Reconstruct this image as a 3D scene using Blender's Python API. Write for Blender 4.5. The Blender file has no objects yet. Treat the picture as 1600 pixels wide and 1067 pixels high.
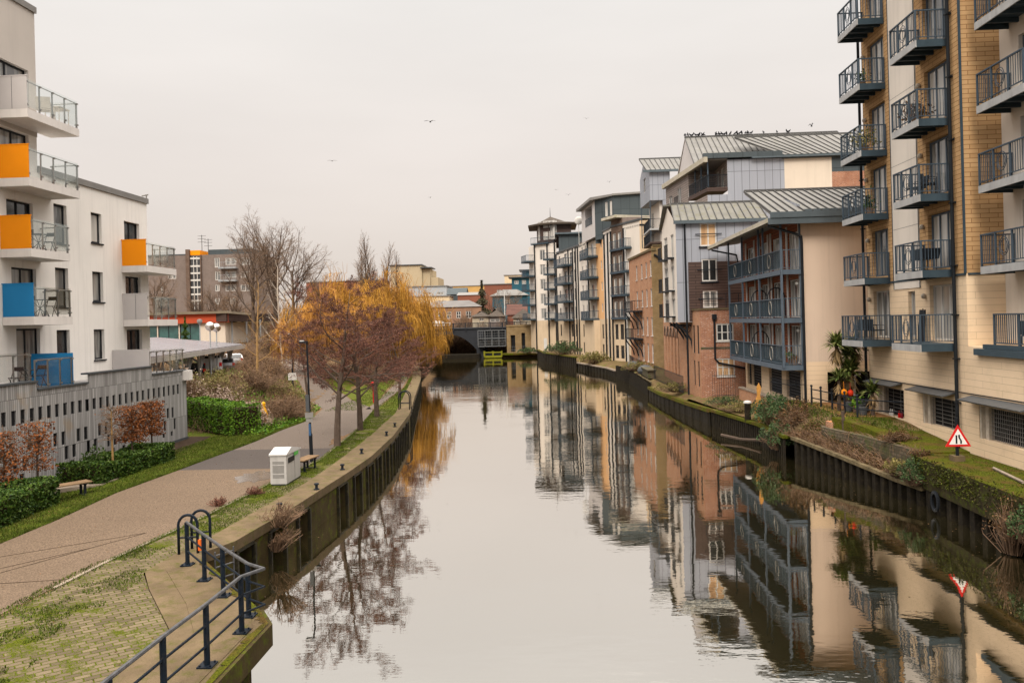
import bpy, math, random
from mathutils import Vector
R = math.radians
rnd = random.Random(7)
C = bpy.context.scene.collection
SC = bpy.context.scene

# ---------------------------------------------------------------- camera
FPX, CX0, CY0, ROLL, YAW, EYE = 1244.0, 800.0, 502.6, .026, math.atan(62 / 1244.), 6.8
cd = bpy.data.cameras.new('camera')
cam = bpy.data.objects.new('camera', cd); C.objects.link(cam); SC.camera = cam
cd.lens = 36 * FPX / 1600; cd.sensor_width = 36; cd.clip_end = 4000; cd.clip_start = .2
cd.shift_y = -(533.5 - CY0) / 1600
_F = Vector((-math.sin(YAW), math.cos(YAW), 0)); _R = Vector((math.cos(YAW), math.sin(YAW), 0)); _U = Vector((0, 0, 1))
_cx = _R * math.cos(ROLL) - _U * math.sin(ROLL); _cy = _R * math.sin(ROLL) + _U * math.cos(ROLL)
from mathutils import Matrix
m = Matrix((_cx, _cy, -_F)).transposed().to_4x4(); m.translation = (0, 0, EYE); cam.matrix_world = m

# ---------------------------------------------------------------- world: overcast sky
W = bpy.data.worlds.new('World'); SC.world = W; W.use_nodes = True
nt = W.node_tree; N = nt.nodes; L = nt.links; N.clear()
out = N.new('ShaderNodeOutputWorld'); bg = N.new('ShaderNodeBackground'); L.new(bg.outputs[0], out.inputs[0])
tc = N.new('ShaderNodeTexCoord'); sx = N.new('ShaderNodeSeparateXYZ'); L.new(tc.outputs['Generated'], sx.inputs[0])
ramp = N.new('ShaderNodeValToRGB'); L.new(sx.outputs[2], ramp.inputs[0])
el = ramp.color_ramp.elements
el[0].position = 0; el[0].color = (.41, .362, .322, 1); el[1].position = .2; el[1].color = (.46, .422, .395, 1)
e = el.new(.4); e.color = (.505, .487, .468, 1)
e = el.new(.75); e.color = (.57, .53, .485, 1)
mr = N.new('ShaderNodeMapRange'); L.new(sx.outputs[2], mr.inputs[0])
mr.inputs['From Min'].default_value = .42; mr.inputs['From Max'].default_value = .95
mr.inputs['To Min'].default_value = 1.0; mr.inputs['To Max'].default_value = 5.0
sky = N.new('ShaderNodeTexSky'); sky.sky_type = 'NISHITA'; sky.sun_disc = False
sky.sun_elevation = R(42); sky.sun_rotation = R(190); sky.dust_density = 4; sky.air_density = 1.2
hs = N.new('ShaderNodeHueSaturation'); hs.inputs['Saturation'].default_value = .3; hs.inputs['Value'].default_value = .07
L.new(sky.outputs[0], hs.inputs['Color'])
nz = N.new('ShaderNodeTexNoise'); nz.inputs['Scale'].default_value = 1.6; nz.inputs['Detail'].default_value = 5
mp = N.new('ShaderNodeMapping'); mp.inputs['Scale'].default_value = (1, 1, 4); L.new(tc.outputs['Generated'], mp.inputs[0]); L.new(mp.outputs[0], nz.inputs[0])
mr2 = N.new('ShaderNodeMapRange'); L.new(nz.outputs[0], mr2.inputs[0]); mr2.inputs['From Min'].default_value = .3; mr2.inputs['From Max'].default_value = .7
mr2.inputs['To Min'].default_value = .925; mr2.inputs['To Max'].default_value = 1.03
mx = N.new('ShaderNodeMix'); mx.data_type = 'RGBA'; mx.inputs[0].default_value = .06
L.new(ramp.outputs[0], mx.inputs[6]); L.new(hs.outputs[0], mx.inputs[7])
L.new(mx.outputs[2], bg.inputs[0])
mm = N.new('ShaderNodeMath'); mm.operation = 'MULTIPLY'; L.new(mr.outputs[0], mm.inputs[0]); L.new(mr2.outputs[0], mm.inputs[1])
L.new(mm.outputs[0], bg.inputs[1])

sd = bpy.data.lights.new('sun', 'SUN'); sd.energy = 1.3; sd.angle = R(22); sd.color = (1, .91, .79)
so = bpy.data.objects.new('sun', sd); C.objects.link(so)
_az, _el = R(190), R(42)   # sun behind the camera, slightly to the left
so.rotation_euler = (Vector((math.sin(_az) * math.cos(_el), math.cos(_az) * math.cos(_el), math.sin(_el)))).to_track_quat('Z', 'Y').to_euler()
vs = SC.view_settings; SC.display_settings.display_device = 'sRGB'; vs.view_transform = 'Standard'; vs.look = 'None'; vs.exposure = 0.9; vs.gamma = 1
cy = SC.cycles; cy.max_bounces = 6; cy.diffuse_bounces = 2; cy.glossy_bounces = 3; cy.transmission_bounces = 4; cy.transparent_max_bounces = 8
cy.caustics_reflective = False; cy.caustics_refractive = False
cy.use_denoising = True

# ---------------------------------------------------------------- measuring helpers (photo pixel -> place in the world)
def ray(px, py):
    u = (px - CX0) / FPX; v = -(py - CY0) / FPX
    x = u * math.cos(ROLL) + v * math.sin(ROLL); y = -u * math.sin(ROLL) + v * math.cos(ROLL)
    c, s = math.cos(YAW), math.sin(YAW)
    return (-s + x * c, c + x * s, y)
def az(px, py, z):
    d = ray(px, py); t = (z - EYE) / d[2]; return (d[0] * t, d[1] * t)
def ax(px, py, X):
    d = ray(px, py); t = X / d[0]; return (d[1] * t, EYE + d[2] * t)
def ay(px, py, Y):
    d = ray(px, py); t = Y / d[1]; return (d[0] * t, EYE + d[2] * t)

# ---------------------------------------------------------------- mesh builder
class MB:
    def __init__(s): s.v = []; s.f = []
    def quad(s, a, b, c, d):
        n = len(s.v); s.v += [tuple(a), tuple(b), tuple(c), tuple(d)]; s.f.append((n, n + 1, n + 2, n + 3))
    def tri(s, a, b, c):
        n = len(s.v); s.v += [tuple(a), tuple(b), tuple(c)]; s.f.append((n, n + 1, n + 2))
    def hexa(s, p):      # 8 points: bottom 4 CCW, top 4
        n = len(s.v); s.v += [tuple(q) for q in p]
        s.f += [(n + 3, n + 2, n + 1, n), (n + 4, n + 5, n + 6, n + 7)] + [(n + i, n + (i + 1) % 4, n + 4 + (i + 1) % 4, n + 4 + i) for i in range(4)]
    def box(s, x0, x1, y0, y1, z0, z1):
        s.hexa([(x0, y0, z0), (x1, y0, z0), (x1, y1, z0), (x0, y1, z0), (x0, y0, z1), (x1, y0, z1), (x1, y1, z1), (x0, y1, z1)])
    def prism(s, poly, z0, z1, cap=True):
        n = len(s.v); k = len(poly)
        f0 = z0 if callable(z0) else (lambda x, y: z0); f1 = z1 if callable(z1) else (lambda x, y: z1)
        s.v += [(x, y, f0(x, y)) for x, y in poly] + [(x, y, f1(x, y)) for x, y in poly]
        s.f += [(n + i, n + (i + 1) % k, n + k + (i + 1) % k, n + k + i) for i in range(k)]
        if cap: s.f += [tuple(n + k + i for i in range(k)), tuple(n + k - 1 - i for i in range(k))]
    def tube(s, pts, rs, sides=6, cap=True):
        pts = [Vector(p) for p in pts]
        if not hasattr(rs, '__len__'): rs = [rs] * len(pts)
        n0 = len(s.v); k = len(pts); up = Vector((0, 0, 1)); prev = None
        for i, p in enumerate(pts):
            d = (pts[min(i + 1, k - 1)] - pts[max(i - 1, 0)])
            if d.length < 1e-9: d = Vector((0, 0, 1))
            d.normalize()
            a = prev if prev is not None else (up if abs(d.z) < .95 else Vector((1, 0, 0)))
            x = (a - d * a.dot(d))
            if x.length < 1e-6: x = d.orthogonal()
            x.normalize(); prev = x; y = d.cross(x)
            for j in range(sides):
                t = 2 * math.pi * j / sides
                s.v.append(tuple(p + (x * math.cos(t) + y * math.sin(t)) * rs[i]))
        for i in range(k - 1):
            for j in range(sides):
                a = n0 + i * sides + j; b = n0 + i * sides + (j + 1) % sides
                s.f.append((a, b, b + sides, a + sides))
        if cap:
            s.f.append(tuple(n0 + sides - 1 - j for j in range(sides))); s.f.append(tuple(n0 + (k - 1) * sides + j for j in range(sides)))
    def cyl(s, x, y, z0, z1, r, sides=12, r1=None): s.tube([(x, y, z0), (x, y, z1)], [r, r if r1 is None else r1], sides)
    def lathe(s, x, y, prof, sides=16):
        n0 = len(s.v); k = len(prof)
        for r, z in prof:
            for j in range(sides):
                t = 2 * math.pi * j / sides; s.v.append((x + r * math.cos(t), y + r * math.sin(t), z))
        for i in range(k - 1):
            for j in range(sides):
                a = n0 + i * sides + j; b = n0 + i * sides + (j + 1) % sides; s.f.append((a, b, b + sides, a + sides))
        s.f.append(tuple(n0 + sides - 1 - j for j in range(sides))); s.f.append(tuple(n0 + (k - 1) * sides + j for j in range(sides)))
    def ball(s, c, r, n=8, sq=(1, 1, 1)):
        n0 = len(s.v); mrows = n
        for i in range(1, mrows):
            a = math.pi * i / mrows
            for j in range(2 * n):
                t = math.pi * j / n; s.v.append((c[0] + r * sq[0] * math.sin(a) * math.cos(t), c[1] + r * sq[1] * math.sin(a) * math.sin(t), c[2] + r * sq[2] * math.cos(a)))
        s.v.append((c[0], c[1], c[2] + r * sq[2])); s.v.append((c[0], c[1], c[2] - r * sq[2])); T = len(s.v) - 2; B = T + 1
        for i in range(mrows - 2):
            for j in range(2 * n):
                a = n0 + i * 2 * n + j; b = n0 + i * 2 * n + (j + 1) % (2 * n); s.f.append((a, a + 2 * n, b + 2 * n, b))
        for j in range(2 * n):
            s.f.append((T, n0 + j, n0 + (j + 1) % (2 * n))); o = n0 + (mrows - 2) * 2 * n; s.f.append((B, o + (j + 1) % (2 * n), o + j))
    def leaf(s, p, size, asp=.6, flat=None):   # one small leaf-sized face
        if flat is None: d = Vector((rnd.gauss(0, 1), rnd.gauss(0, 1), rnd.gauss(0, 1)))
        else: d = Vector((rnd.gauss(0, flat), rnd.gauss(0, flat), 1))
        d.normalize(); a = d.orthogonal().normalized(); b = d.cross(a); t = rnd.random() * 6.28
        x = (a * math.cos(t) + b * math.sin(t)) * size; y = (b * math.cos(t) - a * math.sin(t)) * size * asp; p = Vector(p)
        n = len(s.v); s.v += [tuple(p - x), tuple(p - y * .9), tuple(p + x), tuple(p + y)]; s.f.append((n, n + 1, n + 2, n + 3))
    def build(s, name, mat, parent=None, smooth=False, bevel=0):
        me = bpy.data.meshes.new(name); me.from_pydata(s.v, [], s.f); me.update()
        if smooth:
            for p in me.polygons: p.use_smooth = True
        o = bpy.data.objects.new(name, me); C.objects.link(o)
        if mat is not None: me.materials.append(mat)
        if parent is not None:
            o.parent = parent
            if parent.type == 'EMPTY': o.location = -parent.location
        if bevel:
            b = o.modifiers.new('bevel', 'BEVEL'); b.width = bevel; b.segments = 2; b.limit_method = 'ANGLE'
        return o

def tag(o, label, cat, group=None, kind=None):
    o['label'] = label; o['category'] = cat
    if group: o['group'] = group
    if kind: o['kind'] = kind
    return o
def thing(name, label, cat, loc=(0, 0, 0), group=None, kind=None):
    o = bpy.data.objects.new(name, None); o.location = loc; C.objects.link(o); o.empty_display_size = .3
    return tag(o, label, cat, group, kind)
def struct(name, mb, mat, smooth=False):
    o = mb.build(name, mat, smooth=smooth); o['kind'] = 'structure'; return o
_kids = {}
def kids(o):
    return [c for c in bpy.data.objects if c.parent == o]
def dup(root, loc, rz=0., sc=1., label=None, group=None, ks=None):
    def cp(o, par):
        c = o.copy(); C.objects.link(c)
        if par is not None: c.parent = par
        for ch in _kids.setdefault(o.name, kids(o)): cp(ch, c)
        return c
    r = cp(root, None); r.location = loc; r.rotation_euler = (0, 0, rz); r.scale = (sc, sc, sc) if not hasattr(sc, '__len__') else sc
    if label: r['label'] = label
    if group: r['group'] = group
    return r

# ---------------------------------------------------------------- frames: a vertical plane in plan, s along it, d outwards
class Fr:
    def __init__(s, p0, p1):
        s.o = Vector((p0[0], p0[1])); e = Vector((p1[0], p1[1])) - s.o; s.len = e.length; s.u = e / s.len; s.n = Vector((s.u.y, -s.u.x))
    def P(s, t, d, z): q = s.o + s.u * t + s.n * d; return (q.x, q.y, z)
    def px(s, px, py, d=0):
        r = ray(px, py); o = s.o + s.n * d
        den = r[0] * s.n.x + r[1] * s.n.y; t = (o.x * s.n.x + o.y * s.n.y) / den
        q = Vector((r[0] * t, r[1] * t)); return ((q - o).dot(s.u), EYE + r[2] * t)
    def box(s, mb, s0, s1, z0, z1, d0, d1):
        mb.hexa([s.P(s0, d1, z0), s.P(s1, d1, z0), s.P(s1, d0, z0), s.P(s0, d0, z0), s.P(s0, d1, z1), s.P(s1, d1, z1), s.P(s1, d0, z1), s.P(s0, d0, z1)])

def sheet(mb, fr, s0, s1, z0, z1, holes, d=0., deep=.15, edge=0.):
    hs_ = []
    for h in holes:
        a, b, c, e_ = max(h[0], s0), min(h[1], s1), max(h[2], z0), min(h[3], z1)
        if b - a > .01 and e_ - c > .01: hs_.append((a, b, c, e_))
    S = sorted({round(q, 4) for q in [s0, s1] + [h[0] for h in hs_] + [h[1] for h in hs_]})
    Z = sorted({round(q, 4) for q in [z0, z1] + [h[2] for h in hs_] + [h[3] for h in hs_]})
    for i in range(len(S) - 1):
        cs = (S[i] + S[i + 1]) / 2; k = 0
        while k < len(Z) - 1:
            cz = (Z[k] + Z[k + 1]) / 2
            if any(h[0] < cs < h[1] and h[2] < cz < h[3] for h in hs_): k += 1; continue
            k2 = k
            while k2 + 1 < len(Z) - 1:
                c2 = (Z[k2 + 1] + Z[k2 + 2]) / 2
                if any(h[0] < cs < h[1] and h[2] < c2 < h[3] for h in hs_): break
                k2 += 1
            mb.quad(fr.P(S[i], d, Z[k]), fr.P(S[i + 1], d, Z[k]), fr.P(S[i + 1], d, Z[k2 + 1]), fr.P(S[i], d, Z[k2 + 1])); k = k2 + 1
    for a, b, c, e_ in hs_:
        for q in (((a, c), (a, e_)), ((b, e_), (b, c)), ((a, e_), (b, e_)), ((b, c), (a, c))):
            (x0, y0), (x1, y1) = q
            mb.quad(fr.P(x0, d, y0), fr.P(x1, d, y1), fr.P(x1, -deep, y1), fr.P(x0, -deep, y0))
    if edge:
        for q in (((s0, z0), (s1, z0)), ((s1, z0), (s1, z1)), ((s1, z1), (s0, z1)), ((s0, z1), (s0, z0))):
            (x0, y0), (x1, y1) = q
            mb.quad(fr.P(x0, d - edge, y0), fr.P(x1, d - edge, y1), fr.P(x1, d, y1), fr.P(x0, d, y0))

def shell(mb, poly, z0, z1, holes={}, skip=(), deep=.15, roof=True):
    """walls round a CCW plan polygon with real openings; returns one frame per edge"""
    fs = []
    for i in range(len(poly)):
        fr = Fr(poly[i], poly[(i + 1) % len(poly)]); fs.append(fr)
        if i not in skip: sheet(mb, fr, 0, fr.len, z0, z1, holes.get(i, []), deep=deep)
    if roof: mb.v += [(x, y, z1) for x, y in poly]; mb.f.append(tuple(range(len(mb.v) - len(poly), len(mb.v))))
    return fs

def window(fr, h, parent, fmat, gmat, mull=1, trans=0, deep=.12, fw=.055, sill=None, name='window', label=None):
    s0, s1, z0, z1 = h; g = 0.004
    f = MB(); a, b, c, e_ = s0 + g, s1 - g, z0 + g, z1 - g
    fr.box(f, a, a + fw, c, e_, -deep, -deep + .06); fr.box(f, b - fw, b, c, e_, -deep, -deep + .06)
    fr.box(f, a + fw, b - fw, c, c + fw, -deep, -deep + .058); fr.box(f, a + fw, b - fw, e_ - fw, e_, -deep, -deep + .058)
    for i in range(mull):
        m_ = a + (b - a) * (i + 1) / (mull + 1); fr.box(f, m_ - fw * .5, m_ + fw * .5, c + fw, e_ - fw, -deep, -deep + .055)
    for i in range(trans):
        q = c + (e_ - c) * (i + 1) / (trans + 1); fr.box(f, a + fw, b - fw, q - fw * .35, q + fw * .35, -deep, -deep + .052)
    if sill: fr.box(f, s0 - .05, s1 + .05, z0 - .07, z0 - .003, -.02, .07)
    w = f.build(name, fmat, parent)
    if label: w['label'] = label
    p = MB(); p.quad(fr.P(s0, -deep + .015, z0), fr.P(s1, -deep + .015, z0), fr.P(s1, -deep + .015, z1), fr.P(s0, -deep + .015, z1))
    p.build('pane', gmat if not isinstance(gmat, (list, tuple)) else rnd.choice(gmat), w)
    return w
# ---------------------------------------------------------------- materials
class NB:
    def __init__(s, name):
        s.m = bpy.data.materials.new(name); s.m.use_nodes = True; s.t = s.m.node_tree; s.t.nodes.clear()
        s.out = s.n('ShaderNodeOutputMaterial'); s.b = s.n('ShaderNodeBsdfPrincipled'); s.l(s.b.outputs[0], s.out.inputs[0]); s.b.inputs['Specular IOR Level'].default_value = .1
        s.tc = s.n('ShaderNodeTexCoord').outputs['Object']
    def n(s, t, **k):
        q = s.t.nodes.new(t)
        for a, v in k.items():
            if a in q.inputs.keys(): q.inputs[a].default_value = v
            else: setattr(q, a, v)
        return q
    def l(s, a, b): s.t.links.new(a, b)
    def noise(s, scale, detail=4, vec=None, rough=.6, stretch=None):
        q = s.n('ShaderNodeTexNoise'); q.inputs['Scale'].default_value = scale; q.inputs['Detail'].default_value = detail; q.inputs['Roughness'].default_value = rough
        v = vec or s.tc
        if stretch:
            mp_ = s.n('ShaderNodeMapping'); mp_.inputs['Scale'].default_value = stretch; s.l(v, mp_.inputs[0]); v = mp_.outputs[0]
        s.l(v, q.inputs['Vector']); return q.outputs[0]
    def rng(s, v, a, b, c=0., d=1.):
        q = s.n('ShaderNodeMapRange'); s.l(v, q.inputs[0]); q.inputs[1].default_value = a; q.inputs[2].default_value = b; q.inputs[3].default_value = c; q.inputs[4].default_value = d; return q.outputs[0]
    def mix(s, f, a, b, mode='MIX'):
        q = s.n('ShaderNodeMix'); q.data_type = 'RGBA'; q.blend_type = mode
        if isinstance(f, (int, float)): q.inputs[0].default_value = f
        else: s.l(f, q.inputs[0])
        for i, v in ((6, a), (7, b)):
            if isinstance(v, tuple): q.inputs[i].default_value = (*v[:3], 1)
            else: s.l(v, q.inputs[i])
        return q.outputs[2]
    def math(s, op, a, b):
        q = s.n('ShaderNodeMath'); q.operation = op
        for i, v in ((0, a), (1, b)):
            if isinstance(v, (int, float)): q.inputs[i].default_value = v
            else: s.l(v, q.inputs[i])
        return q.outputs[0]
    def bump(s, h, strength=.3, dist=.02):
        q = s.n('ShaderNodeBump'); q.inputs['Strength'].default_value = strength; q.inputs['Distance'].default_value = dist; s.l(h, q.inputs['Height']); s.l(q.outputs[0], s.b.inputs['Normal'])
    def col(s, c):
        if isinstance(c, tuple): s.b.inputs['Base Color'].default_value = (*c[:3], 1)
        else: s.l(c, s.b.inputs['Base Color'])
    def rough(s, r):
        if isinstance(r, (int, float)): s.b.inputs['Roughness'].default_value = r
        else: s.l(r, s.b.inputs['Roughness'])
    def flat(s):     # (x+y, z) for courses on vertical walls
        q = s.n('ShaderNodeSeparateXYZ'); s.l(s.tc, q.inputs[0]); c = s.n('ShaderNodeCombineXYZ')
        s.l(s.math('ADD', q.outputs[0], q.outputs[1]), c.inputs[0]); s.l(q.outputs[2], c.inputs[1]); return c.outputs[0]

def sc3(c, k): return tuple(min(1, x * k) for x in c[:3])
def mat(name, c, rough=.7, var=.18, scale=1.2, metal=0., bump=0., bscale=40, fine=.0, spec=None, streak=0., dirt=None, dirt_amt=.5):
    b = NB(name); n1 = b.noise(scale, 5)
    cc = b.mix(b.rng(n1, .3, .7), sc3(c, 1 - var), sc3(c, 1 + var))
    if fine: cc = b.mix(b.rng(b.noise(60, 3), .3, .7, 0, fine), cc, sc3(c, .35))
    if streak:   # rain streaks running down
        st = b.noise(1.2, 6, stretch=(3.0, 3.0, .14), rough=.7)
        cc = b.mix(b.rng(st, .5, .78, 0, streak), cc, sc3(c, .45))
    if dirt: cc = b.mix(b.rng(b.noise(scale * 2.3, 7, rough=.75), .5, .66, 0, dirt_amt), cc, dirt)
    b.col(cc); b.rough(rough); b.b.inputs['Metallic'].default_value = metal
    if spec is not None: b.b.inputs['Specular IOR Level'].default_value = spec
    if bump: b.bump(b.noise(bscale, 4), bump)
    return b.m
def brick(name, c1, c2, mortar, w=.225, h=.075, mw=.012, rough=.85, bump=.4, var=.5, dirt=None, dirt_amt=.5, off=.5, white=0.):
    b = NB(name); v = b.flat(); q = b.n('ShaderNodeTexBrick'); b.l(v, q.inputs['Vector'])
    q.offset = off; q.inputs['Scale'].default_value = 1; q.inputs['Brick Width'].default_value = w; q.inputs['Row Height'].default_value = h; q.inputs['Mortar Size'].default_value = mw
    q.inputs['Color1'].default_value = (*c1, 1); q.inputs['Color2'].default_value = (*c2, 1); q.inputs['Mortar'].default_value = (*mortar, 1); q.inputs['Bias'].default_value = 0
    n = b.noise(.9, 6); cc = b.mix(b.rng(n, .3, .7, 0, var), q.outputs[0], sc3(c1, .62))
    if white:
        wn = b.noise(7, 3, stretch=(1, 1, 2.5)); cc = b.mix(b.rng(wn, .6, .66, 0, white), cc, (.6, .5, .44))
    if dirt: cc = b.mix(b.rng(b.noise(1.6, 7, rough=.75), .5, .66, 0, dirt_amt), cc, dirt)
    b.col(cc); b.rough(rough)
    if bump: b.bump(q.outputs['Fac'], -bump, .01)
    return b.m
def clad(name, c, pitch=.9, horiz=False, var=.12, groove=.02, rough=.6, streak=.3, dark=.4, along=None):
    """sheet or board cladding: joints every pitch metres"""
    b = NB(name); v = b.flat(); q = b.n('ShaderNodeTexBrick'); b.l(v, q.inputs['Vector']); q.offset = 0 if not horiz else .5
    q.inputs['Scale'].default_value = 1; q.inputs['Brick Width'].default_value = (2.4 if horiz else pitch); q.inputs['Row Height'].default_value = (pitch if horiz else 3.1)
    q.inputs['Mortar Size'].default_value = groove; q.inputs['Bias'].default_value = 0
    q.inputs['Color1'].default_value = (*sc3(c, 1 - var), 1); q.inputs['Color2'].default_value = (*sc3(c, 1 + var), 1); q.inputs['Mortar'].default_value = (*sc3(c, dark), 1)
    st = b.noise(1.0, 6, stretch=(4.0, 4.0, .2), rough=.7); cc = b.mix(b.rng(st, .45, .8, 0, streak), q.outputs[0], sc3(c, .55))
    b.col(cc); b.rough(rough); b.bump(q.outputs['Fac'], -.3, .01); return b.m
def leafmat(name, cs, rough=.6, trans=.0, spread=1.):
    """leaf colours: every leaf its own tone, plus lighter and darker clumps"""
    b = NB(name); g = b.n('ShaderNodeNewGeometry'); r = b.n('ShaderNodeValToRGB'); b.l(g.outputs['Random Per Island'], r.inputs[0])
    e_ = r.color_ramp.elements; e_[0].color = (*cs[0], 1); e_[1].color = (*cs[-1], 1)
    for i, c in enumerate(cs[1:-1]): e_.new((i + 1) / (len(cs) - 1)).color = (*c, 1)
    cc = b.mix(b.rng(b.noise(1.4, 3), .35, .65), b.mix(1., r.outputs[0], (.62, .62, .62), 'MULTIPLY'), b.mix(1., r.outputs[0], (1.2, 1.2, 1.2), 'MULTIPLY'))
    b.col(cc); b.rough(rough); b.b.inputs['Specular IOR Level'].default_value = .12
    return b.m
def glassy(name, c, rough=.06, c2=None, spec=.7):
    b = NB(name)
    if c2: b.col(b.mix(b.rng(b.noise(2.2, 2, stretch=(1, 1, .15)), .42, .58), c, c2))
    else: b.col(b.mix(b.rng(b.noise(.8, 3), .35, .65), sc3(c, .7), sc3(c, 1.4)))
    b.rough(rough); b.b.inputs['Specular IOR Level'].default_value = spec; return b.m
def clearglass(name, tint, amt=.8):
    b = NB(name); t = b.n('ShaderNodeBsdfTransparent'); t.inputs[0].default_value = (*tint, 1); g = b.n('ShaderNodeBsdfGlossy'); g.inputs['Roughness'].default_value = .03; g.inputs[0].default_value = (.8, .9, .88, 1)
    lw = b.n('ShaderNodeLayerWeight'); lw.inputs[0].default_value = .3; mxs = b.n('ShaderNodeMixShader')
    b.l(b.rng(lw.outputs['Facing'], 0, 1, .03, .30), mxs.inputs[0]); b.l(t.outputs[0], mxs.inputs[1]); b.l(g.outputs[0], mxs.inputs[2]); b.l(mxs.outputs[0], b.out.inputs[0]); return b.m

WHITE = mat('white_render', (.78, .745, .705), .85, .06, .35, streak=.35, bump=.05)
WHITE_UP = mat('grey_render', (.50, .455, .415), .85, .05, .4, streak=.15)
SLAB = mat('white_slab', (.66, .62, .59), .7, .05, 1.5, streak=.25)
ORANGE = mat('orange_panel', (.80, .26, .006), .35, .04, 1)
BLUEP = mat('blue_panel', (.02, .19, .42), .35, .05, 1)
GREYP = mat('pale_grey_panel', (.50, .47, .46), .4, .04, 1)
STEEL = mat('brushed_steel', (.30, .29, .28), .35, .1, 3, metal=.8)
DARKF = mat('dark_window_frame', (.018, .02, .024), .4, .1, 3)
PALEF = mat('white_window_frame', (.55, .53, .5), .5, .08, 3)
GLASS_D = glassy('dark_glass', (.03, .032, .034))
GLASS_M = glassy('glass_with_curtain', (.10, .10, .098), c2=(.30, .29, .27))
GLASS_C = glassy('glass_with_pale_blind', (.36, .34, .31), c2=(.52, .49, .45), rough=.15)
GLASS_P = glassy('glass_with_peach_curtain', (.42, .25, .13), c2=(.55, .36, .2), rough=.2)
GL = [GLASS_D, GLASS_D, GLASS_M, GLASS_C]
RAILGL = clearglass('balustrade_glass', (.965, .97, .965), .95)
COPING_D = mat('dark_metal_coping', (.07, .075, .08), .4, .12, 2)
COPING_G = mat('grey_metal_coping', (.20, .19, .18), .45, .1, 2)
def board_mat():
    b = NB('weathered_grey_boards'); v = b.flat(); q = b.n('ShaderNodeTexBrick'); b.l(v, q.inputs['Vector']); q.offset = .3
    q.inputs['Scale'].default_value = 1; q.inputs['Brick Width'].default_value = .115; q.inputs['Row Height'].default_value = 2.2; q.inputs['Mortar Size'].default_value = .008
    q.inputs['Color1'].default_value = (.24, .232, .226, 1); q.inputs['Color2'].default_value = (.43, .42, .41, 1); q.inputs['Mortar'].default_value = (.05, .05, .05, 1)
    st = b.noise(2.5, 6, stretch=(8, 8, .35)); cc = b.mix(b.rng(st, .35, .75, 0, .6), q.outputs[0], (.17, .16, .155))
    br = b.noise(.5, 4); cc = b.mix(b.rng(br, .6, .72, 0, .5), cc, (.30, .19, .07)); b.col(cc); b.rough(.75); b.bump(q.outputs['Fac'], -.5, .01); return b.m
BOARDS = board_mat()
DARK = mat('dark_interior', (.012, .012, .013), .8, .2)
def mossmat():
    b = NB('moss_covered_top'); n1 = b.noise(18, 4, rough=.8); n2 = b.noise(1.1, 6, rough=.7); n3 = b.noise(3.5, 5)
    cc = b.mix(b.rng(n1, .35, .65), (.03, .04, .002), (.115, .12, .007)); cc = b.mix(b.rng(n2, .45, .6, 0, .85), cc, b.mix(b.rng(n1, .3, .7), (.035, .02, .008), (.15, .085, .025))); cc = b.mix(b.rng(n3, .55, .7, 0, .6), cc, (.03, .035, .004))
    b.col(cc); b.rough(.95); b.bump(n1, .9, .04); return b.m
# right bank
CLAD_O = brick('ochre_board_cladding', (.46, .28, .135), (.54, .345, .175), (.22, .115, .05), w=.62, h=.165, mw=.012, bump=.3, var=.25)
BEIGE_B = brick('beige_block_wall', (.72, .55, .375), (.76, .585, .405), (.46, .34, .235), w=2.4, h=.24, mw=.007, bump=.15, var=.12, dirt=(.42, .33, .2), dirt_amt=.2)
CREAM = mat('cream_render', (.60, .52, .43), .85, .05, .4, streak=.2)
PEACH = mat('peach_render', (.62, .49, .39), .9, .045, .3, streak=.25, bump=.04)
WHITE_R = mat('off_white_render', (.66, .60, .535), .85, .05, .4, streak=.25)
TAN = mat('sand_render', (.58, .45, .31), .85, .07, .4, streak=.3)
APRI = mat('apricot_render', (.70, .41, .20), .85, .06, .4, streak=.2)
BSTEEL2 = mat('mid_blue_steel', (.085, .11, .14), .45, .12, 2, streak=.2)
BSTEEL = mat('blue_grey_steel', (.05, .07, .092), .45, .15, 2, streak=.3)
FASC = mat('balcony_fascia', (.038, .058, .074), .5, .15, 2, streak=.4)
FASC_L = mat('balcony_fascia_edge', (.34, .34, .34), .55, .15, 2, streak=.5)
RAILW = mat('ring_ornament_panel', (.30, .28, .25), .5, .1)
LILAC = clad('lilac_grey_cladding', (.29, .305, .345), .62, var=.05, streak=.3)
SLATEB = clad('slate_blue_cladding', (.062, .076, .083), 1.2, var=.06, streak=.25)
TAUPE = clad('taupe_board_cladding', (.25, .21, .19), .2, horiz=True, var=.1, streak=.2)
BROWN = clad('brown_board_cladding', (.075, .05, .043), .2, horiz=True, var=.12, streak=.2)
CEDAR = clad('cedar_board_cladding', (.25, .075, .03), .17, horiz=True, var=.15, streak=.2)
BRICK_R = brick('red_brick', (.25, .075, .032), (.38, .14, .062), (.42, .33, .26), white=.55)
BRICK_S = brick('salmon_brick', (.34, .13, .055), (.50, .215, .095), (.42, .34, .26), var=.35)
BRICK_Y = brick('sooty_yellow_brick', (.19, .115, .04), (.30, .185, .07), (.3, .25, .18), var=.6)
BRICK_D = brick('dark_brown_brick', (.09, .05, .035), (.15, .085, .06), (.2, .17, .14))
BRICK_G = brick('grey_brown_brick', (.15, .115, .10), (.22, .17, .15), (.2, .17, .15), var=.3)
STONEW = brick('mossy_rubble_wall', (.085, .068, .045), (.15, .12, .085), (.07, .06, .04), w=.3, h=.13, mw=.02, dirt=(.07, .10, .02), dirt_amt=.7)
ROOFM = mat('pale_metal_roof', (.165, .16, .152), .6, .14, .7, dirt=(.12, .118, .085), dirt_amt=.4, streak=.2)
ROOFM_M = mat('mossy_metal_roof', (.145, .14, .125), .65, .15, .9, dirt=(.12, .112, .05), dirt_amt=.7)
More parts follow.
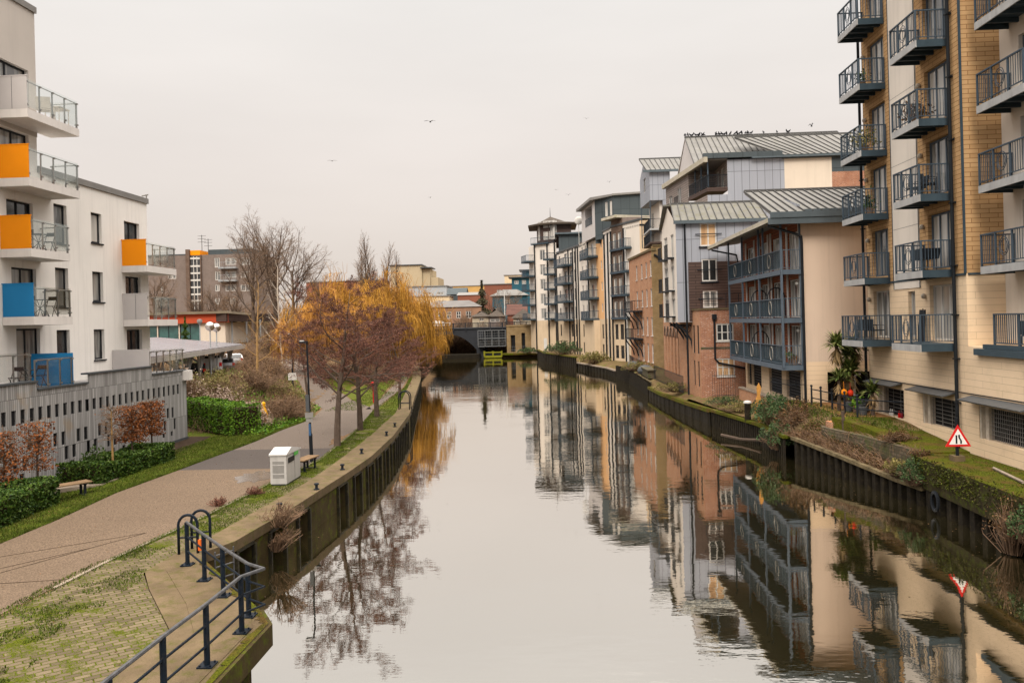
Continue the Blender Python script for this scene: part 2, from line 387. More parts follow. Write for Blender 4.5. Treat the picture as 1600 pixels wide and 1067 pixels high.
SEAM = mat('dark_roof_seam', (.05, .049, .047), .5, .1)
FASCIA_B = mat('blue_grey_fascia', (.085, .105, .118), .5, .12, 1, streak=.3)
FASCIA_P = mat('pale_mossy_fascia', (.42, .38, .31), .6, .15, 1, dirt=(.2, .22, .06), dirt_amt=.5)
TILE = clad('brown_tile_roof', (.065, .05, .038), .25, horiz=True, var=.2, streak=.3)
TILE_R = clad('red_tile_roof', (.10, .045, .034), .25, horiz=True, var=.2)
PIPE = mat('black_drainpipe', (.012, .014, .017), .4, .1)
IRON = mat('black_iron', (.014, .017, .022), .45, .2, 5)
NAVY = mat('navy_painted_steel', (.007, .012, .02), .4, .2, 6, dirt=(.07, .05, .03), dirt_amt=.25)
GALV = mat('worn_steel_rail', (.085, .085, .09), .45, .3, 8, metal=.3)
LF_MOSS = leafmat('moss_tufts', [(.02, .026, .003), (.045, .055, .006), (.08, .09, .01), (.05, .035, .015)])
# ground
def gravel(name, c, speck=.5, s=55, cracks=None):
    b = NB(name); n1 = b.noise(s, 3, rough=.8); n2 = b.noise(.35, 5); n3 = b.noise(6, 4)
    cc = b.mix(b.rng(n1, .38, .64), sc3(c, .5), sc3(c, 1.5)); cc = b.mix(b.rng(n2, .35, .65, 0, .35), cc, sc3(c, .72)); cc = b.mix(b.rng(n3, .4, .7, 0, .22), cc, sc3(c, 1.25))
    b.col(cc); b.rough(.9); b.bump(n1, .35, .01); return b.m
GRAVEL = gravel('buff_gravel_path', (.142, .102, .071), s=24)
GRAVEL2 = GRAVEL
ASPHALT = gravel('grey_brown_asphalt', (.125, .10, .083), s=35)
ASPHALT_D = gravel('patched_grey_asphalt', (.075, .063, .057), s=35)
ROADM = gravel('road_asphalt', (.09, .085, .08), s=20)
EDGING = mat('pale_edging_stone', (.26, .21, .165), .85, .2, 3)
CONC = mat('stained_concrete', (.145, .105, .062), .9, .28, 1.3, bump=.4, bscale=22, dirt=(.065, .07, .01), dirt_amt=.75, fine=.4)
CONC_M = mat('mossy_concrete_side', (.055, .04, .018), .95, .3, 1.4, bump=.4, bscale=18, dirt=(.075, .095, .006), dirt_amt=.95)
PILE_L = mat('wet_dark_piling', (.014, .012, .008), .5, .3, 2, dirt=(.07, .065, .02), dirt_amt=.6, bump=.3, bscale=12, spec=.15)
PILE_R = mat('rusty_dark_piling', (.013, .0105, .0075), .9, .4, 2.5, dirt=(.045, .035, .019), dirt_amt=.6, bump=.3, bscale=10, streak=.5, spec=.1)
MOSS = mossmat()
MOSS_SIDE = mat('mossy_wall_side', (.035, .028, .014), .95, .4, 1.8, bump=.8, bscale=10, dirt=(.06, .08, .006), dirt_amt=.8, spec=.1)
SOIL = mat('dark_soil', (.035, .022, .014), .95, .3, 3, bump=.5)
EARTH = mat('leaf_strewn_earth', (.13, .08, .042), .95, .35, 2.5, bump=.5, bscale=30, dirt=(.05, .06, .018), dirt_amt=.5)
def grassmat():
    b = NB('lawn_turf'); n1 = b.noise(30, 4, rough=.8); n2 = b.noise(.9, 6); n3 = b.noise(3, 4)
    cc = b.mix(b.rng(n1, .35, .65), (.026, .045, .003), (.105, .13, .009)); cc = b.mix(b.rng(n2, .42, .68, 0, .7), cc, (.10, .07, .02)); cc = b.mix(b.rng(n3, .5, .75, 0, .5), cc, (.05, .08, .008))
    b.col(cc); b.rough(.95); b.bump(n1, .7, .03); return b.m
TURF = grassmat()
def pavermat():
    b = NB('mossy_block_paving'); mp_ = b.n('ShaderNodeMapping'); mp_.inputs['Rotation'].default_value = (0, 0, R(-38)); b.l(b.tc, mp_.inputs[0])
    wob = b.noise(1.5, 3); vm = b.n('ShaderNodeVectorMath'); vm.operation = 'ADD'; cb = b.n('ShaderNodeCombineXYZ'); b.l(b.rng(wob, 0, 1, -.05, .05), cb.inputs[1]); b.l(mp_.outputs[0], vm.inputs[0]); b.l(cb.outputs[0], vm.inputs[1])
    q = b.n('ShaderNodeTexBrick'); b.l(vm.outputs[0], q.inputs['Vector']); q.offset = .5
    q.inputs['Scale'].default_value = 1; q.inputs['Brick Width'].default_value = .25; q.inputs['Row Height'].default_value = .145; q.inputs['Mortar Size'].default_value = .013; q.inputs['Mortar Smooth'].default_value = .3
    q.inputs['Color1'].default_value = (.088, .068, .043, 1); q.inputs['Color2'].default_value = (.165, .128, .083, 1); q.inputs['Mortar'].default_value = (.025, .02, .008, 1)
    n1 = b.noise(.75, 5, rough=.7); n2 = b.noise(9, 5, rough=.8); n4 = b.noise(45, 3)
    green = b.mix(b.rng(n4, .35, .65), (.028, .04, .002), (.115, .13, .007))
    mask = b.math('ADD', b.rng(n1, .42, .66), b.rng(n2, .3, .7, -.38, .38)); mask = b.math('ADD', mask, b.math('MULTIPLY', q.outputs['Fac'], .75)); sy_ = b.n('ShaderNodeSeparateXYZ'); b.l(b.tc, sy_.inputs[0]); mask = b.math('ADD', mask, b.rng(sy_.outputs[1], 20, 30, 0, .32))
    cc = b.mix(b.rng(mask, .42, .85), q.outputs[0], green); b.col(cc); b.rough(.95)
    h = b.math('SUBTRACT', b.math('MULTIPLY', b.rng(mask, .5, 1.), b.noise(40, 3)), q.outputs['Fac']); b.bump(h, .8, .03); return b.m
PAVER = pavermat()
def watermat():
    b = NB('calm_river_water'); g = b.n('ShaderNodeBsdfGlossy'); g.inputs['Roughness'].default_value = .012; g.inputs[0].default_value = (.965, .925, .87, 1)
    d = b.n('ShaderNodeBsdfDiffuse'); d.inputs[0].default_value = (.028, .024, .010, 1); lw = b.n('ShaderNodeLayerWeight'); lw.inputs[0].default_value = .5
    ms = b.n('ShaderNodeMixShader'); b.l(b.rng(lw.outputs['Facing'], .4, 1., .66, .94), ms.inputs[0]); b.l(d.outputs[0], ms.inputs[1]); b.l(g.outputs[0], ms.inputs[2]); b.l(ms.outputs[0], b.out.inputs[0])
    a1 = b.noise(1.0, 3, stretch=(1.1, 2.6, 1), rough=.5); a2 = b.noise(4.5, 2, stretch=(1., 2.0, 1)); mk = b.rng(b.noise(.09, 3), .42, .62, .25, 1.)
    a3 = b.noise(.28, 2, stretch=(1, 1.6, 1))
    h = b.math('ADD', b.math('MULTIPLY', a1, .5), b.math('ADD', b.math('MULTIPLY', a2, .10), b.math('MULTIPLY', a3, 1.0))); h = b.math('MULTIPLY', h, mk)
    bp = b.n('ShaderNodeBump'); bp.inputs['Strength'].default_value = 1; bp.inputs['Distance'].default_value = .0105; b.l(h, bp.inputs['Height'])
    b.l(bp.outputs[0], g.inputs['Normal']); return b.m
WATER = watermat()
# plants
BARK = mat('grey_brown_bark', (.085, .062, .048), .9, .3, 6, bump=.5, bscale=25)
BARK_L = mat('pale_bark', (.46, .40, .33), .85, .25, 5)
BARK_Y = mat('ochre_bark', (.28, .17, .07), .85, .25, 5)
BARK_D = mat('bare_twig_brown', (.15, .10, .068), .9, .25, 3)
TWIG_P = leafmat('purple_brown_twigs', [(.055, .024, .018), (.12, .05, .036), (.21, .095, .06)])
TWIG_W = leafmat('golden_willow_strands', [(.22, .10, .014), (.38, .18, .022), (.52, .28, .05), (.30, .135, .018), (.15, .085, .03)])
TWIG_O = leafmat('orange_brown_twigs', [(.30, .14, .03), (.45, .21, .04), (.55, .28, .07)])
TWIG_B = leafmat('mid_brown_twigs', [(.09, .055, .035), (.17, .105, .065), (.25, .16, .1)])
LF_HB = leafmat('dry_russet_leaves', [(.09, .026, .01), (.19, .06, .018), (.30, .11, .035), (.14, .042, .014)])
LF_HEDGE = leafmat('dark_green_leaves', [(.014, .035, .006), (.035, .075, .012), (.09, .14, .022), (.03, .06, .01)], .45)
LF_HEDGE2 = leafmat('bright_green_leaves', [(.03, .085, .006), (.075, .165, .012), (.15, .26, .02), (.05, .12, .008)], .5)
LF_IVY = leafmat('ivy_leaves', [(.02, .045, .015), (.05, .085, .03), (.09, .13, .05)], .45)
LF_FLOWER = leafmat('pale_pink_seed_heads', [(.40, .29, .23), (.56, .44, .36), (.30, .2, .14)])
LF_BROWN = leafmat('withered_brown_leaves', [(.04, .02, .01), (.10, .05, .022), (.19, .10, .045), (.06, .05, .015)])
LF_OLIVE = leafmat('olive_shrub_leaves', [(.09, .085, .02), (.17, .15, .045), (.25, .2, .07)])
LF_GRASS = leafmat('grass_blades', [(.03, .055, .004), (.06, .095, .008), (.10, .13, .014), (.09, .09, .02)], .8)
LF_PALM = leafmat('palm_leaves', [(.05, .085, .018), (.12, .16, .04), (.24, .235, .08)], .45)
LF_PALM_D = leafmat('dead_palm_leaves', [(.20, .13, .06), (.32, .22, .11), (.26, .17, .08)], .7)
LF_CON = leafmat('conifer_needles', [(.035, .04, .02), (.07, .065, .035), (.1, .08, .045)])
# ================================================================ ground, river, left bank
def sm(t): t = max(0, min(1, t)); return t * t * (3 - 2 * t)
def interp(tab, y):
    if y <= tab[0][1]: return tab[0][0]
    for (x0, y0), (x1, y1) in zip(tab, tab[1:]):
        if y <= y1: return x0 + (x1 - x0) * (y - y0) / (y1 - y0)
    return tab[-1][0]
BANK = [(-8.9, 19.6), (-8.5, 20.6), (-8.19, 24.3), (-8.07, 27.1), (-7.93, 30.2), (-7.86, 33.7), (-8.15, 40), (-9.07, 49.7), (-10.7, 61), (-13.4, 80), (-17.5, 105), (-22, 150)]
def zl(x, y):      # height of the left bank
    z = 1.2 - .28 * sm((-15.2 - x) / 4)
    z += 1.4 * sm((y - 47) / 16) * sm((-19 - x) / 6)
    z += 2.6 * sm((y - 84) / 22) * sm((-20 - x) / 8)
    return z + 2.2 * sm((y - 128) / 18) * sm((-21 - x) / 6) * (1 - .6 * sm((-20 - x) / 30))
mb = MB(); ys = [-30, 0, 12, 19.6] + [20 + 2 * i for i in range(65)] + [152, 165, 200, 300, 600]
cols = [0, .5, 1.5, 3, 4.5, 6, 7, 8, 9.5, 11, 12.5, 14, 16, 18, 21, 25, 30, 40, 60, 120, 400]
for iy, y in enumerate(ys):
    xb = interp([(b[0] - .75, b[1]) for b in BANK], y)
    for c in cols: mb.v.append((xb - c, y, zl(xb - c, y) - .012))
for i in range(len(ys) - 1):
    for j in range(len(cols) - 1):
        a = i * len(cols) + j; mb.f.append((a + 1, a, a + len(cols), a + len(cols) + 1))
struct('ground', mb, EARTH, smooth=True)
# far land beyond the bridge and behind the right bank
mb = MB(); mb.prism([(-22.2, 168), (600, 168), (600, 900), (-22.2, 900)], .2, 1.6); struct('far_ground', mb, EARTH)
mb = MB(); mb.quad((-60, -30, 0), (60, -30, 0), (60, 210, 0), (-60, 210, 0)); struct('river_water', mb, WATER)

def strip(name, left, right, material, z=.0):
    """a surface between two plan lines, draped on the bank"""
    mb = MB(); yy = sorted({round(p[1], 2) for p in left + right})
    y0, y1 = max(left[0][1], right[0][1]), min(left[-1][1], right[-1][1])
    yy = [y for y in yy if y0 <= y <= y1]; ex = []
    for a, b in zip(yy, yy[1:]):
        k = max(1, int((b - a) / 1.5)); ex += [a + (b - a) * i / k for i in range(k)]
    ex.append(yy[-1]); nn = 8
    for y in ex:
        xl, xr = interp(left, y), interp(right, y)
        for i in range(nn + 1):
            x = xl + (xr - xl) * i / nn; mb.v.append((x, y, zl(x, y) + z))
    for i in range(len(ex) - 1):
        for j in range(nn):
            a = i * (nn + 1) + j; mb.f.append((a, a + 1, a + nn + 2, a + nn + 1))
    return struct(name, mb, material, smooth=True)
PL = [(-15.2, 2), (-14.95, 20.6), (-15.0, 23.2), (-15.3, 27), (-15.1, 31), (-14.8, 38.7), (-14.9, 42.9), (-14.7, 47.6), (-15.8, 53.8), (-20.8, 66), (-27, 80), (-32, 92)]
PR = [(-11.4, 2), (-11.2, 15.4), (-11.05, 18.9), (-10.65, 22.8), (-10.35, 28.3), (-9.95, 33.1), (-10.76, 43.3), (-11.9, 52), (-12.8, 54.5), (-15.5, 60), (-18.2, 68), (-24, 80), (-29, 92)]
INNER = [(-7.3, 2), (-7.2, 14.4), (-8.85, 16.8), (-9.6, 18.0), (-9.5, 18.8), (-9.25, 22.3), (-9.15, 24.8), (-8.97, 27.5), (-8.95, 31), (-9.05, 33.8), (-9.34, 40.6), (-10.08, 50.9), (-11.6, 61), (-14.3, 80), (-18.4, 105)]
def cut(tab, y0, y1): return [(interp(tab, y0), y0)] + [p for p in tab if y0 < p[1] < y1] + [(interp(tab, y1), y1)]
strip('gravel_path', cut(PL, 2, 31.2), cut(PR, 2, 31.2), GRAVEL)
strip('asphalt_patch', cut(PL, 31.2, 36.2), cut(PR, 31.2, 36.2), ASPHALT_D)
strip('asphalt_path', cut(PL, 36.2, 92), cut(PR, 36.2, 92), ASPHALT)
strip('riverside_path', [(-12.6, 52.8), (-12.9, 58), (-14.9, 74), (-17.6, 90), (-20.6, 108)], [(-11.6, 50.9), (-12.4, 58), (-13.4, 70), (-16.2, 90), (-19.2, 108)], ASPHALT)
strip('lawn', [(-22, 2), (-21.5, 20), (-21.5, 43), (-21, 46), (-20.5, 50)], [(a - .02, b) for a, b in cut(PL, 2, 50)], TURF, -.004)
strip('block_paving', [(a + .1, b) for a, b in cut(PR, 2, 52)], cut(INNER, 2, 52), PAVER, .004)
strip('verge_turf', [(a + .1, b) for a, b in [(-11.9, 52), (-12.3, 58), (-13.2, 70), (-16, 90), (-19, 108)]], cut(INNER, 52, 108), TURF, .0)
strip('island_turf', [(-12.85, 54.6), (-15.4, 60), (-18.1, 68), (-23.9, 80), (-25, 84)], [(-12.75, 54.6), (-13.2, 60), (-14.4, 68), (-16, 80), (-16.6, 84)], TURF, .0)
# pale edging line between path and blocks
mb = MB(); e = cut(PR, 17, 45); yy = [17 + i for i in range(29)]
for a, b in zip(yy, yy[1:]):
    xa, xb = interp(e, a), interp(e, b); mb.hexa([(xa, a, 1.1), (xa + .1, a, 1.1), (xb + .1, b, 1.1), (xb, b, 1.1), (xa, a, 1.222), (xa + .1, a, 1.222), (xb + .1, b, 1.222), (xb, b, 1.222)])
struct('path_edging', mb, EDGING)
mb = MB()
for pts in ([(-13.6, 17.2), (-11.4, 21.6), (-15.1, 18.6)], [(-12.1, 20.2), (-14.9, 16.4)], [(-11.2, 17.6), (-14.0, 17.1)]):
    for a, b in zip(pts, pts[1:]):
        f = Fr(a, b); f.box(mb, 0, f.len, 1.198, 1.206, -.012, .012)
struct('path_joint', mb, SOIL)
strip('planting_bed_ground', [(-20.1, 20), (-20.1, 43)], [(-17.6, 20), (-17.9, 27), (-18.2, 30), (-17.4, 34), (-17.9, 38), (-18.9, 43)], SOIL, .006)
mb = MB(); mb.prism([(-18.9, 27.6), (-16.9, 28.9), (-16.9, 30.0), (-18.9, 29.4)], .8, 1.15); struct('bench_pad_paving', mb, EDGING)

def puddle(name, cx, cy, rx, ry, m_):
    mb = MB(); n = 28; mb.v += [(cx + rx * math.cos(6.283 * i / n) * (1 + .2 * math.sin(i * 2.3)), cy + ry * math.sin(6.283 * i / n) * (1 + .25 * math.sin(i * 1.7)), 1.2065) for i in range(n)]; mb.f.append(tuple(range(n))); return struct(name, mb, m_)
WET = mat('wet_patch', (.13, .105, .085), .12, .2, 3, spec=.6)
x, y = az(398, 746, 1.2); puddle('wet_patch', x, y + .2, .75, 1.1, WET)
x, y = az(560, 690, 1.2); puddle('wet_patch', x - 1.0, y + 1, .5, 1.8, WET)
# concrete coping along the quay, wall with dark fender slots below it
mb = MB(); pts = [p for p in BANK if p[1] <= 110]
inn = [(interp(INNER, y), y) for x, y in pts]
for (a, b, c, d) in zip(pts, pts[1:], inn, inn[1:]):
    mb.hexa([(*c, .93), (*a, .93), (*b, .93), (*d, .93), (*c, 1.215), (*a, 1.205), (*b, 1.205), (*d, 1.215)])
struct('quay_coping', mb, CONC)
wall = MB(); rib = MB(); k = 0
far = [(p[0] - .04, p[1]) for p in BANK if p[1] >= 19.6]
s_acc = 0
for a, b in zip(far, far[1:]):
    fr = Fr(a, b); holes = []; s = (1.2 - s_acc) % 2.05
    while s < fr.len - .5 and a[1] < 110: holes.append((s, s + .95, -.6, .9)); s += 2.05
    s_acc = (s_acc + fr.len) % 2.05
    sheet(wall, fr, 0, fr.len, -1.5, 1.0, holes, 0, .42)
    for h in holes:
        for e0 in (h[0] - .1, h[1]):
            fr.box(rib, e0, e0 + .1, -1.2, .86, -.02, .10)
        fr.box(rib, h[0] - .04, h[1] + .04, .84, .92, -.02, .06)
        wall.quad(fr.P(h[0], -.42, -1), fr.P(h[1], -.42, -1), fr.P(h[1], -.42, 1), fr.P(h[0], -.42, 1))
t = thing('quay_wall', 'mossy quay wall of the park bank with a row of dark fender slots above the water', 'wall', (-8, 30, 0))
wall.build('wall_face', CONC_M, t); rib.build('slot_rims', PILE_L, t)

# projecting platform at the near corner
t = thing('landing_platform', 'mossy concrete landing platform jutting over the water beneath the navy handrail', 'platform', (-7, 15, 1.2))
mb = MB(); mb.prism([(-7.35, 2), (-5.5, 2), (-5.5, 14.8), (-5.95, 15.55), (-8.55, 18.9), (-8.95, 19.9), (-9.3, 20.3), (-9.55, 19.6), (-9.62, 18.1), (-8.9, 16.9), (-7.25, 14.5)], .82, 1.212); mb.build('deck_slab', CONC, t)
mb = MB(); mb.prism([(-6.6, 2), (-5.72, 2), (-5.72, 14.6), (-6.05, 15.3), (-8.62, 18.55), (-9.1, 18.1), (-7.6, 15.9), (-6.75, 14.4), (-6.6, 13.6)], 1.15, 1.225); mb.build('raised_kerb', CONC, t)
mb = MB(); ed = [(-5.5, 2), (-5.5, 14.8), (-5.95, 15.55), (-8.55, 18.9)]; wi = [.22, .16, .2, .12]; nrm = [(-1, 0), (-.9, -.4), (-.85, -.55), (-.7, -.6)]
for i in range(3):
    n_ = 14
    for k in range(n_):
        f0, f1 = k / n_, (k + 1) / n_; L2 = lambda f: (ed[i][0] + (ed[i + 1][0] - ed[i][0]) * f, ed[i][1] + (ed[i + 1][1] - ed[i][1]) * f)
        a, b = L2(f0), L2(f1); w0 = .13 + .07 * math.sin(i * 3 + k * 2.1) + .03 * math.sin(k * 5.3); w1 = .13 + .07 * math.sin(i * 3 + (k + 1) * 2.1) + .03 * math.sin((k + 1) * 5.3)
        if k == n_ - 1: w1 = .12
        if k == 0: w0 = .12
        u0, u1 = nrm[i], nrm[i + 1]; mb.quad((a[0] + u0[0] * w0, a[1] + u0[1] * w0, 1.229), (a[0], a[1], 1.229), (b[0], b[1], 1.229), (b[0] + u1[0] * w1, b[1] + u1[1] * w1, 1.229))
mb.build('moss_fringe', MOSS, t)
mb = MB(); mb.prism([(-9.6, 2), (-5.75, 2), (-5.75, 14.55), (-6.15, 15.2), (-8.9, 18.8), (-9.6, 19)], -1, .818); mb.build('under_wall', CONC_M, t)
mb = MB(); mb.prism([(-5.497, 2), (-5.43, 2), (-5.43, 14.83), (-5.9, 15.62), (-5.95, 15.56), (-5.497, 14.8)], .80, 1.205); mb.build('mossy_edge', CONC_M, t)

# handrail
P_ = [(-8.79, 18.51), (-7.87, 17.37), (-7.0, 16.32), (-6.02, 15.18), (-5.84, 14.38), (-5.86, 12.95), (-5.92, 11.6), (-5.95, 10.2), (-5.95, 8.8)]
t = thing('handrail', 'navy three rail handrail turning the corner of the landing platform', 'railing', (-6, 15, 1.2))
for i, (x, y) in enumerate(P_):
    p = MB(); p.cyl(x, y, 1.2, 2.24, .05, 10); a = p.build('post', NAVY, t, smooth=False)
    q = MB(); q.box(x - .13, x + .13, y - .13, y + .13, 1.226, 1.25)
    for dx in (-.09, .09):
        for dy in (-.09, .09): q.cyl(x + dx, y + dy, 1.25, 1.275, .018, 6)
    q.build('base_plate', NAVY, a)
line = P_[:4] + [(-5.58, 14.86)] + P_[4:]
for zz, rr, m_ in ((2.24, .034, GALV), (1.90, .022, NAVY), (1.56, .022, NAVY)):
    p = MB(); p.tube([(x, y, zz) for x, y in line], rr, 8); p.build('rail', m_, t, smooth=False)

# escape ladder hoops
t = thing('ladder_hoops', 'pair of black hooped grab rails topping the ladder by the platform', 'ladder', (-9, 19.8, 1.2))
def hoops(t, bx, by, ux, uy, gap, w=.5, h=.98):
    for k in (0, 1):
        ox, oy = bx - uy * gap * k * -1, by + ux * gap * k * 1
        arc = [(ox, oy, 1.2)] + [(ox + ux * (w / 2 - w / 2 * math.cos(a)), oy + uy * (w / 2 - w / 2 * math.cos(a)), 1.2 + h - w / 2 + w / 2 * math.sin(a)) for a in [math.pi * i / 10 for i in range(11)]] + [(ox + ux * w, oy + uy * w, .9)]
        p = MB(); p.tube(arc, .035, 8); a = p.build('hoop', NAVY, t, smooth=True)
        q = MB(); q.tube([(ox, oy, 1.62), (ox + ux * w, oy + uy * w, 1.62)], .022, 6); q.build('cross_bar', NAVY, a)
hoops(t, -9.45, 19.45, .88, .2, .55)
p = MB()
for i in range(5): p.tube([(-8.62, 19.65, 1.1 - .3 * i), (-8.35, 20.15, 1.1 - .3 * i)], .02, 6)
for q in ((-8.62, 19.65), (-8.35, 20.15)): p.tube([(*q, 1.2), (*q, -.4)], .022, 6)
p.build('rungs', GALV, t)
p = MB(); p.tube([(-8.96, 19.55, 1.28), (-8.96, 19.55, 1.55)], .045, 8); p.build('orange_sleeve', mat('orange_tape', (.6, .12, .02), .5), t)
x, y = az(640, 640, 1.2)
t = thing('ladder_hoops', 'far black hooped grab rails on the quay edge where the willow begins', 'ladder', (x - .2, y, 1.2))
hoops(t, x - .7, y, 1, 0, .55, .7, 1.2)
# mooring pins
for i, (px, py, nm) in enumerate([(437, 797, 'behind the twiggy weeds'), (496, 765, 'fourth before the far hoops'), (535, 734, 'level with the first riverside tree'), (565, 709, 'by the second riverside tree'), (604, 681, 'second one before the far hoops'), (617, 667, 'beside the far hoops')]):
    x, y = az(px, py, 1.2); x = min(x, interp(BANK, y) - .15)
    p = MB(); p.lathe(x, y, [(.10, 1.205), (.10, 1.24), (.05, 1.25), (.05, 1.36), (.09, 1.38), (.09, 1.42), (.04, 1.44)], 10)
    tag(p.build('mooring_pin', IRON), 'black mooring pin on the park quay coping, ' + nm, 'mooring pin', 'mooring pins on the park quay')

# ================================================================ white apartment building, left
XW = -21.8; Y0 = 14; YT = 33.02; YE = 42.2; ZR = 13.72; ZT = 20.55; ZP = 4.72
t = AB = thing('apartment_building', 'white rendered riverside flats with orange and blue balcony panels above a grey boarded podium', 'building', (XW, 30, 1))
fw = Fr((XW, Y0), (XW, YE)); S = lambda y: y - Y0
def hpx(x0, x1, ztop, zbot): # window by pixel columns at their top line
    return (x0, x1, zbot, ztop)
wins = []   # (y0,y1,z0,z1,kind)
def hy(px, py): return ax(px, py, XW)[0]
levels = [15.55, 12.85, 9.98, 7.25, 4.75]   # deck levels
# doors behind column A
for z0, ya, yb in ((15.6, 30.1, 32.55), (12.85, 30.7, 32.5), (10.0, 31.0, 32.65), (7.25, 31.2, 32.75), (4.74, 31.4, 32.9)):
    wins.append((ya, yb, z0, z0 + 2.3, 'door')); wins.append((ya - 5.5, yb - 5.3, z0, z0 + 2.3, 'door'))
for z1 in (12.55, 9.72, 6.95):
    wins.append((34.05, 35.0, z1 - 1.75 if z1 > 7 else z1 - 2.15, z1, 'win'))
    wins.append((36.9, 37.8, z1 - 1.45, z1, 'win')); wins.append((27.2, 28.1, z1 - 1.45, z1, 'win'))
for z1 in (12.5, 9.66, 6.9):
    wins.append((39.85, 41.35, z1 - 2.2, z1, 'door'))
wall = MB(); low = [(S(a), S(b), c, d) for a, b, c, d, k in wins]
sheet(wall, fw, 0, fw.len, 1.0, ZR, low, 0, .2)
sheet(wall, fw, 0, S(YT), ZR, ZT, [h for h in low if h[3] > ZR], 0, .2)
e1 = Fr((XW, YE), (XW - 16, YE)); sheet(wall, e1, 0, 16, 1, ZR, [], 0)
e2 = Fr((XW, YT), (XW - 16, YT)); sheet(wall, e2, 0, 16, ZR, ZT, [], 0)
e3 = Fr((XW - 16, Y0), (XW, Y0)); sheet(wall, e3, 0, 16, 1, ZT, [], 0)
e4 = Fr((XW - 16, YE), (XW - 16, Y0)); sheet(wall, e4, 0, e4.len, 1, ZR, [], 0)
wall.quad((XW, YT, ZR), (XW, YE, ZR), (XW - 16, YE, ZR), (XW - 16, YT, ZR)); wall.quad((XW, Y0, ZT), (XW, YT, ZT), (XW - 16, YT, ZT), (XW - 16, Y0, ZT))
wall.build('wall', WHITE, t)
p = MB(); sheet(p, fw, 0, S(YT) + .02, 15.2, ZT - .02, [h for h in low if h[3] > 15.2], .02, 0, edge=.018); p.build('upper_storey_facing', WHITE_UP, t)
p = MB(); fw.box(p, S(YT) - .02, fw.len + .06, ZR - .02, ZR + .26, -.3, .09); p.box(XW - 16, XW - .3, YE - .2, YE + .09, ZR - .02, ZR + .25)
p.build('roof_coping', COPING_G, t)
p = MB(); fw.box(p, 0, S(YT) + .07, ZT - .04, ZT + .22, -.3, .1); p.build('tower_coping', COPING_G, t)
p = MB(); p.tube([(XW + .05, YE - .1, ZR + .26), (XW + .05, YE - .1, ZR + .46)], .04, 6); p.tube([(XW - .2, YE - .1, ZR + .4), (XW + .15, YE - .1, ZR + .46)], .04, 6); p.build('roof_vent', COPING_G, t)
for (ya, yb, c, d, k) in wins:
    if k == 'door': window(fw, (S(ya), S(yb), c, d), t, DARKF, rnd.choice([GLASS_D, GLASS_M, GLASS_M]) if ya < 39 else GLASS_D, 1, 0, .2, .07, name='glazed_door')
    else: window(fw, (S(ya), S(yb), c, d), t, DARKF, rnd.choice([GLASS_M, GLASS_D, GLASS_C]), 0, 0, .2, .08, sill=True)
    if k == 'win':   # open casement leaf
        pass
def glassrail(par, fr, s0, s1, zd, d, n, h=1.12, ends=True):
    g = MB(); g.hexa([fr.P(s0, d + .006, zd + .1), fr.P(s1, d + .006, zd + .1), fr.P(s1, d - .006, zd + .1), fr.P(s0, d - .006, zd + .1), fr.P(s0, d + .006, zd + h + .08), fr.P(s1, d + .006, zd + h + .08), fr.P(s1, d - .006, zd + h + .08), fr.P(s0, d - .006, zd + h + .08)])
    a = g.build('glass_balustrade', RAILGL, par)
    p = MB()
    for i in range(n + 1):
        s = s0 + (s1 - s0) * i / n; fr.box(p, s - .025, s + .025, zd, zd + h + .02, d - .075, d - .03)
        for zz in (.14, h - .06): fr.box(p, s - .045, s + .045, zd + zz, zd + zz + .06, d - .028, d + .03)
    p.tube([fr.P(s0, d - .05, zd + h), fr.P(s1, d - .05, zd + h)], .024, 6)
    p.build('steel_rail', STEEL, a)
def balcony_left(y0, y1, zd, panel, n=3, proj=1.3, side_far=False):
    f = MB(); fw.box(f, S(y0), S(y1), zd - .33, zd, .012, proj); b = f.build('balcony', SLAB, t)
    f = MB(); near = Fr((XW, y0), (XW + proj, y0))
    near.box(f, .03, proj - .01, zd + .003, zd + 1.3, -.035, 0); near.box(f, .0, proj + .012, zd + 1.3, zd + 1.34, -.05, .012); f.build('end_panel', panel, b)
    if panel is GREYP:
        f = MB(); near.box(f, proj * .52, proj * .52 + .015, zd + .01, zd + 1.3, .002, .006); f.build('panel_joint', COPING_D, b)
    glassrail(b, fw, S(y0) + .06, S(y1) - .05, zd, proj - .04, n)
    farf = Fr((XW, y1 - .06), (XW + proj, y1 - .06)); glassrail(b, farf, .1, proj - .1, zd, 0, 1)
    return b
balcony_left(30.5, 33.95, 15.72, GREYP, 4, 1.32)
balcony_left(30.5, 33.9, 13.0, ORANGE, 4, 1.32)
balcony_left(30.55, 33.1, 10.2, ORANGE)
balcony_left(30.6, 33.15, 7.5, BLUEP)
for yy in (18.5, 24.9):
    balcony_left(yy, yy + 2.5, 7.5, ORANGE); balcony_left(yy, yy + 2.5, 10.2, BLUEP); balcony_left(yy, yy + 2.5, 13.0, ORANGE); balcony_left(yy, yy + 2.5, 15.72, GREYP)
yb0, yb1 = ax(228, 385, -20.5)[0], ax(275, 400, -20.5)[0]
balcony_left(yb0, yb1, 10.15, ORANGE, 4); balcony_left(yb0, yb1, 7.4, GREYP, 4)
# small wall vents
for y_, z_ in ((34.3, 13.05), (34.4, 10.2), (34.5, 7.45)):
    p = MB(); fw.box(p, S(y_), S(y_) + .22, z_, z_ + .1, .002, .03); p.build('air_vent', COPING_G, t)
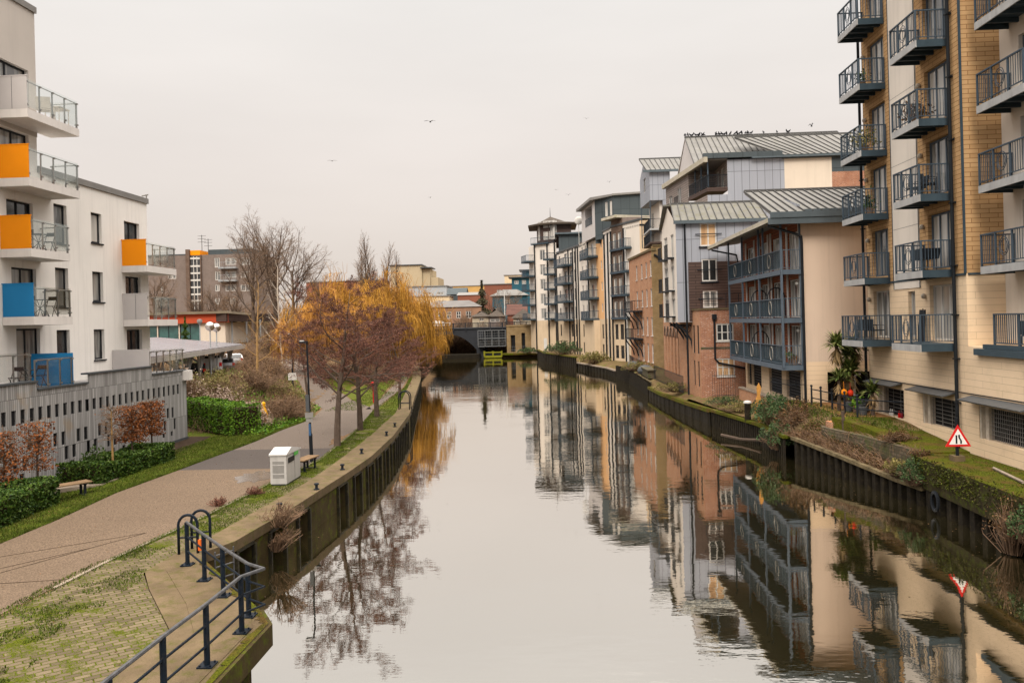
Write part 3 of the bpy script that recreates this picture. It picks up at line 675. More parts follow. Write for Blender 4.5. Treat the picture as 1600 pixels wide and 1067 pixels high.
# podium: boarded wall with slots
XP = -19.9; PE = 42.3; fp = Fr((XP, Y0), (XP, PE)); SP = lambda y: y - Y0
Z3 = []
def slot(px, py0, py1, w=.26):
    y0, za = ax(px, py0, XP); y1, zb = ax(px, py1, XP); Z3.append((SP(y0) - w / 2, SP(y0) + w / 2, min(za, zb), max(za, zb)))
for x, a, b in [(20, 300, 382), (75, 291, 375), (127, 283, 362), (177, 276, 350), (225, 267, 343), (272, 260, 333), (317, 253, 325), (361, 246, 316), (404, 238, 308), (444, 232, 300), (484, 226, 293),
                (307, 415, 490), (352, 405, 480), (436, 388, 460), (477, 378, 450), (63, 470, 545), (165, 440, 515), (215, 430, 505), (370, 485, 560), (412, 475, 548), (491, 455, 525), (85, 560, 640), (137, 545, 625), (345, 578, 610), (401, 563, 593), (470, 543, 570), (122, 640, 678)]:
    slot(x / 3.556, 560 + a / 3.556, 560 + b / 3.556)
for x, a, b in [(32, 275, 352), (78, 268, 346), (124, 262, 337), (168, 254, 330), (211, 246, 322), (253, 238, 313), (294, 232, 305), (333, 226, 298), (371, 220, 290), (409, 210, 283), (446, 206, 277), (482, 200, 270), (516, 196, 264), (549, 189, 258), (582, 184, 252), (613, 178, 246),
                (70, 450, 535), (115, 440, 525), (543, 345, 415), (576, 338, 410), (133, 530, 610), (178, 522, 600), (523, 433, 505), (590, 415, 490), (41, 557, 640), (28, 660, 690), (106, 635, 675), (167, 620, 655), (238, 600, 635), (571, 505, 537), (515, 520, 550), (606, 480, 565)]:
    slot(140 + x / 4.44, 560 + a / 4.44, 560 + b / 4.44, .24)
for y in [15 + .95 * i for i in range(15)]: Z3.append((SP(y), SP(y) + .26, 3.4, 4.1))
keep = []
for h in Z3:
    if not any(h[0] < k_[1] + .05 and h[1] > k_[0] - .05 and h[2] < k_[3] + .05 and h[3] > k_[2] - .05 for k_ in keep): keep.append(h)
YN0, YN1 = ax(58, 612, XP)[0], ax(137, 597, XP)[0]   # notch in the parapet with the terrace rail
YM = ax(237, 576, XP)[0]
zA = ax(58, 597, XP)[1]; zN = ax(100, 604, XP)[1]; zB = ax(190, 579, XP)[1]; zC = ax(260, 583, XP)[1]
mb = MB(); top_segs = [(Y0, YN0, zA), (YN0, YN1, zN), (YN1, YM, zB), (YM, PE, zC)]
for a, b, z1 in top_segs: sheet(mb, fp, SP(a), SP(b), .5, z1, keep, 0, .05)
ef = Fr((XP, PE), (XP - 3, PE)); sheet(mb, ef, 0, 3, .5, zC, [], 0); mb.quad((XP, Y0, zN - .02), (XP, PE, zN - .02), (XW + .01, PE, zN - .02), (XW + .01, Y0, zN - .02))
mb.build('podium_cladding', BOARDS, t)
p = MB(); fp.box(p, .1, fp.len - .1, .6, 4.4, -.10, -.05); p.build('slot_backing', DARK, t)
p = MB()
for a, b, z1 in top_segs: fp.box(p, SP(a) + .004, SP(b) - .004, z1, z1 + .07, -.3, .06)
p.build('podium_coping', COPING_D, t)
p = MB(); fp.box(p, 0, fp.len, .55, 1.05, .01, .05); p.build('plinth', COPING_D, t)
for a, b, z1 in ((YM, PE, zC),):
    glassrail(t, fp, SP(a) + .1, SP(b) - .05, z1 + .05, -.1, 5, 1.1)
glassrail(t, fp, SP(ax(8, 600, XP)[0]), SP(YN0), zA + .02, -.25, 2, 1.05); glassrail(t, fp, SP(YN0), SP(YN1) - 1.0, zN, -.02, 3, 1.15)
p = MB(); nf = Fr((XW, YN1 - 1.0), (XP, YN1 - 1.0)); nf.box(p, .1, 1.88, zN, zN + 1.35, -.04, 0); p.build('terrace_screen', BLUEP, t)
p = MB(); nf = Fr((XW, YM - .2), (XP, YM - .2)); nf.box(p, .02, 1.88, zC, zC + 1.3, -.04, 0); p.build('terrace_screen', GREYP, t)
p = MB(); p.box(XP - .1, XP + .35, PE - .45, PE + .02, zC - .5, zC + .02); p.build('terrace_end_block', SLAB, t)
# bistro furniture on the balconies
def bistro(x, y, z, lab, lab2):
    g = 'folding bistro sets on the white balconies'
    def chair(cx, cy, l, m_=IRON):
        r = thing('folding_chair', l, 'chair', (cx, cy, z), g)
        q = MB(); q.box(cx - .2, cx + .2, cy - .19, cy + .19, z + .44, z + .46); q.build('seat', m_, r)
        q = MB(); q.box(cx - .2, cx + .2, cy + .17, cy + .19, z + .70, z + .86); q.build('backrest', m_, r)
        for sx_ in (-.18, .18):
            q = MB(); q.tube([(cx + sx_, cy - .2, z), (cx + sx_, cy + .18, z + .86)], .014, 5); q.tube([(cx + sx_, cy + .2, z), (cx + sx_, cy - .16, z + .45)], .014, 5); q.build('leg', m_, r)
    r = thing('bistro_table', lab, 'table', (x, y, z), g)
    q = MB(); q.lathe(x, y, [(.32, z + .70), (.32, z + .72)], 14); q.build('tabletop', IRON, r)
    for a in (0, 1):
        q = MB(); s_ = .25 if a else -.25; q.tube([(x + s_, y - .2, z), (x - s_, y + .2, z + .7)], .014, 5); q.tube([(x + s_, y + .2, z), (x - s_, y - .2, z + .7)], .014, 5); q.build('leg', IRON, r)
    chair(x - .1, y - .62, lab2 + ', nearer the panel'); chair(x + .05, y + .62, lab2 + ', nearer the far rail')
bistro(-21.1, 31.9, 10.2, 'black bistro table on the lower orange balcony of the white flats', 'black folding chair on the lower orange balcony')
bistro(-21.1, 31.9, 7.5, 'black bistro table on the blue panelled balcony', 'black folding chair on the blue panelled balcony')
bistro(-20.9, YN0 + 1.0, zN + .03, 'black bistro table on the podium terrace before the blue screen', 'black folding chair on the podium terrace')
def armchair(name, lab, x, y, z, m_, grp=None, rot=0., w=.55):
    r = thing(name, lab, 'chair', (x, y, z), grp)
    q = MB(); q.box(x - w / 2, x + w / 2, y - .25, y + .25, z + .40, z + .45); q.build('seat', m_, r)
    q = MB(); q.hexa([(x - w / 2, y + .22, z + .45), (x + w / 2, y + .22, z + .45), (x + w / 2, y + .27, z + .45), (x - w / 2, y + .27, z + .45), (x - w / 2, y + .32, z + .9), (x + w / 2, y + .32, z + .9), (x + w / 2, y + .36, z + .9), (x - w / 2, y + .36, z + .9)]); q.build('backrest', m_, r)
    for sx_ in (-1, 1):
        q = MB(); xx = x + sx_ * w / 2; q.tube([(xx, y - .24, z), (xx, y - .24, z + .64), (xx, y + .28, z + .66)], .018, 5); q.build('armrest', m_, r)
        q = MB(); q.tube([(xx, y + .26, z), (xx, y + .24, z + .42)], .018, 5); q.build('leg', m_, r)
    r.rotation_euler = (0, 0, rot); return r
WCH = mat('pale_plastic', (.62, .57, .5), .6)
armchair('garden_chair', 'cream plastic chair on the topmost white balcony', -21.0, 32.4, 15.74, WCH, None, R(200))
r = thing('garden_table', 'cream plastic table on the topmost white balcony', 'table', (-21.0, 33.2, 15.74))
q = MB(); q.box(-21.35, -20.65, 32.85, 33.6, 16.42, 16.46); q.build('tabletop', WCH, r)
for dx in (-.3, .3):
    for dy in (-.33, .33): q = MB(); q.tube([(-21 + dx, 33.22 + dy, 15.74), (-21 + dx, 33.22 + dy, 16.42)], .02, 5); q.build('leg', WCH, r)
# ================================================================ right bank ground and quay
QR = [(12.8, -30), (12.75, 22), (12.74, 28.4), (12.4, 29.9), (11.7, 33.5), (10.98, 37.2), (10.75, 37.7), (10.72, 42.7), (9.75, 50.2), (9.15, 56), (8.5, 64.2), (8.2, 70.5), (8.0, 84), (6.6, 98), (3.4, 112), (-1.5, 131), (-2.8, 146), (-3, 160)]
def zr(x, y):
    b = interp(QR, y); t = x - b
    lo = interp([(.62, 28.5), (.8, 31.5), (1.12, 37)], y)
    if y > 66: lo = 1.3
    hi = 1.66 if y < 30 else 1.66 + .5 * sm((y - 30) / 5)
    if y > 44: hi = 2.16 - .85 * sm((y - 44) / 3)
    if y < 29.3: return 1.64
    if y > 56: return .82 + .43 * sm((t - .3) / 1.2)
    return lo + (hi - lo) * sm((t - .5) / 1.4)
mb = MB(); ys = [-30, 0, 15, 22, 26, 29.2, 29.35] + [30 + i for i in range(40)] + [72 + 4 * i for i in range(24)] + [175]
cols = [.25, .5, .8, 1.1, 1.5, 1.9, 2.3, 2.8, 3.6, 5, 8, 14, 25, 60, 300]
for y in ys:
    xb = interp(QR, y)
    for c in cols:
        z = zr(xb + c, y); z += .05 * math.sin(c * 9 + y * 3.1) * math.sin(y * 1.7 + c) if 29.5 < y < 60 and .4 < c < 3 else 0
        mb.v.append((xb + c, y, z))
for i in range(len(ys) - 1):
    for j in range(len(cols) - 1):
        a = i * len(cols) + j; mb.f.append((a, a + 1, a + len(cols) + 1, a + len(cols)))
def bankmat():
    b = NB('brown_bank_earth'); n1 = b.noise(1.6, 7, rough=.75); n2 = b.noise(22, 4); n3 = b.noise(.8, 4)
    cc = b.mix(b.rng(n2, .3, .7), (.07, .042, .02), (.20, .13, .065)); cc = b.mix(b.rng(n1, .5, .62), cc, b.mix(b.rng(n2, .35, .65), (.05, .07, .008), (.12, .15, .02))); cc = b.mix(b.rng(n3, .55, .7, 0, .6), cc, (.23, .15, .09))
    b.col(cc); b.rough(.95); b.bump(n2, .7, .04); return b.m
struct('right_bank_ground', mb, bankmat(), smooth=True)
def piles(name, lab, pts, ztops, capm=CONC_M, pm=PILE_R, pitch=.55, cap=.32, cz=.12, dep=.2, top_fn=None):
    t = thing(name, lab, 'quay wall', (pts[0][0], pts[0][1], 0)); mb = MB(); cb = MB()
    if not isinstance(ztops, (list, tuple)): ztops = [ztops] * len(pts)
    for a, b, za_, zb_ in zip(pts, pts[1:], ztops, ztops[1:]):
        ztop = (za_ + zb_) / 2; slope = lambda s_: zb_ + (za_ - zb_) * s_ / fr.len
        fr = Fr(b, a)   # outward = towards the river
        n = max(1, round(fr.len / pitch)); w = fr.len / n
        for i in range(n):
            s = i * w; jit = rnd.uniform(-.05, .05) if top_fn else 0; zt = slope(s + w / 2) + jit - .03
            q = [(s, -dep), (s + w * .22, -dep), (s + w * .38, 0), (s + w * .78, 0), (s + w * .94, -dep), (s + w, -dep)]
            for (s0, d0), (s1, d1) in zip(q, q[1:]): mb.quad(fr.P(s0, d0, -1), fr.P(s1, d1, -1), fr.P(s1, d1, zt), fr.P(s0, d0, zt))
        if cap: cb.hexa([fr.P(-.03, .06, slope(0) - cz), fr.P(fr.len + .03, .06, slope(fr.len) - cz), fr.P(fr.len + .03, -cap, slope(fr.len) - cz), fr.P(-.03, -cap, slope(0) - cz), fr.P(-.03, .06, slope(0) + .02), fr.P(fr.len + .03, .06, slope(fr.len) + .02), fr.P(fr.len + .03, -cap, slope(fr.len) + .02), fr.P(-.03, -cap, slope(0) + .02)])
        else:
            fr.box(cb, 0, fr.len, ztop - .3, ztop - .02, -dep - .1, -dep - .005)
    mb.build('sheet_piles', pm, t); cb.build('capping', capm, t); return t
CAPT = mat('pale_edged_timber_cap', (.13, .10, .055), .9, .4, 2, dirt=(.30, .25, .16), dirt_amt=.4)
piles('quay_piling', 'dark corrugated sheet piling below the thick mossy ledge and road sign', [(12.78, 14), (12.75, 22), (12.74, 28.4)], .72, cap=0, pitch=.75)
piles('quay_piling', 'dark sheet piling with a timber capping along the weedy brown slope', [(12.74, 28.42), (12.4, 29.9), (11.7, 33.5), (10.95, 37.4)], [.66, .72, .95, 1.14], CAPT)
piles('quay_piling', 'upright dark boards edging the garden with the orange fish panel', [(10.72, 37.9), (10.72, 42.7), (9.75, 50.2)], [1.12, 1.08, 1.0], MOSS, pitch=.32, dep=.08)
piles('quay_piling', 'grey planked quay boards under the corner of the red brick house', [(9.7, 50.4), (9.15, 56), (8.5, 64.2), (8.28, 70.2)], [1.0, .9, .8, .8], MOSS, pitch=1.7, dep=.06, cz=.2)
piles('quay_piling', 'tall pale edged timber piles before the sooty brick warehouse', [(8.25, 70.3), (8.0, 84), (7.2, 92.5)], [1.15, 1.35, 1.5], CAPT, pitch=.62, dep=.3, cap=0, top_fn=1)
piles('quay_piling', 'low dark quay with a pale stone edge far along the white flats', [(7.15, 92.8), (6.6, 98), (3.4, 112)], .85, EDGING, pitch=1.4, dep=.1)
piles('quay_piling', 'blackened tall quay boards at the river bend before the round tower', [(3.2, 112.6), (-.2, 126), (-1.5, 131), (-2.8, 146)], 1.6, MOSS, pitch=1.1, dep=.15)
# near mossy ledge with concrete face
t = thing('mossy_ledge', 'thick moss covered concrete ledge under the barred windows, carrying the road sign', 'ledge', (13, 25, 1.6))
LP = [(12.7, 2), (12.68, 14), (12.62, 20), (12.6, 22), (12.66, 25.5), (12.72, 28.4), (13.1, 29.0), (13.7, 30.4), (14.84, 30.7), (14.84, 2)]
mb = MB(); mb.prism(LP[::-1], .66, 1.66); mb.build('concrete_face', MOSS_SIDE, t)
mb = MB(); n = len(LP); mb.v += [(x + (.0 if i < 7 else 0), y, 1.668) for i, (x, y) in enumerate(LP[::-1])]; mb.f.append(tuple(range(n))); mb.build('moss_top', MOSS, t)
t = thing('rubble_wall', 'low mossy rubble retaining wall behind the brown weedy slope', 'wall', (13, 32, 1))
mb = MB()
for a, b in zip([(13.1, 29.1), (13.15, 30.6), (12.75, 33.5), (12.1, 36.3)], [(13.15, 30.6), (12.75, 33.5), (12.1, 36.3), (12.5, 38)]):
    fr = Fr(b, a); zt = 1.72; mb.hexa([fr.P(0, .14, .8), fr.P(fr.len, .14, .8), fr.P(fr.len, -.16, .8), fr.P(0, -.16, .8), fr.P(0, .12, zt), fr.P(fr.len, .12, zt), fr.P(fr.len, -.16, zt), fr.P(0, -.16, zt)])
mb.build('stonework', STONEW, t)
mb = MB(); mb.prism([(13.25, 29.3), (14.84, 29.3), (14.84, 35.6), (13.2, 36.0), (12.3, 36.0), (12.85, 33.6), (13.25, 30.6)], lambda x, y: 1, lambda x, y: 1.72 + .48 * sm((y - 30.5) / 5))
o = struct('moss_verge', mb, MOSS)
mb = MB(); mb.prism([(12.9, 36.02), (14.84, 35.62), (16.4, 38.3), (16.4, 42.1), (13.0, 42.1)], 1, 2.19); struct('yard_ground', mb, mat('orange_leaf_litter', (.24, .12, .05), .95, .4, 4, bump=.5, bscale=30, dirt=(.06, .06, .01), dirt_amt=.5))

# ================================================================ near right apartment block
t = B1 = thing('apartment_block', 'tall riverside block in ochre boarding with stacked blue steel balconies and a beige base', 'building', (14.85, 30, 1.6))
XR = 14.85; YF = 38.2; YR = 29.25; XS = 16.2
fr = Fr((XR, YF), (XR, YR)); SR = lambda y: YF - y       # river face, far part
frb = Fr((XR, YF), (XR, 8)); fs_ = Fr((XR, YR), (XS, YR)); f3 = Fr((XS, YR), (XS, 8)); S3 = lambda y: YR - y
fend = Fr((XR + 14, YF), (XR, YF)); ZTOP = 26.5
decks = [19.75, 16.9, 13.98, 11.2, 8.38, 5.64]
w1 = []; w2 = []; w3 = []
for i, z in enumerate([22.6] + decks):
    w1.append((SR(37.5), SR(35.75), z + .02, z + 2.12)); w2.append((SR(32.05), SR(30.15), z + .02, z + 2.15))
small = (SR(33.95), SR(33.3), 5.75, 7.62)
base = [(SR(37.3), SR(34.6), 2.22, 3.45), (SR(32.9), SR(30.15), 2.3, 3.45), (SR(28.65), SR(25.4), 2.3, 3.45), (SR(23.9), SR(20.8), 2.3, 3.45)]
mb = MB(); allh = w1 + w2 + [small]
sheet(mb, fr, 0, fr.len, 5.5, 8.1, allh, 0, .2); sheet(mb, frb, 0, frb.len, 1.6, 5.5, base, 0, .35)
sheet(mb, fs_, 0, fs_.len, 5.5, 8.1, [], 0); sheet(mb, f3, 0, f3.len, 5.5, 5.7, [], 0)
sheet(mb, fend, 0, 14, 1.6, 8.1, [], 0)
mb.quad((XR, YR, 5.5), (XS, YR, 5.5), (XS, 8, 5.5), (XR, 8, 5.5)); mb.build('block_wall', BEIGE_B, t)
mb = MB(); sheet(mb, fr, 0, fr.len, 8.1, ZTOP, allh, 0, .2); sheet(mb, fs_, 0, fs_.len, 8.1, ZTOP, [], 0); sheet(mb, fend, 0, 14, 8.1, ZTOP, [], 0)
mb.quad((XR, YF, ZTOP), (XR, YR, ZTOP), (XR + 14, YR, ZTOP), (XR + 14, YF, ZTOP)); mb.build('boarded_wall', CLAD_O, t)
mb = MB(); sheet(mb, fr, SR(35.2), SR(32.75), 7.75, ZTOP - .1, [], .03, 0, edge=.028); mb.build('render_panel', WHITE_R, t)
mb = MB()
for z in (10.3, 13.0, 15.9, 18.7, 21.6): fr.box(mb, SR(35.19), SR(32.76), z, z + .012, .031, .034)
for s in (SR(35.2), SR(32.78)): fr.box(mb, s - .02, s + .02, 7.75, ZTOP - .1, .03, .045)
fr.box(mb, 0, fr.len, 8.05, 8.12, .002, .05); fs_.box(mb, .05, fs_.len, 8.05, 8.12, .002, .05)
fr.box(mb, fr.len - .05, fr.len + .04, 8.12, ZTOP, .002, .06); mb.build('metal_trim', FASC, t)
h3 = []
for z in decks: h3.append((S3(28.1), S3(25.6), z + .02, z + 2.15)); h3.append((S3(22.5), S3(20), z + .02, z + 2.15))
mb = MB(); sheet(mb, f3, 0, f3.len, 5.7, ZTOP, h3, 0, .2); mb.build('rendered_wall', WHITE_R, t)
for h in w1 + w2: window(fr, h, t, BSTEEL2 if h[2] > 8 else PALEF, rnd.choice([GLASS_M, GLASS_C, GLASS_C]), 2, 0, .2, .07, name='balcony_door')
for h in h3: window(f3, h, t, BSTEEL2, rnd.choice([GLASS_M, GLASS_D]), 2, 0, .2, .07, name='balcony_door')
window(fr, small, t, PALEF, GLASS_M, 0, 0, .2, .06)
for h in base:
    p = MB(); frb.box(p, h[0] + .45, h[1] - .01, h[2] + .02, h[3] - .02, -.34, -.30); b = p.build('barred_opening', DARK, t)
    p = MB(); n = int((h[1] - h[0] - .5) / (.12 if h[0] > SR(29) else .6))
    for i in range(n + 1): s = h[0] + .5 + (h[1] - h[0] - .52) * i / n; frb.box(p, s - .008, s + .008, h[2] + .02, h[3] - .02, -.20, -.184)
    for i in range(8): z = h[2] + .05 + (h[3] - h[2] - .1) * i / 7; frb.box(p, h[0] + .46, h[1] - .01, z - .008, z + .008, -.182, -.17)
    p.build('grille', COPING_G, b)
    p = MB(); frb.box(p, h[0] + .02, h[0] + .12, h[2], h[3], -.32, -.02); frb.box(p, h[0] + .24, h[0] + .44, h[2], h[3], -.33, -.1); p.build('jamb_board', BARK_L, b)
    p = MB(); a0, a1 = h[0] - .45, h[1] - .1 if h[0] < SR(30) else h[1] + .1
    p.hexa([frb.P(a0, .5, h[3] + .14), frb.P(a1, .5, h[3] + .14), frb.P(a1, .0, h[3] + .26), frb.P(a0, .0, h[3] + .26), frb.P(a0, .52, h[3] + .18), frb.P(a1, .52, h[3] + .18), frb.P(a1, .0, h[3] + .31), frb.P(a0, .0, h[3] + .31)])
    p.build('canopy_shelf', COPING_D, b)
def steel_balcony(f, s0, s1, zd, par, proj=1.15, solid_left=False, ring=True, dense=.115, name='balcony', rail_h=1.06, mid=True):
    """deck with steel fascia, railing with corner posts, ring ornament; f is the wall frame, s0..s1 along it"""
    d = MB(); f.box(d, s0 + .03, s1 - .03, zd - .09, zd, .02, proj - .03); dk = d.build(name, FASC, par)
    e = MB(); f.box(e, s0, s1, zd - .28, zd - .02, proj - .03, proj + .02); e.build('fascia', FASC_L, dk)
    for q0 in (s0, s1 - .05): e = MB(); f.box(e, q0, q0 + .05, zd - .28, zd - .02, .02, proj - .032); e.build('side_beam', FASC, dk)
    for i in range(3): e = MB(); q = s0 + (s1 - s0) * (i + .7) / 3.4; f.box(e, q - .05, q + .05, zd - .24, zd - .092, .0, proj - .04); e.build('joist', FASC, dk)
    e = MB(); r = .03; H_ = zd + rail_h
    for q in (s0 + .04, s1 - .04, s0 + (s1 - s0) * .33, s0 + (s1 - s0) * .68): f.box(e, q - r, q + r, zd - .03, H_, proj - .045, proj + .015)
    f.box(e, s0 + .01, s1 - .01, H_, H_ + .045, proj - .05, proj + .02); f.box(e, s0 + .07, s1 - .07, zd + .08, zd + .11, proj - .035, proj + .005)
    for q in (s0 + .04, s1 - .04):
        f.box(e, q - .025, q + .025, H_, H_ + .045, .02, proj - .052); f.box(e, q - .015, q + .015, zd + .08, zd + .11, .02, proj - .046)
        f.box(e, q - r, q + r, zd - .03, H_, .03, .08)
    e.build('railing', BSTEEL, dk)
    e = MB(); L_ = s1 - s0; a, b_ = s0 + .08, s0 + L_ * .33 - .03; c0, c1 = s0 + L_ * .68 + .03, s1 - .08
    def bars(x0, x1):
        n = max(1, int((x1 - x0) / dense))
        for i in range(1, n): q = x0 + (x1 - x0) * i / n; f.box(e, q - .009, q + .009, zd + .11, H_, proj - .025, proj - .007)
    bars(a, b_); bars(c0, c1)
    m0, m1 = s0 + L_ * .33 + .03, s0 + L_ * .68 - .03
    if ring:
        cx_ = (m0 + m1) / 2; cz_ = (zd + .11 + H_) / 2
        for rr in (.27, .20): e.tube([f.P(cx_ + rr * math.cos(a_), proj - .016, cz_ + rr * 1.15 * math.sin(a_)) for a_ in [math.pi * i / 10 for i in range(21)]], .014, 5, False)
        for q in ((m0, cz_, cx_ - .27, cz_), (cx_ + .27, cz_, m1, cz_)): e.tube([f.P(q[0], proj - .016, q[1]), f.P(q[2], proj - .016, q[3])], .012, 5)
        for dz in (-1, 1): e.tube([f.P(cx_, proj - .016, cz_ + dz * .31), f.P(cx_, proj - .016, zd + .11 if dz < 0 else H_)], .012, 5)
    else: bars(m0, m1)
    for q in (s0 + .04, s1 - .04):
        n = int(proj / dense)
        for i in range(1, n): dd = .08 + (proj - .13) * i / n; f.box(e, q - .009, q + .009, zd + .11, H_, dd - .009, dd + .009)
    e.build('balusters', BSTEEL, dk); return dk
for i, z in enumerate([22.6] + decks):
    if i < 6:
        steel_balcony(fr, SR(37.95), SR(35.6), z - .07, t); steel_balcony(fr, SR(32.38), SR(30.15), z - .07, t)
    steel_balcony(f3, S3(28.65), S3(25.85), z - .07, t) if i < 6 and z > 6 else None
steel_balcony(fr, SR(37.95), SR(35.6), decks[-1] - .07, t, proj=1.3); steel_balcony(fr, SR(32.5), SR(30.05), decks[-1] - .07, t, proj=1.3)
p = MB(); frb.box(p, SR(28.6), SR(9), 5.22, 5.44, .002, .16); frb.box(p, SR(28.2), SR(9), 5.45, 5.6, -.1, .05); dk = p.build('terrace_edge', FASC, t)
p = MB(); s = SR(27.6)
while s < SR(18): frb.box(p, s - .012, s + .012, 5.68, 6.6, -.06, -.036); s += .12
for s in (SR(27.62), SR(26.2), SR(24.9), SR(23.4), SR(22)): frb.box(p, s - .03, s + .03, 5.6, 6.62, -.08, -.02)
frb.box(p, SR(27.65), SR(18), 6.6, 6.65, -.085, -.015); frb.box(p, SR(27.6), SR(18), 5.64, 5.68, -.07, -.03); p.build('terrace_railing', BSTEEL, dk)
# drainpipes
for y, l in ((38.28, 0), (29.9, 1)):
    p = MB(); p.tube([(XR - .12, y, 1.7), (XR - .12, y, ZTOP)], .065, 10); pi = p.build('drainpipe', PIPE, t)
    p = MB()
    for z in [2.2, 3.4, 5.0, 6.6] + [8.4 + 2.3 * k for k in range(7)]: p.box(XR - .2, XR - .01, y - .09, y + .09, z, z + .05); p.tube([(XR - .12, y, z + .03), (XR - .12, y - .3, z + .03)], .018, 5)
    p.build('bracket', PIPE, pi)
p = MB(); p.tube([(XR - .05, 38.1, 3.75), (XR - .05, 8, 3.95)], .022, 6); p.build('wall_cable', IRON, t)
for z in decks:
    for y in (38.05, 32.4):
        p = MB(); p.ball((XR - .08, y - .2 if y > 35 else y, z + 1.75), .1, 5, (1, 1, 1.1)); p.build('wall_lamp', BARK_L, t)
# things standing on those balconies
armchair('balcony_chair', 'dark slatted chair on the third ring balcony down beside the tall drainpipe', 14.3, 30.7, 11.14, IRON, None, R(70)); armchair('balcony_chair', 'dark steel chair facing it on the same third balcony by the drainpipe', 14.3, 31.7, 11.14, IRON, None, R(-80))
armchair('balcony_chair', 'black wicker chair on the lowest balcony above the palms', 14.3, 36.0, 5.58, IRON, None, R(40), .65); armchair('balcony_chair', 'second black wicker chair on the lowest balcony, against the drainpipe side', 14.3, 37.2, 5.58, IRON, None, R(-30), .65)
r = thing('barbecue', 'folded black barbecue on the ring balcony above the small window', 'barbecue', (14.3, 31, 8.31))
q = MB(); q.hexa([(14.0, 30.7, 8.75), (14.6, 30.7, 8.75), (14.6, 31.6, 8.75), (14.0, 31.6, 8.75), (13.95, 30.6, 9.15), (14.65, 30.6, 9.15), (14.65, 31.7, 9.15), (13.95, 31.7, 9.15)]); q.build('firebox', IRON, r)
for a in ((14.05, 30.8), (14.55, 30.8), (14.05, 31.5), (14.55, 31.5)): q = MB(); q.tube([(*a, 8.31), (*a, 8.75)], .02, 5); q.build('leg', IRON, r)
def potplant(lab, x, y, z, h, m_=LF_IVY, n=120, w=.3, grp=None, pot=.16):
    r = thing('potted_plant', lab, 'plant', (x, y, z), grp); q = MB(); q.lathe(x, y, [(pot * .75, z), (pot, z + pot * 1.7)], 10); q.build('pot', BARK_D, r)
    q = MB()
    for i in range(n): q.leaf((x + rnd.gauss(0, w * .5), y + rnd.gauss(0, w * .5), z + pot * 1.7 + min(1.2, abs(rnd.gauss(.3, .3))) * h), rnd.uniform(.04, .09))
    q.build('foliage', m_, r)
potplant('leafy plant trailing on the second far balcony from the frame top', 14.1, 36.1, 13.91 - 0, .9, LF_OLIVE, 260, .5)
potplant('tall twiggy plant in the corner of the third far balcony, under the leafy one', 14.2, 36.0, 11.13, .8, LF_IVY, 160)
potplant('brown climbing plant behind the bars of the second ring balcony by the drainpipe', 14.15, 31.3, 13.91, .8, LF_BROWN, 320, .5)
potplant('small dark plant on the highest far balcony in view', 14.15, 36.4, 16.83, .6, LF_IVY, 90)
r = thing('balcony_table', 'round dark table between chairs on the wide terrace past the road sign', 'table', (15.6, 25.4, 5.5))
q = MB(); q.lathe(15.6, 25.2, [(.4, 6.2), (.4, 6.24)], 14); q.build('tabletop', IRON, r); q = MB(); q.tube([(15.6, 25.2, 5.5), (15.6, 25.2, 6.2)], .035, 6); q.build('pedestal', IRON, r)
armchair('terrace_chair', 'black steel chair on the terrace, nearer the beige corner', 15.5, 26.4, 5.5, IRON, None, R(20)); armchair('terrace_chair', 'black steel chair on the terrace, nearer the frame edge', 15.5, 24.3, 5.5, IRON, None, R(160))
p = MB(); p.tube([(14.6, 32.1, 5.57), (14.6, 32.1, 6.9)], .02, 5); p.hexa([(14.45, 31.8, 5.6), (14.5, 31.8, 5.6), (14.5, 32.3, 5.6), (14.45, 32.3, 5.6), (14.55, 31.85, 6.85), (14.6, 31.85, 6.85), (14.6, 32.3, 6.85), (14.55, 32.3, 6.85)])
tag(p.build('folded_lounger', IRON), 'dark folded lounger leaning behind the lowest balcony rail next to the drainpipe', 'chair')

# road sign on its post
t = thing('road_sign', 'red bordered triangular road narrows sign on a black post set on the mossy ledge', 'sign', (13.25, 28.1, 1.66))
sy = 27.75; sx = ay(1497, 700, sy)[0]
p = MB(); p.box(sx - .18, sx + .18, sy - .1, sy + .26, 1.66, 1.86); p.build('concrete_foot', CONC, t)
p = MB(); p.tube([(sx, sy + .06, 1.8), (sx, sy + .06, 3.15)], .055, 10); p.build('post', PIPE, t)
zb = ay(1497, 677, sy)[1] - 0; w_ = .36
def trip(mb, k, y0, y1, cz): # triangle plate
    v = [(-k, -k * .58), (k, -k * .58), (0, k * 1.15)]; n = len(mb.v); mb.v += [(sx + a, y0, cz + b) for a, b in v] + [(sx + a, y1, cz + b) for a, b in v]
    mb.f += [(n, n + 1, n + 2), (n + 5, n + 4, n + 3)] + [(n + i, n + 3 + i, n + 3 + (i + 1) % 3, n + (i + 1) % 3) for i in range(3)]
cz_ = ay(1497, 690, sy)[1] + .09; SR_ = .60 / 1.0 * .9
p = MB(); trip(p, .43, sy - .02, sy, cz_); a = p.build('sign_plate', mat('sign_red', (.60, .02, .02), .4, .03), t)
p = MB(); trip(p, .305, sy - .026, sy - .021, cz_); p.build('white_field', mat('sign_white', (.78, .76, .74), .4, .02), a)
p = MB()
def bar(x0, z0, x1, z1, w=.035): p.hexa([(sx + x0 - w, sy - .032, cz_ + z0), (sx + x0 + w, sy - .032, cz_ + z0), (sx + x0 + w, sy - .027, cz_ + z0), (sx + x0 - w, sy - .027, cz_ + z0), (sx + x1 - w, sy - .032, cz_ + z1), (sx + x1 + w, sy - .032, cz_ + z1), (sx + x1 + w, sy - .027, cz_ + z1), (sx + x1 - w, sy - .027, cz_ + z1)])
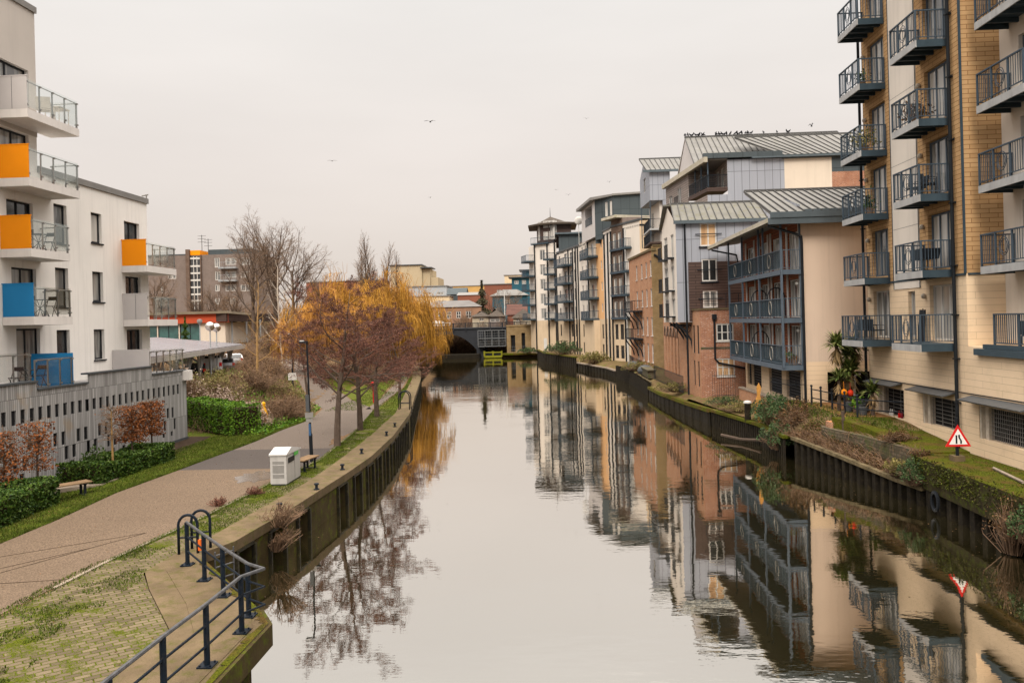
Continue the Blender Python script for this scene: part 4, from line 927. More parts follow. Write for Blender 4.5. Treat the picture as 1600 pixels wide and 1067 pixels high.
bar(-.06, -.15, -.06, .14, .028); bar(.09, -.15, .09, -.05, .028); bar(.09, -.05, .03, .06, .028); bar(.03, .06, .03, .15, .028); p.build('road_narrows_symbol', PIPE, a)
# ================================================================ peach block with colonnaded balconies
t = thing('apartment_block', 'peach rendered block with three tiers of blue balconies before cedar walls', 'building', (13, 42, 1.6))
XA, YA, YB = 13.07, 42.2, 54.8
near = Fr((XA, YA), (26, YA)); riv = Fr((XA, YB), (XA, YA)); back = Fr((26, YB), (XA, YB))
E = 12.1
g0 = near.px(1293, 588)[0]; mb = MB(); sheet(mb, near, 0, near.len, 4.3, E, [], 0); mb.build('rendered_wall', PEACH, t); mb = MB(); sheet(mb, back, 0, back.len, 4.3, E, [], 0); mb.build('rear_wall', PEACH, t)
mb = MB(); sheet(mb, near, 0, near.len, 1.5, 4.3, [(g0, g0 + 5, 1.7, 3.75)], .0, 1.2); sheet(mb, back, 0, back.len, 1.5, 4.3, [], 0)
bo = [riv.px(x, 600)[0] for x in (1175, 1190, 1202, 1222, 1229, 1251)]
bh = [(bo[0], bo[1], 2.2, 3.75), (bo[2], bo[3], 2.2, 3.75), (bo[4], bo[5], 2.2, 3.75), (.5, 1.6, 2.2, 3.7)]
sheet(mb, riv, 0, riv.len, 1.5, 4.1, bh, 0, .2); mb.build('block_base', BEIGE_B, t)
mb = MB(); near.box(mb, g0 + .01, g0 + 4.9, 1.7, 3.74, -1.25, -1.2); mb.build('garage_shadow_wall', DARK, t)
for h in bh:
    p = MB(); riv.box(p, h[0] + .005, h[1] - .005, h[2], h[3], -.2, -.16); b = p.build('barred_opening', DARK, t); p = MB()
    for i in range(9): z = h[2] + .1 + (h[3] - h[2] - .2) * i / 8; riv.box(p, h[0] + .01, h[1] - .01, z - .01, z + .01, -.12, -.1)
    p.build('grille', COPING_D, b)
dz = [4.15, 6.62, 9.15]
hol = []
cols_ = [(riv.len - 2.2, riv.len - .4), (riv.len - 5.4, riv.len - 3.6), (riv.len - 8.0, riv.len - 6.4), (riv.len - 11.4, riv.len - 9.6)]
for z in dz:
    for a, b in cols_: hol.append((a, b, z + .02, z + 2.05))
mb = MB(); sheet(mb, riv, 0, riv.len, 4.1, E, hol, 0, .15); mb.build('cedar_wall', CEDAR, t)
for h in hol: window(riv, h, t, PALEF, rnd.choice([GLASS_C, GLASS_M]), 2, 0, .13, .06, name='balcony_door')
mb = MB()
for a, b in cols_:
    for s in (a - .35, b + .05): riv.box(mb, s, s + .25, 4.1, 11.6, .002, .05)
mb.build('white_pilaster', PALEF, t)
F0, F1 = riv.len - 12.2, riv.len + .05; PJ = 1.07
p = MB()
ps = [riv.px(x, 480, PJ)[0] for x in (1140, 1161, 1187, 1222)]
for s in ps: riv.box(p, s - .05, s + .05, 4.0, 11.9, PJ - .06, PJ + .04)
riv.box(p, F1 - .12, F1 - .04, 4.0, 11.9, .02, .1); riv.box(p, ps[2] + .9, ps[2] + 1.0, 9.1, 11.9, PJ - .06, PJ + .03)
p.build('steel_posts', BSTEEL2, t)
for z in dz:
    p = MB(); riv.box(p, F0, F1, z - .12, z, .02, PJ); dk = p.build('gallery_deck', FASC, t)
    p = MB(); riv.box(p, F0, F1, z - .26, z - .01, PJ + .005, PJ + .045); riv.box(p, F1 + .002, F1 + .04, z - .26, z - .01, .02, PJ + .04); p.build('fascia', BSTEEL2, dk)
    p = MB(); bq = MB(); H_ = z + 1.0; segs = [(F0, F1)] if z < 9 else [(F0, ps[1]), (ps[1] + .6, ps[2] + .5), (ps[2] + 1.6, F1)]
    if z > 9: segs = [(F0, F1)]
    for a, b in segs:
        riv.box(p, a, b, H_, H_ + .04, PJ - .04, PJ + .02); riv.box(p, a, b, z + .07, z + .1, PJ - .03, PJ); s = a + .1
        while s < b: riv.box(bq, s - .014, s + .014, z + .1, H_, PJ - .03, PJ - .008); s += .125
    near2 = Fr((XA - PJ, YA - .03), (XA, YA - .03)); near2.box(p, 0, 1.0, H_, H_ + .04, -.02, .02); near2.box(p, 0, 1.0, z + .07, z + .1, -.015, .015)
    for i in range(1, 8): near2.box(p, i * .125 - .01, i * .125 + .01, z + .1, H_, -.01, .01)
    p.build('railing', BSTEEL2, dk); bq.build('balusters', FASC, dk)
    for s in [(a + b) / 2 for a, b in zip(ps, ps[1:])]:
        q = MB(); 
        for rr in (.3,): q.tube([riv.P(s + rr * math.cos(a_), PJ + .012, z + .55 + rr * 1.2 * math.sin(a_)) for a_ in [math.pi * i / 8 for i in range(17)]], .02, 5, False)
        riv.box(q, s - .1, s + .1, z + .2, z + .92, PJ - .034, PJ - .032); q.build('ring_ornament', RAILW, dk)
for (s, z) in (((ps[1] + ps[2]) / 2, 6.62), (ps[2] + 1.5, 6.62), (ps[1] + 2, 4.15)):   # arched dividers between flats
    q = MB(); 
    for k in range(9): a_ = math.pi * k / 8; q.tube([riv.P(s, .55 + .5 * math.cos(a_), z + .05), riv.P(s, .55 + .5 * math.cos(a_), z + 1.0 + .7 * math.sin(a_))], .02, 5)
    q.tube([riv.P(s, .55 + .5 * math.cos(math.pi * i / 8), z + 1.0 + .7 * math.sin(math.pi * i / 8)) for i in range(9)], .035, 5); q.build('arched_divider', IRON, t)
for z in dz:
    for s in (ps[1] + .6, ps[2] + .3, ps[3] - .6): q = MB(); q.ball(riv.P(s, .1, z + 1.8), .1, 5); q.build('globe_lamp', PALEF, t)
# roof: ridge across, slope towards the camera, overhanging the balconies
def seam_roof(par, ex0, ex1, ey, ez, rx0, rx1, ry, rz, pitch=.45, m1=ROOFM, thick=.12, name='roof', fascm=FASCIA_B, fh=.28):
    """single slope: eave line (ex0..ex1 at ey, ez), ridge line (rx0..rx1 at ry, rz)"""
    mb = MB(); mb.hexa([(ex0, ey, ez - thick), (ex1, ey, ez - thick), (rx1, ry, rz - thick), (rx0, ry, rz - thick), (ex0, ey, ez), (ex1, ey, ez), (rx1, ry, rz), (rx0, ry, rz)]); r = mb.build(name, m1, par)
    p = MB(); n = int((ex1 - ex0) / pitch)
    for i in range(n + 1):
        xe = ex0 + (ex1 - ex0) * i / n; xr = rx0 + (rx1 - rx0) * i / n
        p.hexa([(xe - .028, ey, ez), (xe + .028, ey, ez), (xr + .028, ry, rz), (xr - .028, ry, rz), (xe - .028, ey, ez + .08), (xe + .028, ey, ez + .08), (xr + .028, ry, rz + .08), (xr - .028, ry, rz + .08)])
    p.build('standing_seams', SEAM, r)
    p = MB(); p.box(min(ex0, rx0) - .03, max(ex1, rx1), ey - .09, ey - .005, ez - fh, ez + .02); p.build('gutter_fascia', fascm, r)
    p = MB(); p.hexa([(rx0, ry - .05, rz), (rx1, ry - .05, rz), (rx1, ry + .25, rz), (rx0, ry + .25, rz), (rx0, ry, rz + .14), (rx1, ry, rz + .14), (rx1, ry + .15, rz + .14), (rx0, ry + .15, rz + .14)]); p.build('ridge_capping', SEAM, r)
    return r
rY = 47.6; rz_ = ay(1240, 298, rY)[1]; rx0 = ay(1163, 301, rY)[0]
ex0 = ay(1197, 337, 41.5)[0]; ez = ay(1260, 331, 41.5)[1]
r = seam_roof(t, ex0 + .2, 26, 41.4, ez, rx0, 26, rY, rz_, .42)
mb = MB(); mb.v += [(XA, 42.2, E), (XA, rY, E), (XA, rY, rz_ - .16), (XA, 42.2, E + .4)]; mb.f.append((0, 3, 2, 1)); mb.quad((XA, rY + .02, E), (26, rY + .02, E), (26, rY + .02, rz_ - .14), (XA, rY + .02, rz_ - .14)); mb.quad((XA, rY, E), (26, rY, E), (26, 54.8, E), (XA, 54.8, E)); mb.build('clerestory_wall', LILAC, t)
# low canopy roof over the balconies
ca = ay(1205, 338, 41.7); XO = XA - PJ - .75; zc = Fr((XO, 60), (XO, 40)).px(1205, 340)[1]
mb = MB(); ylf = 57.2
mb.hexa([(XO, 41.5, zc - .10), (XA + .3, 41.5, zc + .15), (XA + .3, ylf, zc + .15), (XO, ylf, zc - .10), (XO, 41.5, zc), (XA + .3, 41.5, zc + .28), (XA + .3, ylf, zc + .28), (XO, ylf, zc)]); cr = mb.build('canopy_roof', ROOFM_M, t)
mb = MB(); mb.box(XO - .06, XO - .003, 41.45, ylf, zc - .24, zc + .03); mb.box(XO - .06, XO + .1, 41.45, ylf, zc - .24, zc - .2); mb.build('eave_fascia', FASCIA_P, cr)
mb = MB(); mb.box(XO - .05, 26, 41.36, 41.44, zc - .30, zc + .02); mb.hexa([(XO + .02, 41.37, zc + .02), (26, 41.37, zc + .02), (26, 41.43, zc + .02), (XO + .02, 41.43, zc + .02), (XA - .2, 41.37, zc + .2), (26, 41.37, ez - .05), (26, 41.43, ez - .05), (XA - .2, 41.43, zc + .2)]); mb.build('front_fascia', FASCIA_B, cr)
mb = MB(); mb.box(XA, 26, 41.5, 42.19, E - .02, E + .08); mb.build('soffit', FASCIA_B, cr)
p = MB(); p.tube([(XO + .1, 42.1, zc - .3), (XA - .3, 42.08, zc - .75), (XA - .02, 42.05, zc - .9), (XA, 42.05, zc - 1.2), (XA, 42.05, 2.0)], .07, 8); p.build('drainpipe', PIPE, t)
p = MB(); p.tube([(XO + .1, 56.5, zc - .3), (XA - .4, 54.9, zc - .8), (XA - .3, 54.7, zc - 1.6)], .06, 6); p.build('drainpipe', PIPE, t)
potplant('green leafy tub on the lowest peach block gallery', 12.6, 42.9, 4.15, .5, LF_IVY, 90, .3)
potplant('reddish flower pots at the near end of the lowest peach block gallery', 12.7, 42.5, 4.15, .25, LF_BROWN, 40, .2)

# low brick plinth in front of the peach block with railings
t = thing('garden_wall', 'pale capped red brick garden wall with a small grid vent below the barred openings', 'wall', (12, 44, 1.1))
fw2 = Fr((12.3, 53.5), (12.45, 42.4)); mb = MB(); fw2.box(mb, 0, fw2.len, .9, 2.02, -.2, 0); mb.build('brickwork', BRICK_S, t)
mb = MB(); fw2.box(mb, -.02, fw2.len + .02, 2.02, 2.12, -.25, .05); mb.build('capping', EDGING, t)
mb = MB(); s = fw2.len * .42; fw2.box(mb, s, s + .3, 1.3, 1.7, .002, .02); mb.build('grid_vent', COPING_D, t)
def spear_fence(name, lab, pts, z, h, pitch=.14, rails=(.15, .85), m_=IRON, cat='railing'):
    t = thing(name, lab, cat, (pts[0][0], pts[0][1], z)); r = MB(); b = MB()
    for a, c in zip(pts, pts[1:]):
        f = Fr(a, c)
        for k in rails: f.box(r, 0, f.len, z + h * k - .018, z + h * k + .018, -.014, .014)
        n = int(f.len / pitch)
        for i in range(n + 1): s = f.len * i / max(1, n); f.box(b, s - .009, s + .009, z + .02, z + h, -.008, .008)
    r.build('rails', m_, t); b.build('bars', m_, t); return t
spear_fence('spear_railing', 'tall thin black spear railing among the ivy at the near end of the garden wall', [(11.75, 43.8), (12.1, 41.4), (12.9, 41.6)], 1.7, 1.75)
spear_fence('spear_railing', 'thin black railing along the foot of the red brick house', [(10.7, 54.2), (12.2, 54.2)], 1.2, 1.9)
spear_fence('spear_railing', 'dark mesh railing on the quay under the arched brick arcade', [(9.1, 72.5), (9.3, 64), (9.4, 58.2)], 1.25, 1.3, .2, (.1, .95))
spear_fence('spear_railing', 'black railing zigzagging before the foot of the sooty brick warehouse', [(9.3, 97), (9.1, 90), (9.3, 84)], 1.25, 1.2, .3)

# ================================================================ red brick house with terrace roof
t = thing('brick_house', 'two storey red brick house with white sash windows and a railed roof terrace', 'building', (10.2, 55.4, 1.2))
P0 = (10.2, 55.4); ZH = 7.25
fc = Fr(P0, (16.5, 55.2)); rv = Fr((10.0, 63.5), P0)
def pxh(f, x0, x1, yt, yb):
    a, z1 = f.px(x0, yt); b, _ = f.px(x1, yt); _, z0 = f.px(x0, yb); return (a, b, z0, z1)
hs1 = [pxh(fc, 1119, 1146, 506, 533), pxh(fc, 1120, 1148, 560, 588)]
mb = MB(); sheet(mb, fc, 0, fc.len, .8, ZH, hs1, 0, .1); mb.build('wall', BRICK_R, t)
hr = [(5.6, 6.2, 4.2, 6.2), (7.0, 7.6, 4.2, 6.2), (5.6, 6.1, 1.9, 3.7), (7.0, 7.5, 1.9, 3.7), (3.0, 3.6, 4.2, 6.2), (3.0, 3.6, 1.9, 3.7)]
mb = MB(); sheet(mb, rv, 0, rv.len, .8, ZH, hr, 0, .12); mb.prism([(10.0, 63.5), (10.2, 55.41), (16.5, 55.21), (16.5, 63.5)], ZH - .3, ZH - .002); mb.build('side_wall', BRICK_S, t)
for h in hs1: window(fc, h, t, PALEF, GLASS_D if h[2] > 4 else GLASS_P, 2, 1, .09, .08, sill=True)
for h in hr: window(rv, h, t, DARKF, GLASS_D, 0, 0, .1, .05)
mb = MB(); fc.box(mb, -.06, fc.len, ZH, ZH + .12, -.3, .07); rv.box(mb, 0, rv.len - .31, ZH, ZH + .118, -.3, .07); mb.build('coping', CONC, t)
mb = MB(); fc.box(mb, 0, fc.len, 4.55, 4.7, .002, .02); mb.build('string_course', STONEW, t)
mb = MB(); mb.tube([(10.2 + .95, 55.3, 6.9), (11.15, 55.3, 3.9), (11.4, 55.28, 3.6), (14.5, 55.2, 2.9)], .07, 8); mb.box(11.0, 11.3, 55.15, 55.38, 6.6, 6.95); mb.build('drainpipe', PIPE, t)
mb = MB()
for z in (ZH + .4, ZH + .75, ZH + 1.1): fc.box(mb, .1, fc.len, z, z + .03, -.2, -.17)
for i in range(8): fc.box(mb, .1 + i * .85, .14 + i * .85, ZH + .1, ZH + 1.12, -.2, -.165)
mb.build('terrace_railing', IRON, t)

# ================================================================ slate blue / brown clad house above it
t = thing('clad_house', 'pale blue and brown clad house with a mossy metal roof jutting over the arcade', 'building', (9.1, 58, 1.2))
Y4 = 58.; X4 = 9.1; X5 = 15.; Z4 = 13.6; fc = Fr((X4, Y4), (X5, Y4)); rv = Fr((X4 - .3, Y4 + 5), (X4, Y4))
hh = [pxh(fc, 1093, 1119, 349, 385), pxh(fc, 1096, 1120, 405, 440), pxh(fc, 1098, 1121, 454, 481)]
mb = MB(); sheet(mb, fc, 0, fc.len, 6.45, Z4, hh, 0, .1); mb.build('wall', LILAC, t)
hr = [(.8, 2.0, 11.2, 12.9), (.8, 2.0, 8.8, 10.6), (.8, 2.0, 6.9, 8.2), (3.2, 4.2, 11.2, 12.9), (3.2, 4.2, 8.8, 10.6), (3.2, 4.2, 6.9, 8.2)]
mb = MB(); sheet(mb, rv, 0, rv.len, 6.45, Z4, hr, 0, .12); mb.v += [rv.P(0, 0, Z4), rv.P(5.0, 0, Z4), rv.P(2.3, 0, 15.1)]; n = len(mb.v); mb.f.append((n - 3, n - 2, n - 1))
mb.prism([(X4, Y4 + .01), (X5, Y4 + .01), (X5, Y4 + 5), (X4 - .3, Y4 + 5)], 6.43, 6.45); mb.build('side_wall', WHITE_R, t)
xb_, _ = fc.px(1075, 410); mb = MB(); sheet(mb, fc, xb_, fc.len, 6.5, 10.75, hh, .03, 0, edge=.028); mb.build('brown_cladding', BROWN, t)
for i, h in enumerate(hh):
    w = window(fc, h, t, PALEF, (GLASS_P, GLASS_D, GLASS_M)[i], 1, 0, .09, .09)
    p = MB(); zz = h[2] + (h[3] - h[2]) * .52; fc.box(p, h[0] - .35, h[1] + .35, zz - .03, zz + .03, .08, .13); fc.box(p, h[0] - .1, h[1] + .1, h[2] - .12, h[2] - .02, .03, .12); p.build('guard_bar', IRON, w)
for h in hr:
    window(rv, h, t, PALEF, GLASS_M, 1, 0, .1, .07); p = MB(); rv.box(p, h[0] - .1, h[1] + .1, h[2] - .1, h[2], 0, .5)
    s = h[0] - .1
    while s <= h[1] + .1: rv.box(p, s - .01, s + .01, h[2], h[2] + .9, .46, .48); s += .13
    rv.box(p, h[0] - .1, h[1] + .1, h[2] + .9, h[2] + .94, .44, .5); p.build('juliet_rail', IRON, t)
ez4 = Z4 + .12; rY4 = 60.6; zr4 = ay(1110, 318, rY4)[1]
r = seam_roof(t, X4 - .15, 15.6, Y4 - .25, ez4, ay(1050, 322, rY4)[0] - .1, 15.6, rY4, zr4, .5, ROOFM_M, fh=.22)
mb = MB(); mb.hexa([(8.6, rY4, zr4 - .12), (15.6, rY4, zr4 - .12), (15.6, 63.2, ez4 - .12), (8.6, 63.2, ez4 - .12), (8.6, rY4, zr4), (15.6, rY4, zr4), (15.6, 63.2, ez4), (8.6, 63.2, ez4)]); mb.build('roof_far_slope', ROOFM_M, t)
p = MB(); x0 = fc.px(1071, 420)[0]; p.tube([fc.P(x0, .08, Z4 - .1), fc.P(x0, .08, 6.4), fc.P(x0, .05, 1.2)], .07, 8); p.build('drainpipe', PIPE, t)
p = MB()    # curved iron brackets under the jetty
for y in (Y4 + .4, Y4 + 1.8, Y4 + 3.4):
    p.tube([(X4 - .1, y, 6.4), (X4 + .5, y, 5.9), (X4 + 1.0, y, 5.1), (X4 + 1.15, y, 4.0)], .07, 6); p.tube([(X4 - .1, y, 6.2), (X4 + 1.15, y, 6.2)], .06, 6); p.tube([(X4 + 1.12, y, 6.3), (X4 + 1.12, y, 3.8)], .05, 6)
    for k in range(3): p.tube([(X4 + .75 + .2 * math.cos(a_), y, 5.9 - .05 * k + .2 * math.sin(a_)) for a_ in [math.pi * i / 5 for i in range(11)]], .025, 4, False) if k == 0 else None
p.build('iron_bracket', IRON, t)
# arcade of brick behind, with arches
t = thing('brick_arcade', 'sooty pink brick arcade with tall blind arches and a slim black railing before it', 'building', (10.6, 65, 1.2))
ar = Fr((10.75, 77.5), (10.3, 63.6)); ah = [(1.4 + 2.4 * i, 2.6 + 2.4 * i, 1.9, 5.2) for i in range(5)]
mb = MB(); sheet(mb, ar, 0, ar.len, .9, 8.5, ah, 0, .25); mb.build('wall', BRICK_S, t)
for h in ah: window(ar, h, t, PALEF, GLASS_M, 1, 2, .22, .06)
for h in ah: p = MB(); c = (h[0] + h[1]) / 2; p.tube([ar.P(c + .72 * math.cos(a_), .03, 5.1 + .9 * math.sin(a_)) for a_ in [math.pi * i / 8 for i in range(9)]], .08, 5); p.build('arch_ring', BRICK_D, t)
mb = MB(); mb.prism([(10.32, 63.61), (16, 63.61), (16, 77.5), (10.76, 77.5)], 8.3, 8.5); mb.build('roof', COPING_D, t)

# ================================================================ grey boarded block with recessed corner balcony and big metal roof
t = thing('apartment_block', 'lilac and taupe clad block with recessed corner balcony under a bird lined metal roof', 'building', (13, 66, 1.2))
Y6 = 66.; X6 = 13.02; Z6 = 19.7; fc = Fr((X6, Y6), (26, Y6)); L6 = 12.6; rv = Fr((X6 - .122 * L6, Y6 + L6), (X6, Y6))
sA = fc.px(1137, 290)[0]; sB = fc.px(1226, 280)[0]; sC = fc.px(1300, 280)[0]; zD = 17.35
# walls
recS = rv.len - 5.2
mb = MB(); sheet(mb, fc, sA, sB, 8, Z6, [], 0); sheet(mb, fc, 0, sA, 8, zD - .6, [], 0); mb.build('lilac_cladding', LILAC, t)
mb = MB(); sheet(mb, fc, sB, sC, 8, Z6 - .2, [], 0); mb.build('cream_wall', CREAM, t)
mb = MB(); sheet(mb, fc, sC, fc.len, 8, 18.3, [], 0); mb.build('brick_wall', BRICK_R, t); mb = MB(); sheet(mb, fc, sC, fc.len, 18.3, Z6 - .2, [], 0); mb.build('dark_band', SLATEB, t)
hr = [(1.0, 2.2, 16.6, 18.4), (4.0, 5.2, 16.9, 18.7), (recS - 1.2, recS - .2, 15, 16.4), (recS + 1, recS + 2, 15.0, 16.4), (1, 2, 13.4, 15)]
mb = MB(); sheet(mb, rv, 0, recS, 8, Z6 - .3, hr, 0, .12); sheet(mb, rv, recS, rv.len, 8, zD - .6, hr, 0, .12); mb.build('taupe_wall', TAUPE, t)
for h in hr:
    window(rv, h, t, PALEF, GLASS_D, 1, 0, .1, .06); p = MB(); rv.box(p, h[0] - .1, h[1] + .1, h[2] + .95, h[2] + 1.0, .3, .34); s = h[0] - .1
    while s < h[1] + .1: rv.box(p, s, s + .025, h[2], h[2] + .95, .3, .32); s += .14
    p.build('juliet_rail', IRON, t)
# recess: floor, back walls
bk = Fr((X6 + 2.0 - .6, Y6 + 5.2), (X6 + 2.0, Y6 + 2.2)); bk2 = Fr((X6 + .9, Y6 + 2.2), (X6 + sA, Y6 + 2.2))
dh = [(.3, 1.0, zD, zD + 1.9), (1.2, 2.0, zD, zD + 1.9)]
mb = MB(); inn_ = Fr((X6 - .62, Y6 + 5.15), (X6 + sA, Y6 + 5.15)); sheet(mb, inn_, 0, inn_.len, zD, Z6, [(.9, 1.7, zD, zD + 1.9)], 0, .1); sd_ = Fr((X6 + sA, Y6 + 5.15), (X6 + sA, Y6 + .01)); sheet(mb, sd_, 0, sd_.len, zD, Z6, [(1.0, 2.0, zD, zD + 1.9), (2.8, 3.8, zD, zD + 1.9)], 0, .1); mb.build('recess_wall', TAUPE, t)
for h in ((1.0, 2.0, zD, zD + 1.9), (2.8, 3.8, zD, zD + 1.9)): window(sd_, h, t, PALEF, GLASS_D, 1, 0, .08, .07, name='balcony_door')
window(inn_, (.9, 1.7, zD, zD + 1.9), t, PALEF, GLASS_D, 0, 0, .08, .07, name='balcony_door')
mb = MB(); mb.prism([(X6 - .66, Y6 + 5.2), (X6 - .02, Y6 - .02), (X6 + sA, Y6 - .02), (X6 + sA, Y6 + 5.2)], zD - .3, zD); mb.build('balcony_floor', BROWN, t)
p = MB(); 
for f_, a, b in ((rv, recS, rv.len - .05), (fc, .05, sA)):
    f_.box(p, a, b, zD + 1.0, zD + 1.05, -.06, -.01); f_.box(p, a, b, zD + .1, zD + .13, -.05, -.02); s = a
    while s < b: f_.box(p, s, s + .025, zD + .1, zD + 1.0, -.05, -.03); s += .13
p.build('railing', IRON, t)
for q in (rv.P(recS + 1.7, -.1, 0), rv.P(rv.len - .12, -.12, 0), rv.P(recS + 3.4, -.1, 0)): p = MB(); p.tube([(q[0], q[1], zD), (q[0], q[1], Z6)], .06, 6); p.build('steel_post', BSTEEL, t)
# fascias
mb = MB(); rv.box(mb, -.2, rv.len + .3, Z6 - .3, Z6 + .12, .02, .34); mb.build('river_eave', FASCIA_P, t)
mb = MB(); fc.box(mb, -.3, sB - .2, Z6, Z6 + .42, -.2, .3); fc.box(mb, sB - .2, fc.len, Z6 - .2, Z6 + .1, -.2, .25); mb.build('front_fascia', SLATEB, t)
mb = MB(); mb.prism([(X6 - 1.6, Y6 + L6), (X6, Y6), (26, Y6), (26, Y6 + L6)], Z6 - .12, Z6); mb.build('flat_roof', COPING_G, t)
ry = 75.5; xl_, zrr = ay(1070, 221, ry); _, zr2 = ay(1250, 209, ry)
# roof slopes: front right section and back left section
xe0 = ay(1205, 240, 66.5)[0]
r = seam_roof(t, X6 - .6, 27, 68.4, Z6 + .15, xl_, 27, ry, zr2, .5, ROOFM, fh=.1)
r = seam_roof(t, ay(1228, 243, 65.7)[0], 27, 65.7, ay(1250, 243, 65.7)[1], ay(1150, 219, 71)[0], 27, 71.4, ay(1200, 216, 71.4)[1] + .12, .5, ROOFM, name='front_roof', fh=.1)
mb = MB(); g = [(xl_ + .05, ry - 6, Z6), (xl_ + .05, ry + 6, Z6), (xl_ + .05, ry, zr2 - .1)]; mb.v += g; mb.f.append((0, 2, 1)); mb.hexa([(xl_, ry, zr2 - .1), (27, ry, zr2 - .1), (27, ry + 7, Z6), (xl_, ry + 7, Z6), (xl_, ry, zr2), (27, ry, zr2), (27, ry + 7, Z6 + .1), (xl_, ry + 7, Z6 + .1)]); mb.build('gable', GREYP, t)
ROOF_RIDGE = (xl_, ry, zr2, 27)

# blue bay tower with its own little roof
t = thing('bay_tower', 'narrow lilac bay with a small gabled metal roof over two white balconies', 'building', (12, 88, 1.2))
Y7 = 90.; X7, _ = ay(1015.5, 300, Y7); X7b, _ = ay(1043, 300, Y7); zt = ay(1015, 267, Y7)[1]; zb = ay(1015, 313, Y7)[1]; zl2 = ay(1015, 378, Y7)[1]; zl1 = ay(1015, 354, Y7)[1] - .2
fc = Fr((X7, Y7), (X7b + .3, Y7)); rv = Fr((X7 - .35, Y7 + 6.5), (X7, Y7)); mb = MB(); hb = [(2.4, 4.0, zb + 1.4, zb + 3)]
sheet(mb, fc, 0, fc.len, zb, zt, [], 0); sheet(mb, rv, 0, rv.len, zb, zt, hb, 0); mb.prism([(X7, Y7), (X7b, Y7), (X7b, Y7 + 6.5), (X7 - .35, Y7 + 6.5)], zb - .02, zb)
n = len(mb.v); mb.v += [rv.P(0, 0, zt), rv.P(rv.len, 0, zt), rv.P(rv.len * .5, 0, zt + 1.9)]; mb.f.append((n, n + 1, n + 2)); mb.build('bay', LILAC, t); window(rv, hb[0], t, PALEF, GLASS_D, 0, 1)
seam_roof(t, X7 - .4, X7b + 2.5, Y7 - .4, zt, X7 - .75, X7b + 2.5, Y7 + 3.3, zt + 1.95, .5, ROOFM, fh=.25)
X8 = X7 + 1.1; fs = Fr((X8 - .4, Y7 + 6.5), (X8 - .35 + .4, Y7 + .6)); sd2 = Fr((X8, Y7 + .6), (X7b + .6, Y7 + .6)); hd = []
for z in (zl2, zl1): hd.append((.5, 1.6, z + .05, z + 2.3))
mb = MB(); sheet(mb, sd2, 0, sd2.len, 1, zb, hd, 0, .12); sheet(mb, fs, 0, fs.len, 1, zb, [(1, 2.4, z[2], z[3]) for z in hd], 0, .12); mb.build('wall', WHITE_R, t)
for h in hd: window(sd2, h, t, PALEF, GLASS_D, 1, 0, .1, .09, name='balcony_door'); window(fs, (1, 2.4, h[2], h[3]), t, PALEF, GLASS_M, 1, 0, .1, .09, name='balcony_door')
mb = MB(); cf = Fr((X7b - .55, Y7 + .02), (X7b + .45, Y7 + .02)); cf.box(mb, 0, cf.len, ay(1040, 392, Y7)[1] - 4, zb - .01, -.5, 0); mb.build('blue_pier', LILAC, t)
for z in (zl2, zl1):
    p = MB(); p.box(X7 - .1, X7b - .55, Y7 + .05, Y7 + 6.4, z - .2, z); dk = p.build('balcony', FASC_L if z == zl1 else BROWN, t); p = MB()
    p.box(X7 - .1, X7b - .55, Y7 + .06, Y7 + .1, z + 1.05, z + 1.1); p.box(X7 - .1, X7 - .05, Y7 + .1, Y7 + 6.3, z + 1.05, z + 1.1)
    for i in range(14): x = X7 - .1 + i * .13; p.box(x, x + .02, Y7 + .06, Y7 + .08, z, z + 1.05) if x < X7b - .6 else None
    for i in range(40): y = Y7 + .1 + i * .155; p.box(X7 - .09, X7 - .07, y, y + .02, z, z + 1.05)
    p.build('railing', IRON, dk)
p = MB(); p.tube([(X7, Y7 + .1, zl2 - .2), (X7, Y7 + .1, zb)], .05, 6); p.tube([(X7 - .3, Y7 + 6, zl2 - .2), (X7 - .3, Y7 + 6, zb)], .05, 6); p.build('steel_posts', BSTEEL, t)

# brick warehouse
t = thing('brick_warehouse', 'four storey sooty brick warehouse with bracketed iron balconies over the quay', 'building', (10.7, 86, 1.2))
Y9 = 86.; X9, _ = ay(1020, 500, Y9); X9b, _ = ay(1046, 500, Y9); zw = ay(1020, 392, Y9)[1]
fc = Fr((X9, Y9), (X9b + 3, Y9 + .5)); rv = Fr((ay(985, 500, 100)[0], 100), (X9, Y9))
cs = [rv.px(x, 430)[0] for x in (993.5, 1000, 1007, 1014.5, 1023)]
hw = []
for c, zs in zip([rv.px(x, 430)[0] for x in (994.5, 1003.5, 1013.5)], ((0, 1, 2, 3), (0, 1, 2, 3), (0, 1, 2, 3))): pass
cpx = [(994.5, 996.5), (1002.5, 1005), (1012.5, 1015)]
colS = [rv.px(x, 430)[0] for x in (993.5, 1003, 1010.5)] 
zrows = [(zw - 2.7, zw - 1.0), (zw - 5.9, zw - 4.0), (zw - 9.1, zw - 7.1), (2.0, 4.0)]
for px_ in (995, 1003, 1010, 1017):
    s = rv.px(px_, 440)[0]
    for a, b in zrows: hw.append((s - .45, s + .45, a, b))
mb = MB(); sheet(mb, rv, 0, rv.len, .9, zw, hw, 0, .15); mb.build('wall', BRICK_S, t)
mb = MB(); hs2 = [(1.2, 1.6, zw - 5, zw - 3.6)]; sheet(mb, fc, 0, fc.len, .9, zw + .5, hs2, 0, .1); mb.build('side_wall', BRICK_Y, t); window(fc, hs2[0], t, DARKF, GLASS_D, 0, 0)
for h in hw: window(rv, h, t, PALEF, GLASS_M, 0, 1, .12, .07, sill=True)
